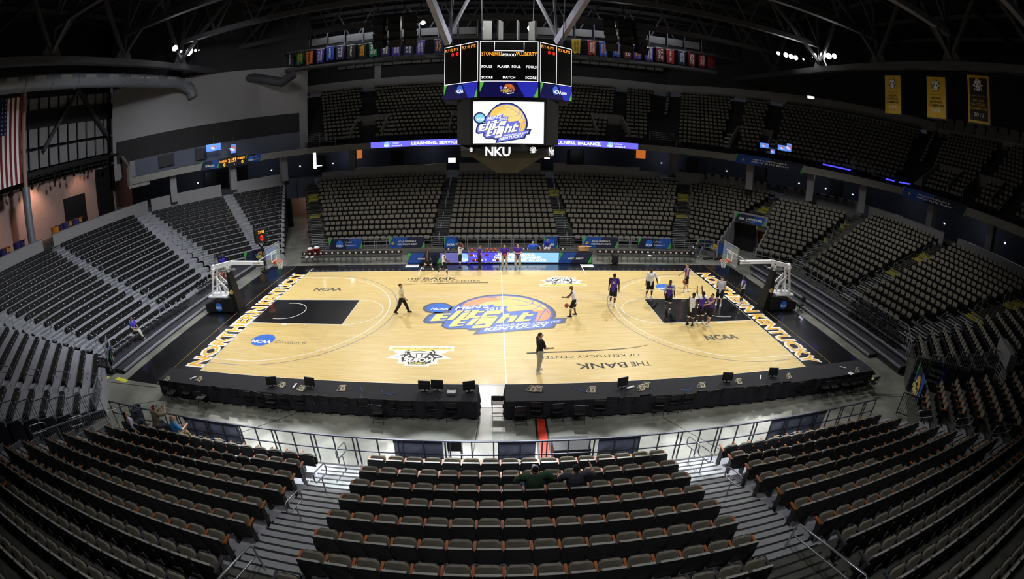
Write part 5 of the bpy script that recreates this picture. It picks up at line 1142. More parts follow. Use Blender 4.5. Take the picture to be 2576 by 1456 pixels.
def print_banner(o, ux, w_, h_, kind, label, lean=None, name='printed_banner', kinda='banner'):
    """kinds: elite, div, chose, disc, plain; o = lower left corner"""
    ux = Vector(ux).normalized(); uy = Vector((0, 0, 1)) if lean is None else Vector(lean).normalized(); F = Fr(o, ux, uy, .006); b = MB()
    b.mat('cloth_navy'); 
    q = [F.P(0, 0, -2), F.P(w_, 0, -2), F.P(w_, h_, -2), F.P(0, h_, -2), F.P(0, 0, 0), F.P(w_, 0, 0), F.P(w_, h_, 0), F.P(0, h_, 0)]
    b.add(q, [(3, 2, 1, 0), (4, 5, 6, 7), (0, 1, 5, 4), (1, 2, 6, 5), (2, 3, 7, 6), (3, 0, 4, 7)])
    g = min(.28, w_ * .12)
    if kind in ('div', 'disc', 'table_l', 'table_r'): F.poly(b, 'cloth_blue', [(0, 0), (w_ * (.35 if kind != 'disc' else .9), 0), (w_ * (.55 if kind != 'disc' else .9), h_), (0, h_)], 1)
    else: F.poly(b, 'cloth_blue', [(w_ * .5, 0), (w_, 0), (w_, h_), (w_ * .65, h_)], 1)
    F.poly(b, 'cloth_green', [(0, h_), (g, h_), (0, h_ * .25)], 2); F.poly(b, 'cloth_green', [(w_, 0), (w_ - g, 0), (w_, h_ * .7)], 2)
    if kind == 'div':
        elite(b, F, h_ * .055, w_ * .12, h_ * .45, 3, dict(o='cloth_navy', b='cloth_navy', or_='logo_or', y='gold', c='lightye', w='white', n='ncaablue'), words=False)
        F.text(b, 'white', 'NCAA DIVISION II', w_ * .26, h_ * .54, w_ * .5, h_ * .15, 3, .02); F.text(b, 'white', "MEN'S ELITE EIGHT", w_ * .24, h_ * .27, w_ * .56, h_ * .15, 3, .02)
    if kind in ('chose', 'disc'):
        cx = w_ * (.33 if kind == 'chose' else .48); r = h_ * (.36 if kind == 'chose' else .32); F.poly(b, 'ncaablue', ring2(r, 24, cx, h_ * .48), 3); F.text(b, 'white', 'NCAA', cx - r * .95, h_ * .22, r * 1.9, h_ * .2, 4, .05)
        if kind == 'chose': F.text(b, 'white', 'I chose', w_ * .45, h_ * .58, w_ * .24, h_ * .2, 3, -.01, slant=.05); F.text(b, 'white', 'Division II', w_ * .5, h_ * .27, w_ * .3, h_ * .17, 3, .0)
    if kind == 'elite': elite(b, F, h_ * .13, w_ * .5, h_ * .5, 3, dict(o='cloth_navy', b='cloth_navy', or_='logo_or', y='gold', c='lightye', w='white', n='ncaablue'), words=False)
    if kind == 'table_l': F.text(b, 'white', 'STONEHILL', w_ * .31, h_ * .38, w_ * .42, h_ * .15, 3, .03)
    if kind == 'table_r': F.text(b, 'white', 'WEST LIBERTY', w_ * .26, h_ * .38, w_ * .5, h_ * .15, 3, .03)
    if kind == 'lines':
        for i in range(3): F.text(b, 'white', ('Phil Curry', 'Memory is', 'wise to us')[i], w_ * .12, h_ * (.68 - .27 * i), w_ * .76, h_ * .16, 3, .02)
    if kind == 'net': F.text(b, 'white', 'NCAA', w_ * .12, h_ * .3, w_ * .18, h_ * .3, 3, .03); F.text(b, 'white', 'CHAMPIONS', w_ * .36, h_ * .42, w_ * .55, h_ * .25, 3, .03); F.text(b, 'white', 'PLAY HERE', w_ * .36, h_ * .18, w_ * .3, h_ * .14, 3, .0)
    if kind == 'com': F.text(b, 'white', 'NCAA.com', w_ * .25, h_ * .3, w_ * .5, h_ * .3, 3, .03)
    o_ = b.build(name); return tag(o_, label, kinda, 'printed banners around the bowl')
Y0 = 12.09
print_banner((-14.15, Y0, .58), (1, 0, 0), 2.95, .86, 'chose', 'blue and black banner on the far railing, closest to the tunnel'); print_banner((-8.93, Y0, .58), (1, 0, 0), 2.92, .86, 'div', 'blue division two banner on the far railing left of the scorers table')
print_banner((-4.45, Y0, .5), (1, 0, 0), 1.12, .94, 'disc', 'narrow blue disc banner on the far railing above the left table end'); print_banner((3.4, Y0, .5), (1, 0, 0), 1.15, .94, 'disc', 'narrow blue disc banner behind the seated man in blue')
print_banner((6.55, Y0, .58), (1, 0, 0), 2.9, .86, 'div', 'blue division two banner on the far railing right of the cardboard box'); print_banner((11.18, Y0, .58), (1, 0, 0), 2.92, .86, 'chose', 'blue and black banner on the far railing above the right bench')
print_banner((17.0, 13.05, .4), (1.2, -1.0, 0), 3.3, .95, 'elite', 'blue banner with gold ball emblem by the corner vomitory'); print_banner((-20.6, 8.6, .5), (1.35, 1.1, 0), 2.9, .95, 'elite', 'dark banner with green corner behind the left backboard')
a = RR.P(25.45, 5.0, 2.85); c = RR.P(25.45, 8.0, 2.85); print_banner(a, c - a, 2.95, .75, 'net', 'blue sign reading champions over the corner vomitory', name='vomitory_sign', kinda='sign')
def fascia_sign(A, B, u0, v0, u1, v1, h_, kind, label, lift=.2):
    p = on_wall(u0, v0, A, B); q = on_wall(u1, v1, A, B); d = (q - p); d.z = 0; L = d.length; n = Vector((-(q - p).y, (q - p).x, 0)).normalized()
    if n.dot(CAM - p) < 0: n = -n
    return print_banner(Vector((p.x, p.y, 8.55 - h_ / 2)) + n * lift, (q.x - p.x, q.y - p.y, 0), L, h_, kind, label)
FR_A, FR_B = FAS[2], FAS[3]; FL_A, FL_B = FAS[0], FAS[1]
fascia_sign(FR_A, FR_B, 1852, 400, 2020, 422, .95, 'div', 'long blue banner on the balcony above the right corner stand'); fascia_sign(FAS[3], FAS[4], 2274, 482, 2432, 530, .95, 'div', 'long blue banner on the balcony above the right stand')
fascia_sign(FL_A, FL_B, 505, 413, 549, 408, .85, 'com', 'small blue banner left of the amber balcony clock'); fascia_sign(FL_A, FL_B, 617, 399, 656, 393, .85, 'chose', 'small blue banner right of the amber balcony clock')
p = on_wall(549, 407, FL_A, FL_B); q = on_wall(617, 398, FL_A, FL_B); d = Vector((q.x - p.x, q.y - p.y, 0)); L = d.length; d.normalize(); n = Vector((d.y, -d.x, 0))
if n.dot(CAM - p) < 0: n = -n
ck = thing('balcony_clock', 'amber lit score and time board on the left balcony', 'scoreboard', (p.x, p.y, 8.1)); o = Vector((p.x, p.y, 8.05)) + n * .2; F = Fr(o, d, (0, 0, 1), .012)
b = MB(); F.rect(b, 'dark', 0, 0, L, 1.0, 1); b.build('clock_panel', ck)
b = MB(); F.text(b, 'led_o', 'STONEHILL', L * .03, .55, L * .28, .22, 3, .01); F.text(b, 'led_o', '21:53', L * .35, .45, L * .3, .4, 3, .03); F.text(b, 'led_o', 'W.LIBERTY', L * .69, .62, L * .28, .22, 3, .01); F.text(b, 'led_o', '0', L * .17, .1, None, .35, 3, .02); F.text(b, 'led_o', '0', L * .83, .15, None, .35, 3, .02); F.text(b, 'led_w', '1', L * .56, .12, None, .22, 3, .02); b.build('clock_digits', ck)
# video screens hung at the vomitories
def tv(u, v, A, B, w_, h_, label, key='skyblue', turn=0.0):
    p = on_wall(u, v, A, B); d = Vector((B[0] - A[0], B[1] - A[1], 0)).normalized(); d = Matrix.Rotation(turn, 3, 'Z') @ d; n = Vector((d.y, -d.x, 0))
    t = thing('television', label, 'television', (p.x, p.y, p.z)); F = Fr(p - d * w_ / 2 - Vector((0, 0, h_ / 2)), d, (0, 0, 1), .01); b = MB().mat('dark'); b.add([F.P(x, z, l) for l in (-6, 1) for x, z in ((-.05, -.05), (w_ + .05, -.05), (w_ + .05, h_ + .05), (-.05, h_ + .05))], [(3, 2, 1, 0), (4, 5, 6, 7), (0, 1, 5, 4), (1, 2, 6, 5), (2, 3, 7, 6), (3, 0, 4, 7)]); b.build('television_case', t)
    b = MB(); F.rect(b, key, 0, 0, w_, h_, 2); elite(b, F, h_ * .11, w_ * .5, h_ * .5, 3, dict(o='scr_blue', b='scr_blue', or_='led_orange2', y='led_orange2', c='scr_cream', w='led_white2', n='scr_sky'), words=False); b.build('lit_picture', t)
    b = MB().mat('roofsteel'); b.cyl(p + Vector((0, 0, h_ / 2)), p + Vector((0, 0, h_ / 2 + .9)), .03, 6); b.build('hanger', t)
UL_A, UL_B = (-36.9, 12.1), (-21.9, 27); UR_A, UR_B = (18, 26.6), (37.6, 6.9)
tv(537, 371, UL_A, UL_B, 1.7, .75, 'lit blue television on the left balcony, its larger one'); tv(587, 374, UL_A, UL_B, .6, .95, 'narrow lit blue television right of the balcony steps'); 
tv(1923, 366, UR_A, UR_B, .95, .5, 'lit television left of the right balcony vomitory'); tv(1968, 372, UR_A, UR_B, 1.0, .55, 'orange picture television right of the balcony vomitory'); tv(1985, 371, UR_A, UR_B, .5, .8, 'narrow lit blue television at the right balcony vomitory'); tv(1944, 381, UR_A, UR_B, .5, .45, 'lowest small television at the right balcony vomitory')
# ---------------------------------------------------------------- balcony vomitory boxes
def vomitory(A, B, f, k0, w_, label, h_=2.6):
    c = lerp(lerp(A[0], B[0], f), lerp(A[1], B[1], f), k0 / NU); t_ = Vector((B[0][0] - A[0][0], B[0][1] - A[0][1], 0)).normalized(); n = Vector((-t_.y, t_.x, 0))
    if n.dot(Vector((c[0], c[1], 0))) < 0: n = -n
    z = 9.0; c = Vector((c[0], c[1], 0)); b = MB().mat('wall_g')
    b.bar(c + n * 3.4 - t_ * w_ / 2 + Vector((0, 0, z + 1.6)), c + n * 3.4 + t_ * w_ / 2 + Vector((0, 0, z + 1.6)), .2, 3.2)
    for s in (-1, 1):
        p0 = c + t_ * s * w_ / 2; vs = [p0 + Vector((0, 0, z)), p0 + n * 3.4 + Vector((0, 0, z)), p0 + n * 3.4 + Vector((0, 0, z + 3.2)), p0 + Vector((0, 0, z + 1.3))]; q = t_ * s * .15
        vs += [v + q for v in vs]; b.add(vs, [(0, 1, 2, 3), (7, 6, 5, 4), (0, 4, 5, 1), (1, 5, 6, 2), (2, 6, 7, 3), (3, 7, 4, 0)])
    b.mat('bleach')
    for s in (-1, 1): p0 = c + t_ * s * (w_ / 2 + .7); b.bar(p0 + Vector((0, 0, z + .5)), p0 + n * 3.4 + Vector((0, 0, z + 2.4)), 1.1, .1)
    tag(b.build('vomitory_walls'), label, 'vomitory')
for f, nm in ((.18, 'left of the scoreboard, furthest left'), (.46, 'just left of the scoreboard'), (.62, 'just right of the scoreboard'), (.86, 'right of the scoreboard, furthest right')): vomitory((UFR[1], UBK[1]), (UFR[2], UBK[2]), f, .6, 3.6, 'gray concrete vomitory on the far balcony, ' + nm)
vomitory((UFR[2], UBK[2]), (UFR[3], UBK[3]), .36, 1.5, 4.2, 'large gray vomitory with televisions on the right balcony'); vomitory((UFR[3], UBK[3]), (UFR[4], UBK[4]), .2, .6, 3.4, 'gray vomitory below the champion banners'); vomitory((UFR[3], UBK[3]), (UFR[4], UBK[4]), .52, .6, 3.4, 'gray vomitory at the right edge of the balcony')

# ---------------------------------------------------------------- scorers table
stb = thing('scorers_table', 'long scorers table with bright violet lit front on the far sideline', 'table', (0, 9.7, 0))
b = MB().mat('dark'); b.box((-.08, 9.75, .86), (13.7, .75, .06)); b.box((-.08, 10.05, .4), (13.6, .1, .8)); b.build('table_top', stb)
b = MB().mat('dark'); b.box((-.08, 9.42, .44), (13.66, .08, .86)); b.build('front_panel', stb)
F = Fr((-4.45, 9.37, .1), (1, 0, 0), (0, 0, 1), .008); W_ = 8.7
b = MB(); F.rect(b, 'led_b', 0, 0, 4.2, .74, 1); F.rect(b, M.setdefault('led_haze', mat('led_haze', '#6a6ab0', emit=.9)), 0, 0, 1.4, .74, 1.5); F.rect(b, 'led_sky', 4.2, 0, W_, .74, 1)
F.poly(b, 'led_sky', ring2(.34, 24, 1.75, .37), 3); F.text(b, 'led_w', 'NCAA', 1.45, .12, .62, .22, 4, .03); F.text(b, 'led_w', 'I chose', 2.15, .4, .75, .25, 4, -.005, slant=.06); F.text(b, 'led_w', 'Division II', 2.4, .12, .95, .2, 4, .0)
for i, (t, w2) in enumerate((('LEARNING. SERVICE.', 2.9), ('PASSION. SPORTSMANSHIP.', 3.5), ('RESOURCEFULNESS. BALANCE.', 3.95))): F.text(b, 'led_w', t, 4.05 - .1 * i, .52 - .22 * i, w2, .16, 4, .045)
b.build('lit_front', stb)
print_banner((-6.9, 9.365, .04), (1, 0, 0), 2.44, .82, 'table_l', 'dark blue panel reading the left team name on the scorers table', name='team_sign', kinda='sign'); print_banner((4.27, 9.365, .04), (1, 0, 0), 2.44, .82, 'table_r', 'dark blue panel reading the right team name on the scorers table', name='team_sign', kinda='sign')
P = folding_chair_parts(); b2 = MB(); Fb.poly(b2, 'paper', [(-.07, -.04), (.05, -.04), (.07, .05), (-.04, .05)], 1); P['back_print'] = b2
OC = make_proto('officials_chair', 'chair', P)
for i, (x, lab) in enumerate([(-4.0, 'left end'), (-2.9, 'behind the left ball rack'), (1.75, 'left of the man with folded arms'), (3.05, 'right of the seated man in light blue'), (3.6, 'in front of the man in dark blue'), (4.75, 'right of the narrow disc banner')]): place(OC, (x, 10.75, 0), PI, 'black chair behind the scorers table, ' + lab, 'chairs behind the scorers table')
single('cardboard_box', 'brown cardboard box on the right end of the scorers table', 'box', MB().mat('cardboard').box((6.15, 9.85, 1.07), (.75, .45, .3), rz=.1).box((6.5, 9.7, 1.24), (.45, .2, .02), rz=.3))
single('floor_card', 'white floor card at the left end of the scorers table', 'card', MB().mat('paper').box((-6.5, 8.85, .025), (1.0, .62, .014))); single('floor_card', 'white floor card at the right end of the scorers table', 'card', MB().mat('paper').box((6.3, 8.8, .025), (.95, .62, .014)))
def bin_(x, y, h, r, key, label, name='trash_bin', cat='bin', z=0, lid=None):
    t = thing(name, label, cat, (x, y, z)); b = MB().mat(key); b.lathe([(0, z), (r * .8, z), (r, z + h), (r * 1.06, z + h), (r * 1.06, z + h + .03), (r * .95, z + h + .03), (r * .75, z + .05)], (x, y, 0), 18); b.build('bin_body', t)
    b = MB().mat(lid or 'dark'); b.cyl((x, y, z + h - .1), (x, y, z + h - .06), r * .93, 16) if not lid else b.lathe([(0, z + h + .05), (r * 1.0, z + h + .03), (r * .7, z + h + .16), (0, z + h + .2)], (x, y, 0), 16); b.build('bin_opening' if not lid else 'bin_lid', t)
bin_(-15.55, 12.4, .95, .33, 'grayplastic', 'gray round bin at the tunnel corner of the far stand'); bin_(-3.25, 11.6, .95, .3, 'steel', 'ribbed steel bin behind the player touching his head'); bin_(16.2, 11.6, .85, .3, 'steel', 'steel bin beside the bending person at the right corner')
bin_(-15.3, 10.6, .5, .26, 'red', 'red drinks cooler with white lid on the left chairs', 'drinks_cooler', 'cooler', .48, 'paper'); bin_(-14.75, 10.75, .55, .27, 'red', 'red cooler draped in white towels at the left bench', 'drinks_cooler', 'cooler', .48, 'paper'); bin_(-14.75, -12.3, .75, .3, 'ncaablue' if False else 'grayplastic', 'blue gray bin at the railing beside the seated woman')
def towel(x, y, z, lab): 
    b = MB().mat('paper'); b.sphere((x, y, z), .16, 8, 6, (1.2, 1, .35)); single('towel', lab, 'towel', b)
towel(-15.4, 10.0, .52, 'white towel on the first left bench chair'); towel(-14.95, 10.0, .52, 'white towel on the second left bench chair'); towel(11.55, 10.0, .52, 'white towel on a right bench chair')
single('black_bag', 'black bag standing in front of the right team bench', 'bag', MB().mat('dark').rslab(.5, .75, .35, .12, frame((8.6, 9.5, .39), (1, 0, 0), (0, 0, 1))))
b = MB().mat('dark')
for i in range(6): b.sphere((17.0 + .35 * i, 11.0 + .12 * (i % 3), .1), .16, 8, 6, (1.3, .9, .7))
single('gear_bag', 'low black gear bags on the floor near the right corner', 'bag', b)
# rolling racks with balls
def rack(x0, x1, label):
    t = thing('ball_rack', label, 'rack', ((x0 + x1) / 2, 9.0, .012)); b = MB().mat('steel')
    for x in (x0, x1):
        for y in (8.85, 9.15): b.tube([(x, y, .06), (x, y, 1.3)], .018, 6)
    for z in (.25, .65, 1.02):
        for y in (8.87, 9.13): b.tube([(x0, y, z), (x1, y, z)], .014, 6)
    b.build('rack_frame', t)
    for x in (x0, x1):
        for y in (8.85, 9.15): b = MB().mat('dark'); b.sphere((x, y, .06), .045, 8, 6); b.build('caster', t)
rack(-2.35, -1.3, 'steel ball rack left of the man in purple and black'); rack(-1.15, -.1, 'steel ball rack right of the man in purple and black')
def ball_parts():
    b = MB().mat('ball'); b.sphere((0, 0, 0), .119, 20, 12); c = MB().mat('dark')
    for f in (lambda a: (math.cos(a), math.sin(a), 0), lambda a: (0, math.cos(a), math.sin(a)), lambda a: (math.cos(a), 0, math.sin(a))): c.tube([Vector(f(2 * PI * i / 20)) * .1195 for i in range(20)], .0022, 4, closed=True)
    return {'ball_cover': b, 'seams': c}
BP = make_proto('basketball', 'ball', ball_parts())
for i, (x, z, lab) in enumerate([(-2.1, 1.15, 'top shelf of the left rack, left'), (-1.65, 1.15, 'top shelf of the left rack, right'), (-2.15, .78, 'middle shelf of the left rack, left'), (-1.65, .78, 'middle shelf of the left rack, right'), (-2.0, .38, 'bottom shelf of the left rack, left'), (-1.72, .38, 'bottom shelf of the left rack, right'), (-1.0, 1.15, 'top shelf of the right rack, left'), (-.7, 1.15, 'top shelf of the right rack, middle'), (-.4, 1.15, 'top shelf of the right rack, right'), (-1.0, .78, 'middle shelf of the right rack'), (-.25, .38, 'bottom shelf of the right rack')]):
    place(BP, (x, 9.0, z), i * .7, 'red brown basketball on the ' + lab, 'basketballs on the racks')
# ---------------------------------------------------------------- shot clock on a stand, behind the left goal
t = thing('shot_clock', 'black shot clock on a stand showing red zero behind the left goal', 'clock', (-19.3, 7.6, .4)); c0 = unproj(655, 597, 3.0)
sx, sy = -19.3, 7.6
pA = on_wall(655, 592, (sx, sy), (sx + 1, sy + .6))
b = MB().mat('dark'); b.cyl((pA.x, pA.y, .05), (pA.x, pA.y, pA.z - .95), .05, 8); b.bar((pA.x, pA.y, pA.z - 1.0), (pA.x - .4, pA.y, pA.z - .5), .08, .08); b.bar((pA.x, pA.y, pA.z - 1.0), (pA.x + .4, pA.y, pA.z - .5), .08, .08); b.cyl((pA.x, pA.y, .0), (pA.x, pA.y, .06), .35, 12); b.build('clock_stand', t)
b = MB().mat('dark'); b.box((pA.x, pA.y, pA.z), (.95, .7, 1.05), rz=.75); b.build('clock_case', t)
dd = Vector((math.cos(-.82), math.sin(-.82), 0)); R_ = Matrix.Rotation(.75, 3, 'Z'); n1 = R_ @ Vector((0, -1, 0)); u1 = R_ @ Vector((1, 0, 0))
nf = R_ @ Vector((1, 0, 0)); uf = R_ @ Vector((0, 1, 0)); F = Fr(pA + n1 * .36 - u1 * .3 + Vector((0, 0, -.45)), u1, (0, 0, 1), .006)
b = MB(); F.text(b, 'led_o', '21:53', .05, .68, .5, .2, 1, .02); F.text(b, 'led_r', '0', .18, .1, .26, .45, 1, .03); b.build('clock_digits', t)
# ---------------------------------------------------------------- near apron: runner, box, tarps, signs
b = MB().mat('redmat'); b.add([(1.02, -9.98, .012), (1.28, -9.98, .012), (1.26, -12.5, .012), (.96, -12.5, .012)], [(0, 1, 2, 3)]); 
b.mat('dark'); b.bar((.98, -9.98, .008), (.92, -12.5, .008), .07, .016); b.bar((1.32, -9.98, .008), (1.32, -12.5, .008), .07, .016); single('floor_runner', 'red runner strip with black edges crossing the concrete', 'runner', b)
b = MB().mat('dark'); b.box((1.9, -12.15, .28), (1.15, .7, .56)); bb = single('equipment_case', 'large black equipment case behind the front railing', 'case', b)
single('black_chair_back', 'black chair standing at the front railing left of the runner', 'chair', MB().mat('dark').rslab(.44, .4, .05, .08, frame((-1.68, -12.35, .68), (1, 0, 0), (0, 0, 1))).box((-1.68, -12.1, .45), (.44, .44, .05)).box((-1.87, -12.3, .22), (.03, .03, .44)).box((-1.49, -12.3, .22), (.03, .03, .44)).box((-1.87, -11.9, .22), (.03, .03, .44)).box((-1.49, -11.9, .22), (.03, .03, .44)))
mat('tarp_cloth', '#8a90a8', .45, var=.25, scale=2.5, bump=.3); M['tarp_cloth'] = MATS['tarp_cloth']; mat('tarp_navy', '#232a44', .6, var=.1); M['tarp_navy'] = MATS['tarp_navy']
for i, (x0, x1, lab) in enumerate([(-11.6, -9.0, 'left of the left stairs'), (-3.5, -2.0, 'left of the black chair'), (-.35, .75, 'left of the red runner'), (2.65, 3.95, 'right of the equipment case'), (8.9, 11.6, 'towards the right end')]):
    b = MB(); n = 24
    vs = []; 
    for j in range(7):
        for k in range(n + 1):
            f = k / n; z = 1.02 - .85 * j / 6 * (1 - .12 * math.sin(f * PI)); vs.append((x0 + (x1 - x0) * f, -12.58 + .05 * math.sin(f * 17 + j * .8) * j / 6, z))
    b.mat('tarp_cloth'); b.add(vs, [(j * (n + 1) + k, j * (n + 1) + k + 1, (j + 1) * (n + 1) + k + 1, (j + 1) * (n + 1) + k) for j in range(6) for k in range(n)], True)
    b.mat('tarp_navy'); b.bar((x0, -12.59, .98), (x1, -12.59, .98), .02, .12); b.bar((x0, -12.58, .2), (x1, -12.58, .2), .02, .05)
    tag(b.build('railing_tarp'), 'slate blue cloth tied to the front railing, ' + lab, 'banner', 'cloths on the front railing')
single('floor_tape', 'long yellow tape strip on the floor by the left platform corner', 'tape', MB().mat('yellow_tape').box((-18.85, -9.35, .003), (1.0, .28, .006), rz=-.12)); single('floor_tape', 'short yellow tape piece close to the left platform steps', 'tape', MB().mat('yellow_tape').box((-20.1, -9.4, .003), (.25, .25, .006)))
single('floor_tape', 'yellow tape patch at the right end of the press tables', 'tape', MB().mat('yellow_tape').box((17.75, -9.6, .003), (.4, .2, .006)))
p0 = unproj(2283, 1010, 0); _a = unproj(2296, 1040, 0); _b = unproj(2287, 990, 0); print_banner(_b, _a - _b, (_a - _b).length, 1.7, 'elite', 'tall standing blue and dark sign at the near right corner', name='standing_sign', kinda='sign')
rail([unproj(2254, 1040, .05), unproj(2303, 1058, .05)], 1.05, 'crowd_barrier', 'black crowd barrier at the foot of the right end stairs', 1.4, 0, 'dark', .022, cat='barrier', pick=True)
a = NR.P(22.8, -5.58, 1.0); print_banner(NR.P(22.2, -5.5, .75), NR.P(23.3, -5.5, 1.0) - NR.P(22.2, -5.5, 1.0), 1.2, 1.0, 'lines', 'blue notice with white writing tied to the right ramp guardrail', name='ramp_notice', kinda='sign')
print_banner(NL.P(20.35, 8.0, .1), NL.P(20.4, 9.6, 0) - NL.P(20.4, 8.0, 0), 1.7, .8, 'elite', 'blue banner on the platform end at the near west corner')
rail([NL.P(20.5, 9.9, .3), NL.P(20.5, 7.6, .3)], 1.1, 'platform_end_railing', 'gray railing with a blue banner at the near west platform end', .9, 1)
b = MB().mat('dark'); t = thing('office_chair', 'black swivel office chair beside the right goal base', 'chair', (18.75, -.75, 0))
x, y = 18.75, -.75; MB().mat('dark').rslab(.46, .44, .08, .1, frame((x, y, .5), (1, 0, 0), (0, 1, 0))).build('seat', t); MB().mat('dark').rslab(.42, .4, .06, .12, frame((x + .22, y, .83), (0, 1, 0), (.15, 0, 1))).build('backrest', t)
b.cyl((x, y, .08), (x, y, .46), .03, 8)
for i in range(5): a = 2 * PI * i / 5; b.bar((x, y, .12), (x + .28 * math.cos(a), y + .28 * math.sin(a), .06), .04, .03); b.sphere((x + .28 * math.cos(a), y + .28 * math.sin(a), .03), .03, 6, 4)
b.build('swivel_base', t)
# ---------------------------------------------------------------- roof steel, lamps, catwalk pennants, flags
def truss_x(y, label):
    t = thing('roof_truss', label, 'truss', (0, y, 21.4)); b = MB().mat('roofsteel'); b.bar((-31, y, 21.6), (31, y, 21.6), .45, .5); b.build('bottom_chord', t)
    b = MB().mat('roofsteel'); b.bar((-46, y, 25.9), (46, y, 25.9), .4, .4); b.build('top_chord', t)
    b = MB().mat('roofsteel'); n = 14
    for i in range(n): x0 = -31 + 62 * i / n; x1 = -31 + 62 * (i + 1) / n; b.bar((x0, y, 21.6), ((x0 + x1) / 2, y, 25.9), .16, .16); b.bar(((x0 + x1) / 2, y, 25.9), (x1, y, 21.6), .16, .16)
    b.build('web_members', t)
for i, y in enumerate((-12.2, -3.4, 5.4, 14.2, 23.0, 31.8)): truss_x(y, 'dark steel roof truss spanning across the hall, %s from the near side' % ORD[i])
b = MB().mat('truss_l')
for y in (-12.2, -3.4): b.bar((21.5, y, 21.35), (31, y, 21.35), .5, .1); b.box((26.2, y - .26, 21.6), (9.6, .04, .44))  # light on the chord ends put in as pale steel plates
single('painted_chord_light', 'added pale plates standing in for light on the near roof chords, upper right', 'plate', b)
for sg, nm in ((-1, 'left'), (1, 'right')):
    t = thing('side_girder', 'long gray box girder running to the far wall on the %s' % nm, 'girder', (31 * sg, 0, 18.6)); b = MB().mat('wall_blue' if False else 'roofsteel'); b.bar((31 * sg, -30, 19.0), (31 * sg, 36, 19.0), .6, .55); b.build('box_girder', t)
    b = MB().mat('roofsteel')
    for y in (-12.2, -3.4, 5.4, 14.2, 23.0):
        b.add([(31 * sg, y - 1.1, 19.3), (31 * sg, y + 1.1, 19.3), (31 * sg, y + .45, 20.4), (31 * sg, y - .45, 20.4), (31.2 * sg, y - 1.1, 19.3), (31.2 * sg, y + 1.1, 19.3), (31.2 * sg, y + .45, 20.4), (31.2 * sg, y - .45, 20.4)], [(0, 1, 2, 3), (7, 6, 5, 4), (0, 4, 5, 1), (1, 5, 6, 2), (2, 6, 7, 3), (3, 7, 4, 0)])
        b.bar((31 * sg, y, 19.6), (31 * sg, y - 4.4, 25.9), .3, .3); b.bar((31 * sg, y, 19.6), (31 * sg, y + 4.4, 25.9), .3, .3); b.bar((31 * sg, y, 19.6), (31 * sg, y, 25.9), .26, .26); b.bar((31 * sg, y, 19.6), (24 * sg, y, 25.9), .3, .3)
    b.build('braces', t)
b = MB().mat('roofsteel')
for i in range(16): x = -45 + 6 * i; b.bar((x, -30, 26.2), (x, 45, 26.2), .18, .4)
for i in range(22): b.bar((-46, -28 + 3.2 * i, 26.35), (46, -28 + 3.2 * i, 26.35), .1, .25)
single('roof_joists', 'dark grid of thin roof joists under the deck', 'joists', b)
dk = thing('air_duct', 'long round silver air duct with grilles under the left girder', 'duct', (-33, -6, 18)); b = MB().mat('alu'); pts = [(-33, -26 + 3.2 * i, 17.95) for i in range(14)] + [(-33, 17.0, 17.8), (-32.7, 18.2, 17.2), (-32.6, 18.6, 16.4)]; b.tube(pts, .62, 14)
for i in range(14): b.tube([(-33, -26 + 3.0 * i, 17.95), (-33, -25.85 + 3.0 * i, 17.95)], .68, 14)
b.build('duct_tube', dk); b = MB().mat('wall_l')
for i in range(9): b.box((-32.42, -6.5 + 3.0 * i, 18.1), (.06, 1.3, .42))
b.build('grilles', dk)
b = MB().mat('roofsteel'); b.tube([on_wall(572, 205, (-30, 24), (0, 24)), on_wall(640, 196, (-30, 24), (0, 24)), on_wall(710, 207, (-30, 24), (0, 24)), on_wall(740, 185, (-30, 24), (0, 24))], .55, 12); single('short_air_duct', 'short dark bent duct left of the college pennants', 'duct', b)
def lamp(u, v, z, r, label):
    p = unproj(u, v, z) if z else None
    t = thing('floodlight', label, 'floodlight', tuple(p), 0, 'roof floodlights'); d = (Vector((0, 0, 2)) - p).normalized(); q = p - d * .35; b = MB().mat('dark'); b.tube([q, p], [r * .6, r * 1.08], 14); b.cyl(q, q + Vector((0, 0, .9)), .04, 6); b.build('housing', t)
    b = MB().mat('lamp'); s = d.orthogonal().normalized(); e = d.cross(s); b.add([p + d * .02 + s * r * math.cos(a) + e * r * math.sin(a) for a in [2 * PI * i / 16 for i in range(16)]], [tuple(range(16))]); b.build('lens', t)
for i, (u, v, r) in enumerate([(440, 121, .3), (455, 129, .12), (476, 130, .4), (492, 127, .13), (500, 126, .07)]): lamp(u, v, 20.5, r, 'bright floodlight of the left roof group, %s from the left' % ORD[i])
for i, (u, v, r) in enumerate([(1958, 134, .2), (1977, 138, .26), (1990, 142, .26), (2002, 145, .26), (2021, 149, .1), (2048, 140, .3), (2070, 140, .32), (2085, 141, .32), (2099, 141, .26)]): lamp(u, v, 20.5, r, 'bright floodlight of the right roof group, %s from the left' % ORD[i])
for i, (u, v, r) in enumerate([(1221, 72, .26), (1335, 71, .32), (1036, 58, .16), (1064, 57, .22), (1562, 69, .18), (1573, 70, .1)]): lamp(u, v, 20.5, r, 'roof floodlight %s' % ('above the scoreboard left', 'above the scoreboard right', 'beside the left speakers', 'right of the left speakers', 'over the right speakers', 'small one over the right speakers')[i])
cw = thing('far_catwalk', 'dark catwalk with railing carrying the college pennants', 'catwalk', (0, 27.6, 18.2))
CWP = [(-24.5, 26.4, 18.3), (-14, 27.8, 18.3), (0, 28.2, 18.35), (14, 27.8, 18.3), (24.8, 26.4, 18.3)]
b = MB().mat('roofsteel'); b.tube(CWP, .28, 10); b.build('walkway_tube', cw); b = MB().mat('roofsteel'); b.tube([Vector(p) + Vector((0, .4, 2.25)) for p in CWP], .14, 8); b.build('upper_tube', cw)
b = MB().mat('wall_l')
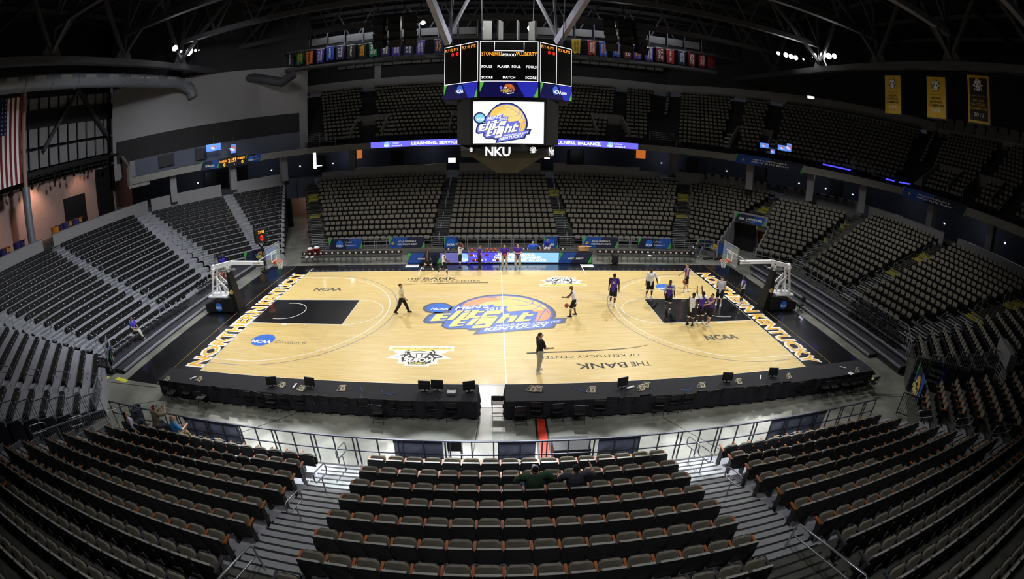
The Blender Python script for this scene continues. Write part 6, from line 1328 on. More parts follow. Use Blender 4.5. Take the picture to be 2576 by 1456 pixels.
for i in range(22):
    x = -24 + 2.25 * i
    if abs(x) > 3: b.box((x, 31.5 - abs(x) * .06, 22.1), (2.0, .1, .9)); 
b.build('light_panels', cw); b = MB().mat('alu')
for i in range(23): x = -25.1 + 2.25 * i; b.box((x, 31.2 - abs(x) * .06, 22.3), (.08, .1, 2.0))
b.build('panel_posts', cw)
area('catwalk_wash', (-13, 29.5, 23.6), (math.radians(60), 0, 0), 16, .5, 150, (.8, .88, 1)); area('catwalk_wash', (13, 29.5, 23.6), (math.radians(60), 0, 0), 16, .5, 110, (.8, .88, 1)); area('catwalk_wash', (-13, 24, 22.8), (math.radians(42), 0, 0), 18, .4, 200); area('catwalk_wash', (13, 24, 22.8), (math.radians(42), 0, 0), 18, .4, 190)
PEN = [(730, 540, 'dk', 'BELLARMINE', 'w'), (754.5, 517, 'gr', 'CAL POLY|POMONA', 'g'), (779, 513, 'or', 'TEXAS', 'k'), (806, 498, 'pu', 'WINONA|STATE', 'w'), (831, 470, 'bl', 'BARTON', 'w'), (857, 460, 'na', 'WINONA|STATE', 'w'), (884, 455, 'dk', 'FINDLAY', 'w'), (911.5, 448, 'dk', 'KENNESAW|STATE', 'g'), (939, 430, 'te', 'NORTHEASTERN|STATE', 'w'), (970, 425, 'na', 'CALIFORNIA|STATE', 'w'), (998, 420, 'pu', 'KENTUCKY|WESLEYAN', 'w'), (1028, 415, 'na', 'METROPOLITAN|STATE', 'w'), (1058, 412, 'pu', 'KENTUCKY|WESLEYAN', 'w'), (1104, 396, 'na', 'UC|DAVIS', 'g'),
       (1449, 397, 'ye', 'FORT HAYS|STATE', 'k'), (1489, 412, 're', 'SOUTHERN|INDIANA', 'w'), (1518, 425, 'bl', 'CAL STATE|BAKERSFIELD', 'g'), (1551, 432, 'bl', 'CAL STATE|BAKERSFIELD', 'g'), (1578, 448, 'ma', 'VIRGINIA|UNION', 'w'), (1604, 460, 'pu', 'NORTH|ALABAMA', 'g'), (1633, 478, 'pu', 'KENTUCKY|WESLEYAN', 'w'), (1661, 482, 'ma', 'N C|CENTRAL', 'w'), (1686, 503, 're', 'PHILA. TEX.', 'w'), (1715, 515, 'na', 'KENTUCKY|WESLEYAN', 'w'), (1740, 535, 'dr', 'SACRED|HEART', 'w'), (1766, 545, 're', 'JACKSONVILLE|STATE', 'w'), (1789, 562, 'dr', '', 'w')]
PC = dict(dk='#1c161c', gr='#1c6a44', te='#188060', pu='#4a3aa0', bl='#2450c4', na='#2a2e66', ye='#c0a42a', re='#a01c28', ma='#6a2434', dr='#7c1824')
PC['or'] = '#c4662a'; PNM = dict(dk='black', gr='green', te='teal', pu='purple', bl='bright blue', na='navy', ye='yellow', re='red', ma='maroon', dr='dark red'); PNM['or'] = 'orange'
for k, c in PC.items(): M['pen_' + k] = mat('pen_' + k, c, .5, var=.12)
for i, (u, y4, ck_, txt, tc) in enumerate(PEN):
    v0 = y4 / 4.025; p = on_wall(u, v0, (0, 27.2), (1, 27.2)); h_ = 1.66; w_ = .98; t = thing('college_pennant', ('%s pennant reading %s on the far catwalk' % (PNM[ck_], txt.replace('|', ' ').title()) if txt else 'plain dark red pennant at the right end of the catwalk row') + (', nearer the scoreboard' if i in (12, 17) else ', further from the scoreboard' if i in (3, 10, 16) else ''), 'pennant', (p.x, p.y, p.z - h_), 0, 'college pennants on the far catwalk')
    b = MB().mat('pen_' + ck_); n = 12; vs = []
    for j in range(6):
        for k in range(n + 1): f = k / n; vs.append((p.x + (f - .5) * w_ * (1 - .12 * j / 5), p.y + .045 * math.sin(f * 15 + i) * (.3 + j / 5), p.z - h_ * j / 5 * (1 - .04 * math.sin(f * 9 + i))))
    b.add(vs, [(j * (n + 1) + k, (j + 1) * (n + 1) + k, (j + 1) * (n + 1) + k + 1, j * (n + 1) + k + 1) for j in range(5) for k in range(n)], True); b.build('cloth', t)
    b = MB().mat('paper'); b.cyl((p.x - w_ * .52, p.y, p.z), (p.x + w_ * .52, p.y, p.z), .035, 6); b.build('top_rod', t)
    if txt:
        b = MB(); parts = txt.split('|'); F = Fr((p.x, p.y - .1, p.z - .12), (0, 0, -1), (1, 0, 0), .002)
        for q, s in enumerate(parts): F.text(b, dict(w='white', g='gold', k='dark')[tc], s, .05 + .1 * q, (.06 - .3 * q) if len(parts) > 1 else -.1, 1.25 - .15 * q, .22, 1, .02)
        b.build('lettering', t)
def xw(u, v, x): d = raydir(u, v); return CAM + d * ((x - CAM.x) / d.x)
def champ(u0, v0, u1, v1, year, bodyk, txk, label, border=None):
    a = xw(u0, v0, 32.2); c = xw(u1, v1, 32.2); z1 = a.z; z0 = min(c.z, a.z - 3.3); w_ = abs(a.y - c.y); t = thing('championship_banner', label, 'banner', (32.2, (a.y + c.y) / 2, z0)); F = Fr((32.2, a.y, z0), (0, -1, 0), (0, 0, 1), .02); h_ = z1 - z0
    b = MB(); F.rect(b, 'dark', -.06, -.12, w_ + .12, h_ + .02, 0); F.rect(b, border or bodyk, 0, 0, w_, h_, 1)
    if border: F.rect(b, bodyk, w_ * .09, h_ * .05, w_ * .91, h_ * .94, 2)
    b.build('cloth', t); b = MB(); norse(b, F, w_ * .24, w_ / 2, h_ * .76, 3, False, sy=w_ * .33); 
    F.text(b, txk, 'NCAA', w_ / 2, h_ * .45, w_ * .42, h_ * .075, 4, .01, align='c') if False else None
    for s, yy, ww in (('NCAA', .44, .5), ('NATIONAL', .355, .68), ('CHAMPIONS', .27, .8)): F.text(b, txk, s, w_ * (.5 - ww / 2), h_ * yy, w_ * ww, h_ * .062, 4, .01)
    F.text(b, 'white', year, w_ * .27, h_ * .13, w_ * .46, h_ * .085, 4, .0); F.text(b, txk, "WOMEN'S BASKETBALL" if not border else "MEN'S SOCCER", w_ * .15, h_ * .545, w_ * .7, h_ * .022, 4, .0)
    b.build('printing', t)
champ(2226, 190, 2267, 288, '2000', 'gold_c' if 'gold_c' in M else M.setdefault('gold_c', mat('gold_cloth', '#c09a20', .6, var=.1)), 'dark', 'gold championship banner beside the corner, the narrowest of the three'); champ(2331, 193, 2380, 300, '2008', 'gold_c', 'dark', 'gold championship banner between the narrow gold one and the black one'); champ(2433, 188, 2491, 315, '2010', 'dark', 'gold_c', 'black championship banner with gold border', border='gold_c')
area('banner_wash', (29.2, .5, 15.0), (0, math.radians(-75), 0), 1.0, 11, 26)
# flag
fa = xw(2, 250, -37.0); fb_ = xw(56, 450, -37.0); 
t = thing('hanging_flag', 'large striped national flag hanging vertically at the left edge', 'flag', (-37, fa.y, 12)); y1 = max(fa.y, fb_.y); wv = 3.6; zt, zb = fa.z, fb_.z - .3
F = Fr((-37, y1 - wv, zb), (0, 1, 0), (0, 0, 1), .01); hh = zt - zb; b = MB(); M['flag_red'] = mat('flag_red', '#7a1820', .8); M['flag_navy'] = mat('flag_navy', '#1c2348', .8)
for i in range(13): F.rect(b, 'flag_red' if i % 2 == 0 else 'white', wv * i / 13, 0, wv * (i + 1) / 13, hh, 1)
b.build('stripes', t); b = MB(); F.rect(b, 'flag_navy', 0, hh * .58, wv * 7 / 13, hh, 2)
bs = MB().mat('roofsteel'); bs.bar((-37, y1 - wv, zt), (-37, y1, zt), .06, .06); bs.bar((-37, y1 - .1, zt), (-37, y1 - .1, 25.9), .03, .03); bs.bar((-37, y1 - wv + .1, zt), (-37, y1 - wv + .1, 25.9), .03, .03); bs.build('hanging_bar', t)
for i in range(5):
    for j in range(9): x, z = wv * 7 / 13 * (i + .5) / 5, hh * (.6 + .38 * j / 8); F.poly(b, 'white', [(x + (.07 if k % 2 == 0 else .03) * math.sin(k * PI / 5), z + (.07 if k % 2 == 0 else .03) * math.cos(k * PI / 5)) for k in range(10)], 3)
b.build('star_canton', t)
# club end: column, lighting bars, tables
b = MB().mat('alu'); b.cyl((-38, -1.9, 5.4), (-38, -1.9, 10.6), .42, 16); b.mat('pink'); b.cyl((-38, -1.9, 10.6), (-38, -1.9, 18.6), .24, 12); single('round_column', 'tall round gray column at the left club end', 'column', b)
t = thing('stage_lighting_rig', 'black lighting rig with many hanging lamps at the left club end', 'lighting rig', (-39.5, 0, 11.5)); b = MB().mat('dark')
for x in (-40.6, -39.3): b.bar((x, -14, 11.3), (x, 13, 11.7), .15, .2)
for i in range(24): b.bar((-40.6, -14 + 1.15 * i, 11.35), (-39.3, -14 + 1.15 * i, 11.35), .08, .08)
b.build('rig_truss', t)
for i in range(30):
    b = MB().mat('dark'); y = -9.5 + .72 * i + random.uniform(-.2, .2); x = random.choice((-40.5, -39.4)); h = random.uniform(.25, .6); b.cyl((x, y, 11.3), (x, y, 11.2 - h), .04, 5); b.cyl((x, y, 11.2 - h), (x - .15, y + random.uniform(-.15, .15), 10.9 - h), .14, 7); b.build('stage_lamp', t)
M['cloth_purple'] = mat('cloth_purple', '#2c2a62', .8, var=.2); M['cloth_amber'] = mat('cloth_amber', '#c87a1e', .8, var=.2)
for i, (y, k1, k2) in enumerate([(-5.0, 'cloth_purple', 'cloth_amber'), (-3.2, 'cloth_purple', 'cloth_purple'), (1.8, 'cloth_amber', 'cloth_purple'), (3.2, 'cloth_purple', 'cloth_amber'), (4.6, 'cloth_purple', 'cloth_amber')]):
    t = thing('club_table', 'club table under %s at the left end, %s from the picture edge' % ('purple cloth' if k1 == 'cloth_purple' else 'amber cloth', ORD[i]), 'table', (-38.6, y, 5.42), 0, 'cloth covered club tables')
    b = MB().mat(k1); b.lathe([(0, 6.55), (.62, 6.55), (.66, 6.5), (.6, 6.1), (.72, 5.95)], (-38.6, y, 0), 12); b.build('tablecloth', t); b = MB().mat(k2); b.box((-38.2, y + .1, 6.57), (.9, .4, .03), rz=.6); b.box((-37.95, y + .1, 6.35), (.05, .5, .4), rz=.3); b.build('folded_runner', t); b = MB().mat('steel'); b.cyl((-38.6, y, 5.42), (-38.6, y, 6.5), .05, 8); b.build('pedestal', t)
P = folding_chair_parts('dark')
BC = make_proto('concourse_chair', 'chair', {'seat': P['seat'], 'backrest': P['backrest'], 'front_leg': P['front_leg_a'], 'rear_leg': P['rear_leg_b']})
for i in range(22):
    f = i / 21; x, y = 20.5 + 14.5 * f, 28.3 - 14.8 * f; place(BC, (x + random.uniform(-.2, .2), y, 5.42), -PI / 4, 'black chair on the concourse behind the right corner stand, %s along' % (ORD[i] if i < 16 else '%dth' % (i + 1)), 'chairs on the right concourse')
# lit fittings on the concourse
def fitting(u, v, A, B, w_, h_, key, label, name='wall_light'):
    p = on_wall(u, v, A, B); d = Vector((B[0] - A[0], B[1] - A[1], 0)).normalized(); n = Vector((d.y, -d.x, 0)); n = n if n.dot(CAM - p) > 0 else -n
    t = thing(name, label, 'light', tuple(p), 0, 'lit fittings on the concourse'); b = MB().mat('dark'); b.bar(p - d * w_ / 2 - n * .06, p + d * w_ / 2 - n * .06, .1, h_ + .04); b.build('fitting_case', t); b = MB().mat(key); b.bar(p - d * w_ / 2 + n * .02, p + d * w_ / 2 + n * .02, .06, h_); b.build('diffuser', t)
fitting(792, 404, (-24.3, 25.9), (0, 25.9), .35, 1.8, 'tube', 'tall white lit strip at the far left balcony edge'); fitting(802, 417, (-24.3, 26.5), (0, 26.5), .8, .1, 'tube', 'small white lit ledge beside the tall lit strip'); fitting(1137, 403, (0, 28), (1, 28), .8, .5, 'tube', 'white lit panel on the concourse left of centre'); fitting(1100, 323, (0, 30), (1, 30), .9, .45, 'tube', 'white lit panel on the far balcony left of the screen'); fitting(1376, 398, (0, 28), (1, 28), .6, .12, 'tube', 'short white lit bar on the concourse right of centre')
for i, (u, v, A, B) in enumerate([(498, 460, BACK[1], BACK[2]), (604, 441, BACK[1], BACK[2]), (683, 428, BACK[1], BACK[2]), (755, 418, BACK[2], BACK[3]), (838, 411, BACK[2], BACK[3]), (1664, 410, BACK[2], BACK[3]), (1767, 421, BACK[3], BACK[4]), (1828, 430, BACK[3], BACK[4]), (1893, 440, BACK[3], BACK[4]), (2010, 461, BACK[3], BACK[4]), (2077, 474, BACK[3], BACK[4]), (2145, 489, BACK[3], BACK[4]), (2376, 562, BACK[4], BACK[5]), (2484, 603, BACK[4], BACK[5]), (2528, 611, BACK[4], BACK[5])]): fitting(u, v, A, B, .16, .1, 'tube', 'tiny bright downlight on the concourse wall, %s from the left' % ORD[i], 'downlight')
fitting(901, 385, BACK[2], BACK[3], 1.0, 1.3, 'warm', 'warm orange lit doorway panel behind the far stand left', 'lit_doorway'); fitting(1612, 388, BACK[2], BACK[3], 1.2, 1.0, 'warm', 'warm orange lit doorway panel behind the far stand right', 'lit_doorway')
for i, (u0, v0, u1, v1) in enumerate([(2070, 413, 2140, 428), (2228, 450, 2250, 455), (2262, 458, 2290, 463)]):
    p = on_wall(u0, v0, UR_A, UR_B); q = on_wall(u1, v1, UR_A, UR_B); b = MB().mat('led_b'); b.bar(p, q, .05, .14); single('blue_ledge_light', 'thin blue lit ledge strip on the right balcony, %s from the left' % ORD[i], 'light', b)
fitting(2040, 155 + 90, (40, 20), (52, 10), .9, .3, 'tube', 'small lit window at the top of the right upper stand')
# ---------------------------------------------------------------- people
def cap(b, a, c, ra, rb, flat=1.0, side=(1, 0, 0), n=10):
    """rounded, tapered limb; flat squeezes it across `side`'s normal"""
    a = Vector(a); c = Vector(c); d = c - a; L = d.length
    if L < 1e-5: d = Vector((0, 0, 1)); L = 1e-5
    d = d / L; s = Vector(side) - d * Vector(side).dot(d)
    s = s.normalized() if s.length > 1e-3 else d.orthogonal().normalized(); e = d.cross(s); vs = []; R = []
    for t in (-PI / 2 + .15, -PI / 3.2, -PI / 7): R.append((ra * math.sin(t), ra * math.cos(t)))
    R += [(0, ra), (L * .5, (ra + rb) / 2), (L, rb)]
    for t in (PI / 7, PI / 3.2, PI / 2 - .15): R.append((L + rb * math.sin(t), rb * math.cos(t)))
    for (h, r) in R:
        for k in range(n): q = 2 * PI * k / n; vs.append(a + d * h + s * (r * math.cos(q)) + e * (r * flat * math.sin(q)))
    m = len(R); fs = [(i * n + k, i * n + (k + 1) % n, (i + 1) * n + (k + 1) % n, (i + 1) * n + k) for i in range(m - 1) for k in range(n)]
    fs += [tuple(range(n))[::-1], tuple(range((m - 1) * n, m * n))]
    b.add(vs, fs, True)
def fuse(b, name, parent, mats, vox, color=None, smooth_it=2):
    """melt overlapping volumes into one continuous skin"""
    me = b.mesh(name + '_raw'); o = bpy.data.objects.new(name, me); COL.objects.link(o)
    r = o.modifiers.new('r', 'REMESH'); r.mode = 'VOXEL'; r.voxel_size = vox; r.use_smooth_shade = True
    s = o.modifiers.new('s', 'SMOOTH'); s.iterations = smooth_it; s.factor = .5
    dg = bpy.context.evaluated_depsgraph_get(); dg.update(); nm = bpy.data.meshes.new_from_object(o.evaluated_get(dg)); nm.name = name
    o.modifiers.clear(); o.data = nm; bpy.data.meshes.remove(me); nm.materials.clear()
    for m in mats: nm.materials.append(m)
    if color: 
        for p in nm.polygons: p.material_index = color(p.center)
    else: nm.polygons.foreach_set('material_index', [0] * len(nm.polygons))
    nm.polygons.foreach_set('use_smooth', [True] * len(nm.polygons)); o.parent = parent
    return o
SK = dict(light='#c89a80', tan='#b98564', dark='#4a3024', brown='#6e4a38', pale='#d3a78c')
for k, v in SK.items(): M['skin_' + k] = mat('skin_' + k, v, .55, var=.06, scale=20)
def cm(hexc, rough=.85): return M.setdefault('c' + hexc, mat('cloth_' + hexc[1:], hexc, rough, var=.12, scale=9, bump=.15))
def person(x, y, z, heading, H, label, legs=((0, .06, 0), (0, .06, 0)), arms=((.05, .15, .2, 0), (.05, .15, .2, 0)), lean=0.0, head=0.0, nod=0.0, skin='light', hair='#1c1410', hairstyle='short',
           top='#ffffff', sleeve=.5, over=None, bottom='#101014', length='shorts', hem='#f0f0f0', shoes='#f0f0f0', socks='#f0f0f0', seat=None, vox=.013, bulk=1.0, num=None, capc=None, group=None, ext=None, crouch=None):
    th = math.radians(heading); root = thing('person', label, 'person', (x, y, z), th, group)
    V = Vector; hip = .53 * H; tl = .245 * H; sl = .24 * H
    out = []
    for s, (f, ab, kn) in zip((-1, 1), legs):
        h0 = V((s * .052 * H, 0, 0)); d1 = V((s * math.sin(ab), math.sin(f) * math.cos(ab), -math.cos(f) * math.cos(ab))); k0 = h0 + d1 * tl
        g = f - kn; d2 = V((s * math.sin(ab) * .5, math.sin(g), -math.cos(g))).normalized(); a0 = k0 + d2 * sl; out.append((h0, k0, a0, d2, g))
    low = min(o[2].z for o in out) - .045 * H
    base = V((0, 0, -low if seat is None else seat)); P = [tuple(v + base if i < 3 else v for i, v in enumerate(o[:4])) + (o[4],) for o in out]
    sp = V((0, math.sin(lean), math.cos(lean))); pel = base; waist = base + sp * .09 * H; chest = base + sp * .21 * H; nb = base + sp * .30 * H; shz = base + sp * .285 * H
    fw = V((0, math.cos(lean), -math.sin(lean)))
    n2 = V((0, math.sin(lean * .5 + nod * .4), math.cos(lean * .5 + nod * .4))); hc = nb + n2 * .095 * H
    hd = V((math.sin(-head) * 1.0, math.cos(head), 0)); hf = (V((-math.sin(head) * math.cos(nod), math.cos(head) * math.cos(nod), -math.sin(nod)))).normalized(); hs = hf.cross(V((0, 0, 1))).normalized(); hu = hs.cross(hf)
    A = []
    for s, a_ in zip((-1, 1), arms):
        f, ab, el, inn = a_[:4]; s0 = shz + V((s * .112 * H * bulk, 0, 0)); d1 = V((s * math.sin(ab), math.sin(f) * math.cos(ab), -math.cos(f) * math.cos(ab))); e0 = s0 + d1 * .172 * H
        g = f + el; d2 = V((-s * math.sin(inn) + s * math.sin(ab) * .6 * (1 - abs(math.sin(inn))), math.sin(g) * math.cos(inn), -math.cos(g) * math.cos(inn))).normalized(); w0 = e0 + d2 * .145 * H; A.append((s0, e0, w0, d2, s))
    k = H * bulk; b = MB()
    cap(b, pel, waist, .085 * k, .078 * k, .68); cap(b, waist, chest, .078 * k, .098 * k, .66); cap(b, chest, nb - sp * .03 * H, .098 * k, .07 * k, .62); cap(b, shz - V((.085 * k, 0, .01)), shz + V((.085 * k, 0, -.01)), .04 * k, .04 * k, .9, side=(0, 1, 0)); cap(b, nb - sp * .02 * H, hc - hu * .03 * H, .036 * H, .032 * H)
    cap(b, hc - hu * .012 * H, hc + hu * .014 * H, .047 * H, .045 * H, 1.22, side=hs); cap(b, hc - hu * .035 * H + hf * .012 * H, hc - hu * .048 * H + hf * .02 * H, .030 * H, .022 * H)      # skull, jaw
    cap(b, hc + hf * .058 * H + hu * .004 * H, hc + hf * .068 * H - hu * .012 * H, .006 * H, .009 * H)
    for s in (-1, 1): cap(b, hc + hs * s * .046 * H + hu * .008 * H, hc + hs * s * .048 * H - hu * .012 * H, .009 * H, .007 * H, .5, side=(0, 1, 0))
    for (h0, k0, a0, d2, g) in P: cap(b, h0, k0, .052 * k, .034 * k); cap(b, k0, k0 + (a0 - k0) * .35, .033 * k, .033 * k); cap(b, k0 + (a0 - k0) * .3, a0, .034 * k, .021 * H); cap(b, a0, a0 + V((0, .03 * H, -.02 * H)), .022 * H, .02 * H)
    for (s0, e0, w0, d2, s) in A:
        cap(b, s0, e0, .032 * k, .024 * k); cap(b, e0, w0, .025 * k, .0165 * H); pa = w0 + d2 * .045 * H; q = d2.cross(V((s, 0, .2))).normalized(); cap(b, w0, pa, .016 * H, .022 * H, .55, side=q)
        w_ = d2.cross(q)
        for i in range(4):
            o_ = pa + q * ((i - 1.5) * .0115 * H); l_ = (.034, .042, .040, .031)[i] * H; m_ = o_ + d2 * l_ * .55; cap(b, o_, m_, .0056 * H, .0052 * H, n=6); cap(b, m_, m_ + (d2 * .8 + w_ * .5 * s).normalized() * l_ * .5, .0052 * H, .0045 * H, n=6)
        cap(b, w0 + d2 * .012 * H + q * .015 * H, w0 + d2 * .04 * H + q * .038 * H + w_ * .012 * H * s, .0065 * H, .0055 * H, n=6)
    if ext:
        for e in ext: cap(b, *e)
    fuse(b, 'body', root, [M['skin_' + skin]], min(vox, .0095) if vox < .012 else vox)
    # face marks
    b = MB().mat('dark')
    for s in (-1, 1): b.sphere(hc + hf * .053 * H + hs * s * .018 * H + hu * .012 * H, .0052 * H, 8, 6); b.bar(hc + hf * .055 * H + hs * s * .009 * H + hu * .022 * H, hc + hf * .05 * H + hs * s * .027 * H + hu * .021 * H, .006 * H, .004 * H)
    b.mat(M.setdefault('lips', mat('lips', '#7c4238', .5))); b.bar(hc + hf * .052 * H - hs * .012 * H - hu * .032 * H, hc + hf * .052 * H + hs * .012 * H - hu * .032 * H, .006 * H, .005 * H); b.build('face_features', root, local=True)
    if hairstyle != 'bald':
        b = MB(); hm = cm(hair, .8)
        if hairstyle == 'cap': hm = cm(capc[0], .8)
        cap(b, hc + hu * .014 * H - hf * .010 * H, hc + hu * .026 * H - hf * .006 * H, .049 * H, .044 * H, 1.16, side=hs); cap(b, hc - hf * .018 * H - hu * .008 * H, hc - hf * .018 * H + hu * .01 * H, .037 * H, .045 * H, 1.0, side=hs)
        if hairstyle == 'long': cap(b, hc - hf * .03 * H + hu * .01 * H, nb - hf * .035 * H + sp * .01 * H, .045 * H, .035 * H, .7, side=hs)
        if hairstyle == 'cap': cap(b, hc + hf * .04 * H * capc[2] + hu * .016 * H, hc + hf * .092 * H * capc[2] + hu * .006 * H, .036 * H, .026 * H, .22, side=hs)
        nm = 'hair' if hairstyle != 'cap' else 'baseball_cap'
        mats = [hm] + ([cm(capc[1], .8)] if hairstyle == 'cap' else [])
        cf = (lambda c: 1 if ((c - hc).dot(hf) * capc[2] < -.022 * H if capc[3] == 'back' else (c - hc).dot(hf) * capc[2] > .02 * H) else 0) if hairstyle == 'cap' else None
        fuse(b, nm, root, mats, min(vox, .012), cf)
    # shirt
    b = MB(); g = .010 + .004 * bulk; bx_ = 1.0 if bulk < 1.15 else 1.06
    sh0 = pel + sp * (-.01 if over != 'tuck' else .035) * H
    cap(b, sh0 - sp * .015 * H, waist, .090 * k + g, .083 * k * bx_ + g, .72); cap(b, waist, chest, .083 * k * bx_ + g, .101 * k + g, .7); cap(b, chest, nb - sp * .045 * H, .101 * k + g, .062 * k + g, .66); cap(b, shz - V((.078 * k, 0, .012)), shz + V((.078 * k, 0, -.012)), .042 * k + .006, .042 * k + .006, .95, side=(0, 1, 0))
    if sleeve > 0:
        for (s0, e0, w0, d2, s) in A:
            if sleeve <= 1: cap(b, s0, s0 + (e0 - s0) * sleeve, .038 * k + .008, .034 * k + .010)
            else: cap(b, s0, e0, .037 * k + .008, .03 * k + .008); cap(b, e0, e0 + (w0 - e0) * (sleeve - 1), .03 * k + .008, .022 * H + .008)
    fuse(b, 'shirt' if sleeve > 0 else 'sleeveless_jersey', root, [cm(top)], vox)
    if over and over != 'tuck':
        b = MB(); g2 = g + .012
        cap(b, pel - sp * .03 * H, waist, .092 * k + g2, .084 * k + g2, .72); cap(b, waist, chest, .084 * k + g2, .099 * k + g2, .7); cap(b, chest, nb - sp * .06 * H, .099 * k + g2, .06 * k + g2, .68); fuse(b, 'practice_pinnie', root, [cm(over)], vox)
    # shorts or trousers
    b = MB(); cap(b, pel - sp * .01 * H, waist - sp * .02 * H, .088 * k + .012, .080 * k + .010, .74)
    for (h0, k0, a0, d2, g_) in P:
        if length == 'shorts': e = h0 + (k0 - h0) * .93; cap(b, h0, e, .062 * k + .01, .052 * k + .016)
        else: cap(b, h0, k0, .060 * k + .008, .044 * k + .01); cap(b, k0, k0 + (a0 - k0) * .94, .042 * k + .01, .036 * H + .008)
    bo = fuse(b, 'shorts' if length == 'shorts' else 'trousers', root, [cm(bottom)] + ([cm(hem)] if length == 'shorts' and hem else []), vox,
              (lambda c: 1 if any((c - (h0 + (k0 - h0) * .93)).dot((k0 - h0).normalized()) > .012 and (c - k0).length < .16 for (h0, k0, a0, d2, g_) in P) else 0) if length == 'shorts' and hem else None)
    for i, (h0, k0, a0, d2, g_) in enumerate(P):
        fdir = V((0, math.cos(g_ * .35 if seat is None else 0), math.sin(g_ * .35 if seat is None else 0))); b = MB().mat(cm(shoes, .6)); an = a0 + V((0, 0, -.012 * H))
        cap(b, an - fdir * .03 * H, an + fdir * .075 * H - V((0, 0, .012 * H)), .03 * H, .022 * H, .85, side=(1, 0, 0), n=10); b.mat(cm('#e8e8e8', .6)); b.bar(an - fdir * .052 * H - V((0, 0, .028 * H)), an + fdir * .095 * H - V((0, 0, .030 * H)), .05 * H, .010 * H); b.build('shoe', root, local=True)
        if length == 'shorts' and socks: b = MB().mat(cm(socks)); cap(b, a0 + (k0 - a0) * .28, a0, .026 * H, .025 * H); b.build('sock', root, local=True)
    if num:
        txt, back = num; F = Fr(chest + fw * (-1 if back else 1) * (.07 * k + .035), (-1 if not back else 1, 0, 0), sp, .004); b = MB(); F.text(b, cm('#f2f2f2'), txt, 0, -.06, None, .13, 1, .03, align='c'); b.build('shirt_print', root, local=True)
    return root
E_ = ((.45, .03, .1), (-.35, .03, .25)); ST = ((.02, .07, .02), (-.02, .07, .02)); SIT = ((1.5, .12, 1.45), (1.5, .12, 1.5))
PU = '#4c2c96'; G = 'players and staff on the court'
def pp(*a, **k): return person(*a, **k)
z0 = .018
person(-5.5, -.19, z0, -90, 1.78, 'man in cream polo and black trousers striding across the left half', legs=E_, arms=((-.3, .12, .15, 0), (.4, .12, .4, 0)), top='#e2dfb4', bottom='#131315', length='pants', shoes='#17171a', bulk=1.08, skin='light', over='tuck', hair='#2a1c16')
person(1.39, -6.6, z0, -72, 1.80, 'man in black polo and gray khaki trousers near the lettering', legs=((.1, .08, .1), (-.12, .1, .05)), arms=((.1, .12, .3, 0), (.35, .1, 1.15, 0)), top='#0d0d12', bottom='#a7a294', length='pants', shoes='#e8e8e8', bulk=1.12, skin='light', hair='#2b221a', head=-.2, sleeve=.75)
person(3.76, -.72, z0, 72, 1.78, 'bald player in white jersey bouncing a ball right of the emblem', legs=((.35, .2, .35), (.05, .2, .25)), arms=((.5, .25, .9, .3), (.3, .5, .5, 0)), lean=.28, nod=.5, skin='brown', hairstyle='bald', top='#e4e6ee', sleeve=0, shoes='#18181a', socks='#15151a')
person(6.29, .87, z0, -20, 1.93, 'player in purple jersey number 35 seen from behind', legs=((.12, .04, .05), (-.15, .04, .15)), arms=((.1, .15, .1, 0), (-.15, .22, .1, 0)), skin='dark', top='#2b1a60', sleeve=.7, over=PU, num=('35', True), hair='#0c0a0a')
person(8.91, 2.0, z0, 190, 1.93, 'player in white t-shirt with arms held away at the three point line', legs=((.08, .07, .05), (-.1, .05, .1)), arms=((.0, .5, .1, 0), (.0, .2, .15, 0)), skin='dark', top='#f2f2f4', sleeve=.9, hair='#0c0a0a', bulk=1.05, num=('NKU', False))
person(9.42, .02, z0, 160, 1.85, 'player in purple pinnie over gray shirt walking in the key', legs=((.3, .04, .1), (-.25, .04, .3)), arms=((-.2, .2, .15, 0), (.2, .15, .2, 0)), skin='dark', top='#b9b6ae', sleeve=.8, over=PU, shoes='#16161a', hair='#0c0a0a', num=('LIONS', False))
person(11.8, 3.03, z0, 80, 1.93, 'player in purple jersey with a ball by the far right corner', legs=((.25, .05, .2), (-.2, .05, .1)), arms=((.15, .12, .25, 0), (.5, .1, .35, 0)), skin='light', top=PU, sleeve=0, hair='#5c4430', lean=.08)
person(9.9, -2.29, z0, -60, 1.90, 'player in white jersey with hand on hip left of the huddle', legs=((-.05, .05, .02), (.08, .05, .02)), arms=((.05, .12, .3, 0), (-.25, .45, 1.1, .9)), skin='dark', top='#e6e7f2', sleeve=0, shoes='#111114', socks='#141418', bottom='#16161c', hair='#0c0a0a', nod=.2, bulk=1.05)
person(10.59, -2.06, z0, 20, 1.88, 'player in purple and white with both hands raised, middle of the huddle', legs=((.1, .06, .05), (-.1, .08, .1)), arms=((2.3, .2, .8, 0), (1.8, .1, 1.0, 0)), skin='dark', top='#e8e8ee', sleeve=.6, over=PU, hair='#0c0a0a')
person(11.07, -2.26, z0, 95, 1.84, 'player in purple pinnie pointing left, right of the huddle', legs=((.15, .12, .1), (-.05, .12, .1)), arms=((1.0, .1, .5, 0), (.5, .15, 1.0, .2)), skin='tan', top=PU, sleeve=0, hair='#15100e', num=('LIONS', False))
person(13.06, .51, z0, -35, 1.90, 'player in light gray shirt seen from behind near the baseline', legs=((.1, .08, .05), (-.05, .08, .05)), arms=((.3, .1, .5, 0), (.2, .1, .4, 0)), skin='pale', top='#c9cad2', sleeve=.8, hair='#1c1512', nod=.4)
person(14.86, .77, z0, 75, 1.86, 'player in white pinnie over purple shirt on the right baseline', legs=((.12, .06, .08), (-.12, .06, .1)), arms=((.4, .15, .6, 0), (.3, .2, .5, 0)), skin='dark', top=PU, sleeve=.7, over='#e9e9f2', hair='#0c0a0a')
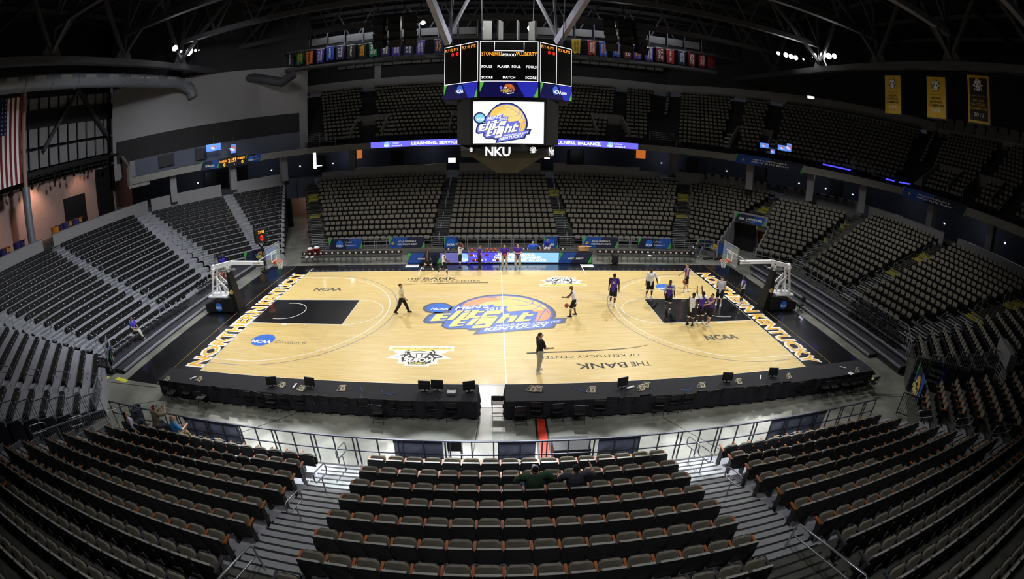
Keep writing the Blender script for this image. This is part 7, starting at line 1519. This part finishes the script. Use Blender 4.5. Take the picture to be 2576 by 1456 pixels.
person(-5.14, 7.59, z0, -70, 1.93, 'player in black jersey walking before the left team panel', legs=((-.3, .05, .2), (.4, .05, .1)), arms=((.15, .1, .1, 0), (-.25, .15, .3, 0)), skin='brown', top='#141416', sleeve=0, hair='#0c0a0a', shoes='#15151a')
person(-3.86, 6.38, z0, -75, 1.82, 'player in white jersey with purple waistband walking on the far lettering', legs=((-.45, .05, .3), (.3, .05, .1)), arms=((.1, .12, .9, .2), (.15, .12, .9, .2)), skin='brown', top='#ecebf4', sleeve=0, hair='#0c0a0a', lean=.05)
person(-2.9, 8.12, z0, -80, 1.88, 'player in white jersey holding a hand to his head by the ball rack', legs=ST, arms=((.1, .1, .15, 0), (2.0, .3, 1.9, .3)), skin='brown', top='#e2e2ea', sleeve=0, hair='#0c0a0a', socks='#16161c', shoes='#15151a')
person(-1.51, 7.9, z0, -75, 1.80, 'man in purple polo and black trousers between the ball racks', legs=ST, arms=((.1, .12, .3, 0), (.15, .12, .4, 0)), skin='tan', top='#43218c', bottom='#121214', length='pants', shoes='#141418', hair='#0d0b0c', bulk=1.05)
person(.23, 7.98, z0, 178, 1.80, 'man in purple polo and khaki trousers holding a ball', legs=((.02, .1, .02), (0, .1, .02)), arms=((.15, .25, 1.2, .35), (.15, .25, 1.2, .35)), skin='light', top='#43218c', bottom='#b3a88e', length='pants', shoes='#1a1a1e', hair='#2e231c', bulk=1.1)
person(1.16, 7.97, z0, 172, 1.86, 'man in purple polo and khaki trousers with folded arms', legs=((.02, .1, .02), (0, .1, .02)), arms=((.35, .12, 1.25, .95), (.35, .12, 1.25, .95)), skin='light', top='#43218c', bottom='#b0a68e', length='pants', shoes='#1a1a1e', hair='#3a2c22', bulk=1.12)
person(2.42, 10.75, 0, 178, 1.76, 'gray haired man in light blue shirt seated behind the scorers table', legs=SIT, arms=((.2, 1.2, .2, 0), (.4, .5, .7, .1)), skin='pale', top='#3a64d4', seat=.56, bottom='#2a2a30', length='pants', hair='#a09a92', bulk=1.15, head=-.9, sleeve=.8)
person(3.56, 11.0, 0, 170, 1.80, 'man in dark blue polo leaning over behind the scorers table', legs=SIT, arms=((.5, .3, .5, .3), (.4, .3, .3, .2)), lean=.3, nod=.5, skin='pale', top='#1c3cae', seat=.82, bottom='#cfcac4', length='pants', hair='#17120f')
person(16.9, 11.7, 0, 95, 1.75, 'bending person in black top and jeans at the right corner bin', legs=((.5, .1, .2), (.2, .1, .1)), arms=((.3, .15, .3, 0), (.2, .15, .2, 0)), lean=1.25, skin='light', top='#14141a', bottom='#6c7690', length='pants', hair='#191310')
p_ = FAR.P(FAR.d(12), -1.25, FAR.z(12)); person(p_.x, p_.y + .1, p_.z, 180, 1.7, 'small seated person in purple high in the far centre block', legs=SIT, arms=((.4, .1, .8, .2), (.4, .1, .8, .2)), skin='brown', top='#2c1c6c', seat=.5, bottom='#1a1a22', length='pants', vox=.02)
p_ = FAR.P(FAR.d(12), -.2, FAR.z(12)); person(p_.x, p_.y + .1, p_.z, 180, 1.7, 'dark dressed seated person beside the purple one in the far block', legs=SIT, arms=((.4, .1, .8, .2), (.4, .1, .8, .2)), skin='brown', top='#15151a', seat=.5, bottom='#111114', length='pants', vox=.02)
person(-20.78, -5.62, .4, -90, 1.80, 'man in blue polo and khakis seated with crossed legs on the left platform', legs=((1.45, .0, 1.2), (1.6, -.1, .95)), arms=((.3, .12, 1.1, .5), (.35, .12, 1.1, .5)), lean=-.05, skin='tan', top='#3a3cae', seat=.54, bottom='#b4b2a0', length='pants', shoes='#1a1512', hair='#1a1412')
person(-20.7, 3.55, .4, -80, 1.76, 'man in gray t-shirt seated behind the left goal', legs=SIT, arms=((.5, .12, .6, .1), (.5, .12, .6, .1)), lean=.1, skin='light', top='#8e9094', seat=.54, bottom='#b0a488', length='pants', hair='#241a14')
person(-20.65, 4.35, .4, -80, 1.72, 'second seated person in gray, half hidden by the goal arm', legs=SIT, arms=((.5, .12, .6, .1), (.5, .12, .6, .1)), lean=.1, skin='light', top='#7c7e88', seat=.54, bottom='#8c2028', length='pants', hair='#141010')
person(-21.3, 6.1, .4, 35, 1.82, 'standing man in dark blue shirt at the corner stairs', legs=ST, arms=((.2, .12, .5, 0), (.2, .12, .5, 0)), skin='brown', top='#23235c', bottom='#1a1a22', length='pants', hair='#141010', bulk=1.1)
person(-20.9, 5.6, .4, 30, 1.66, 'dark haired person in violet blue shirt standing at the corner stairs', legs=ST, arms=((.2, .12, .5, 0), (.1, .15, .2, 0)), skin='light', top='#3430b4', bottom='#a89878', length='pants', hair='#15100f', hairstyle='long')
person(-22.6, 29.4, 0, 150, 1.8, 'dark dressed person standing in the lit far tunnel', legs=ST, skin='brown', top='#2a2224', bottom='#141418', length='pants', hair='#141010', vox=.02)
SB = .44
person(-13.62, -13.62, .35, -22, 1.68, 'woman in pale lavender long sleeves seated in the front row', legs=((1.75, .15, 1.2), (1.9, .1, 1.6)), arms=((-.1, .35, .5, .1), (-.15, .55, .8, -.4)), lean=-.25, skin='light', top='#b9b4cc', sleeve=1.6, seat=.52, bottom='#1c1c30', length='pants', shoes='#222', hair='#2e1a16', hairstyle='long', head=-.45, vox=.009)
person(-12.55, -13.3, .35, -12, 1.78, 'man in olive shirt and navy red cap leaning on the front railing', legs=((1.35, .2, 1.0), (1.25, .35, 1.0)), arms=((1.15, .15, .9, .7), (1.15, .2, .9, .7)), lean=.32, skin='light', top='#75705a', sleeve=.9, seat=.55, bottom='#262a3c', length='pants', shoes='#222', hairstyle='cap', capc=('#12142a', '#b01c26', 1, 'back'), bulk=1.1, head=-.15, vox=.009)
person(-11.35, -13.55, .35, -30, 1.74, 'blond man in bright blue t-shirt seated at the front railing', legs=((1.6, .1, 1.4), (1.7, .3, 1.3)), arms=((.4, .2, .8, .4), (.6, .2, 1.1, .5)), lean=.2, skin='light', top='#3888cc', sleeve=.75, seat=.52, bottom='#8a7654', length='pants', shoes='#222', hair='#a4834e', bulk=1.1, head=-.35, vox=.009)
person(.5, -15.22, .93, 6, 1.84, 'heavy man in dark green t-shirt and white cap seated mid block', legs=((1.5, .5, 1.4), (1.5, .3, 1.4)), arms=((.55, .55, .9, .5), (.3, .75, 1.0, .9)), lean=.12, skin='light', top='#26442c', sleeve=.8, seat=.52, bottom='#3c4a74', length='pants', shoes='#222', hairstyle='cap', capc=('#d8d6e8', '#101014', 1, 'back'), bulk=1.28, nod=.1, vox=.009)
person(1.48, -15.22, .93, 4, 1.80, 'black haired man in gray t-shirt and tan shorts with raised elbow', legs=((1.5, .35, 1.4), (1.5, .1, 1.4)), arms=((.5, .4, .8, .3), (.6, .95, 1.7, .5)), lean=.1, skin='light', top='#3a3a46', sleeve=.8, seat=.52, bottom='#a59c84', hem=None, length='shorts', shoes='#222', hair='#0b0a0c', bulk=1.22, vox=.009)
place(BP, (3.32, -.92, .72), .3, 'red brown basketball bouncing beside the bald player', 'basketballs in play'); place(BP, (11.52, 2.72, .82), .9, 'red brown basketball in front of the purple player in the far right corner', 'basketballs in play'); place(BP, (.25, 7.66, 1.12), 1.4, 'red brown basketball held by the man in purple polo and khakis', 'basketballs in play')
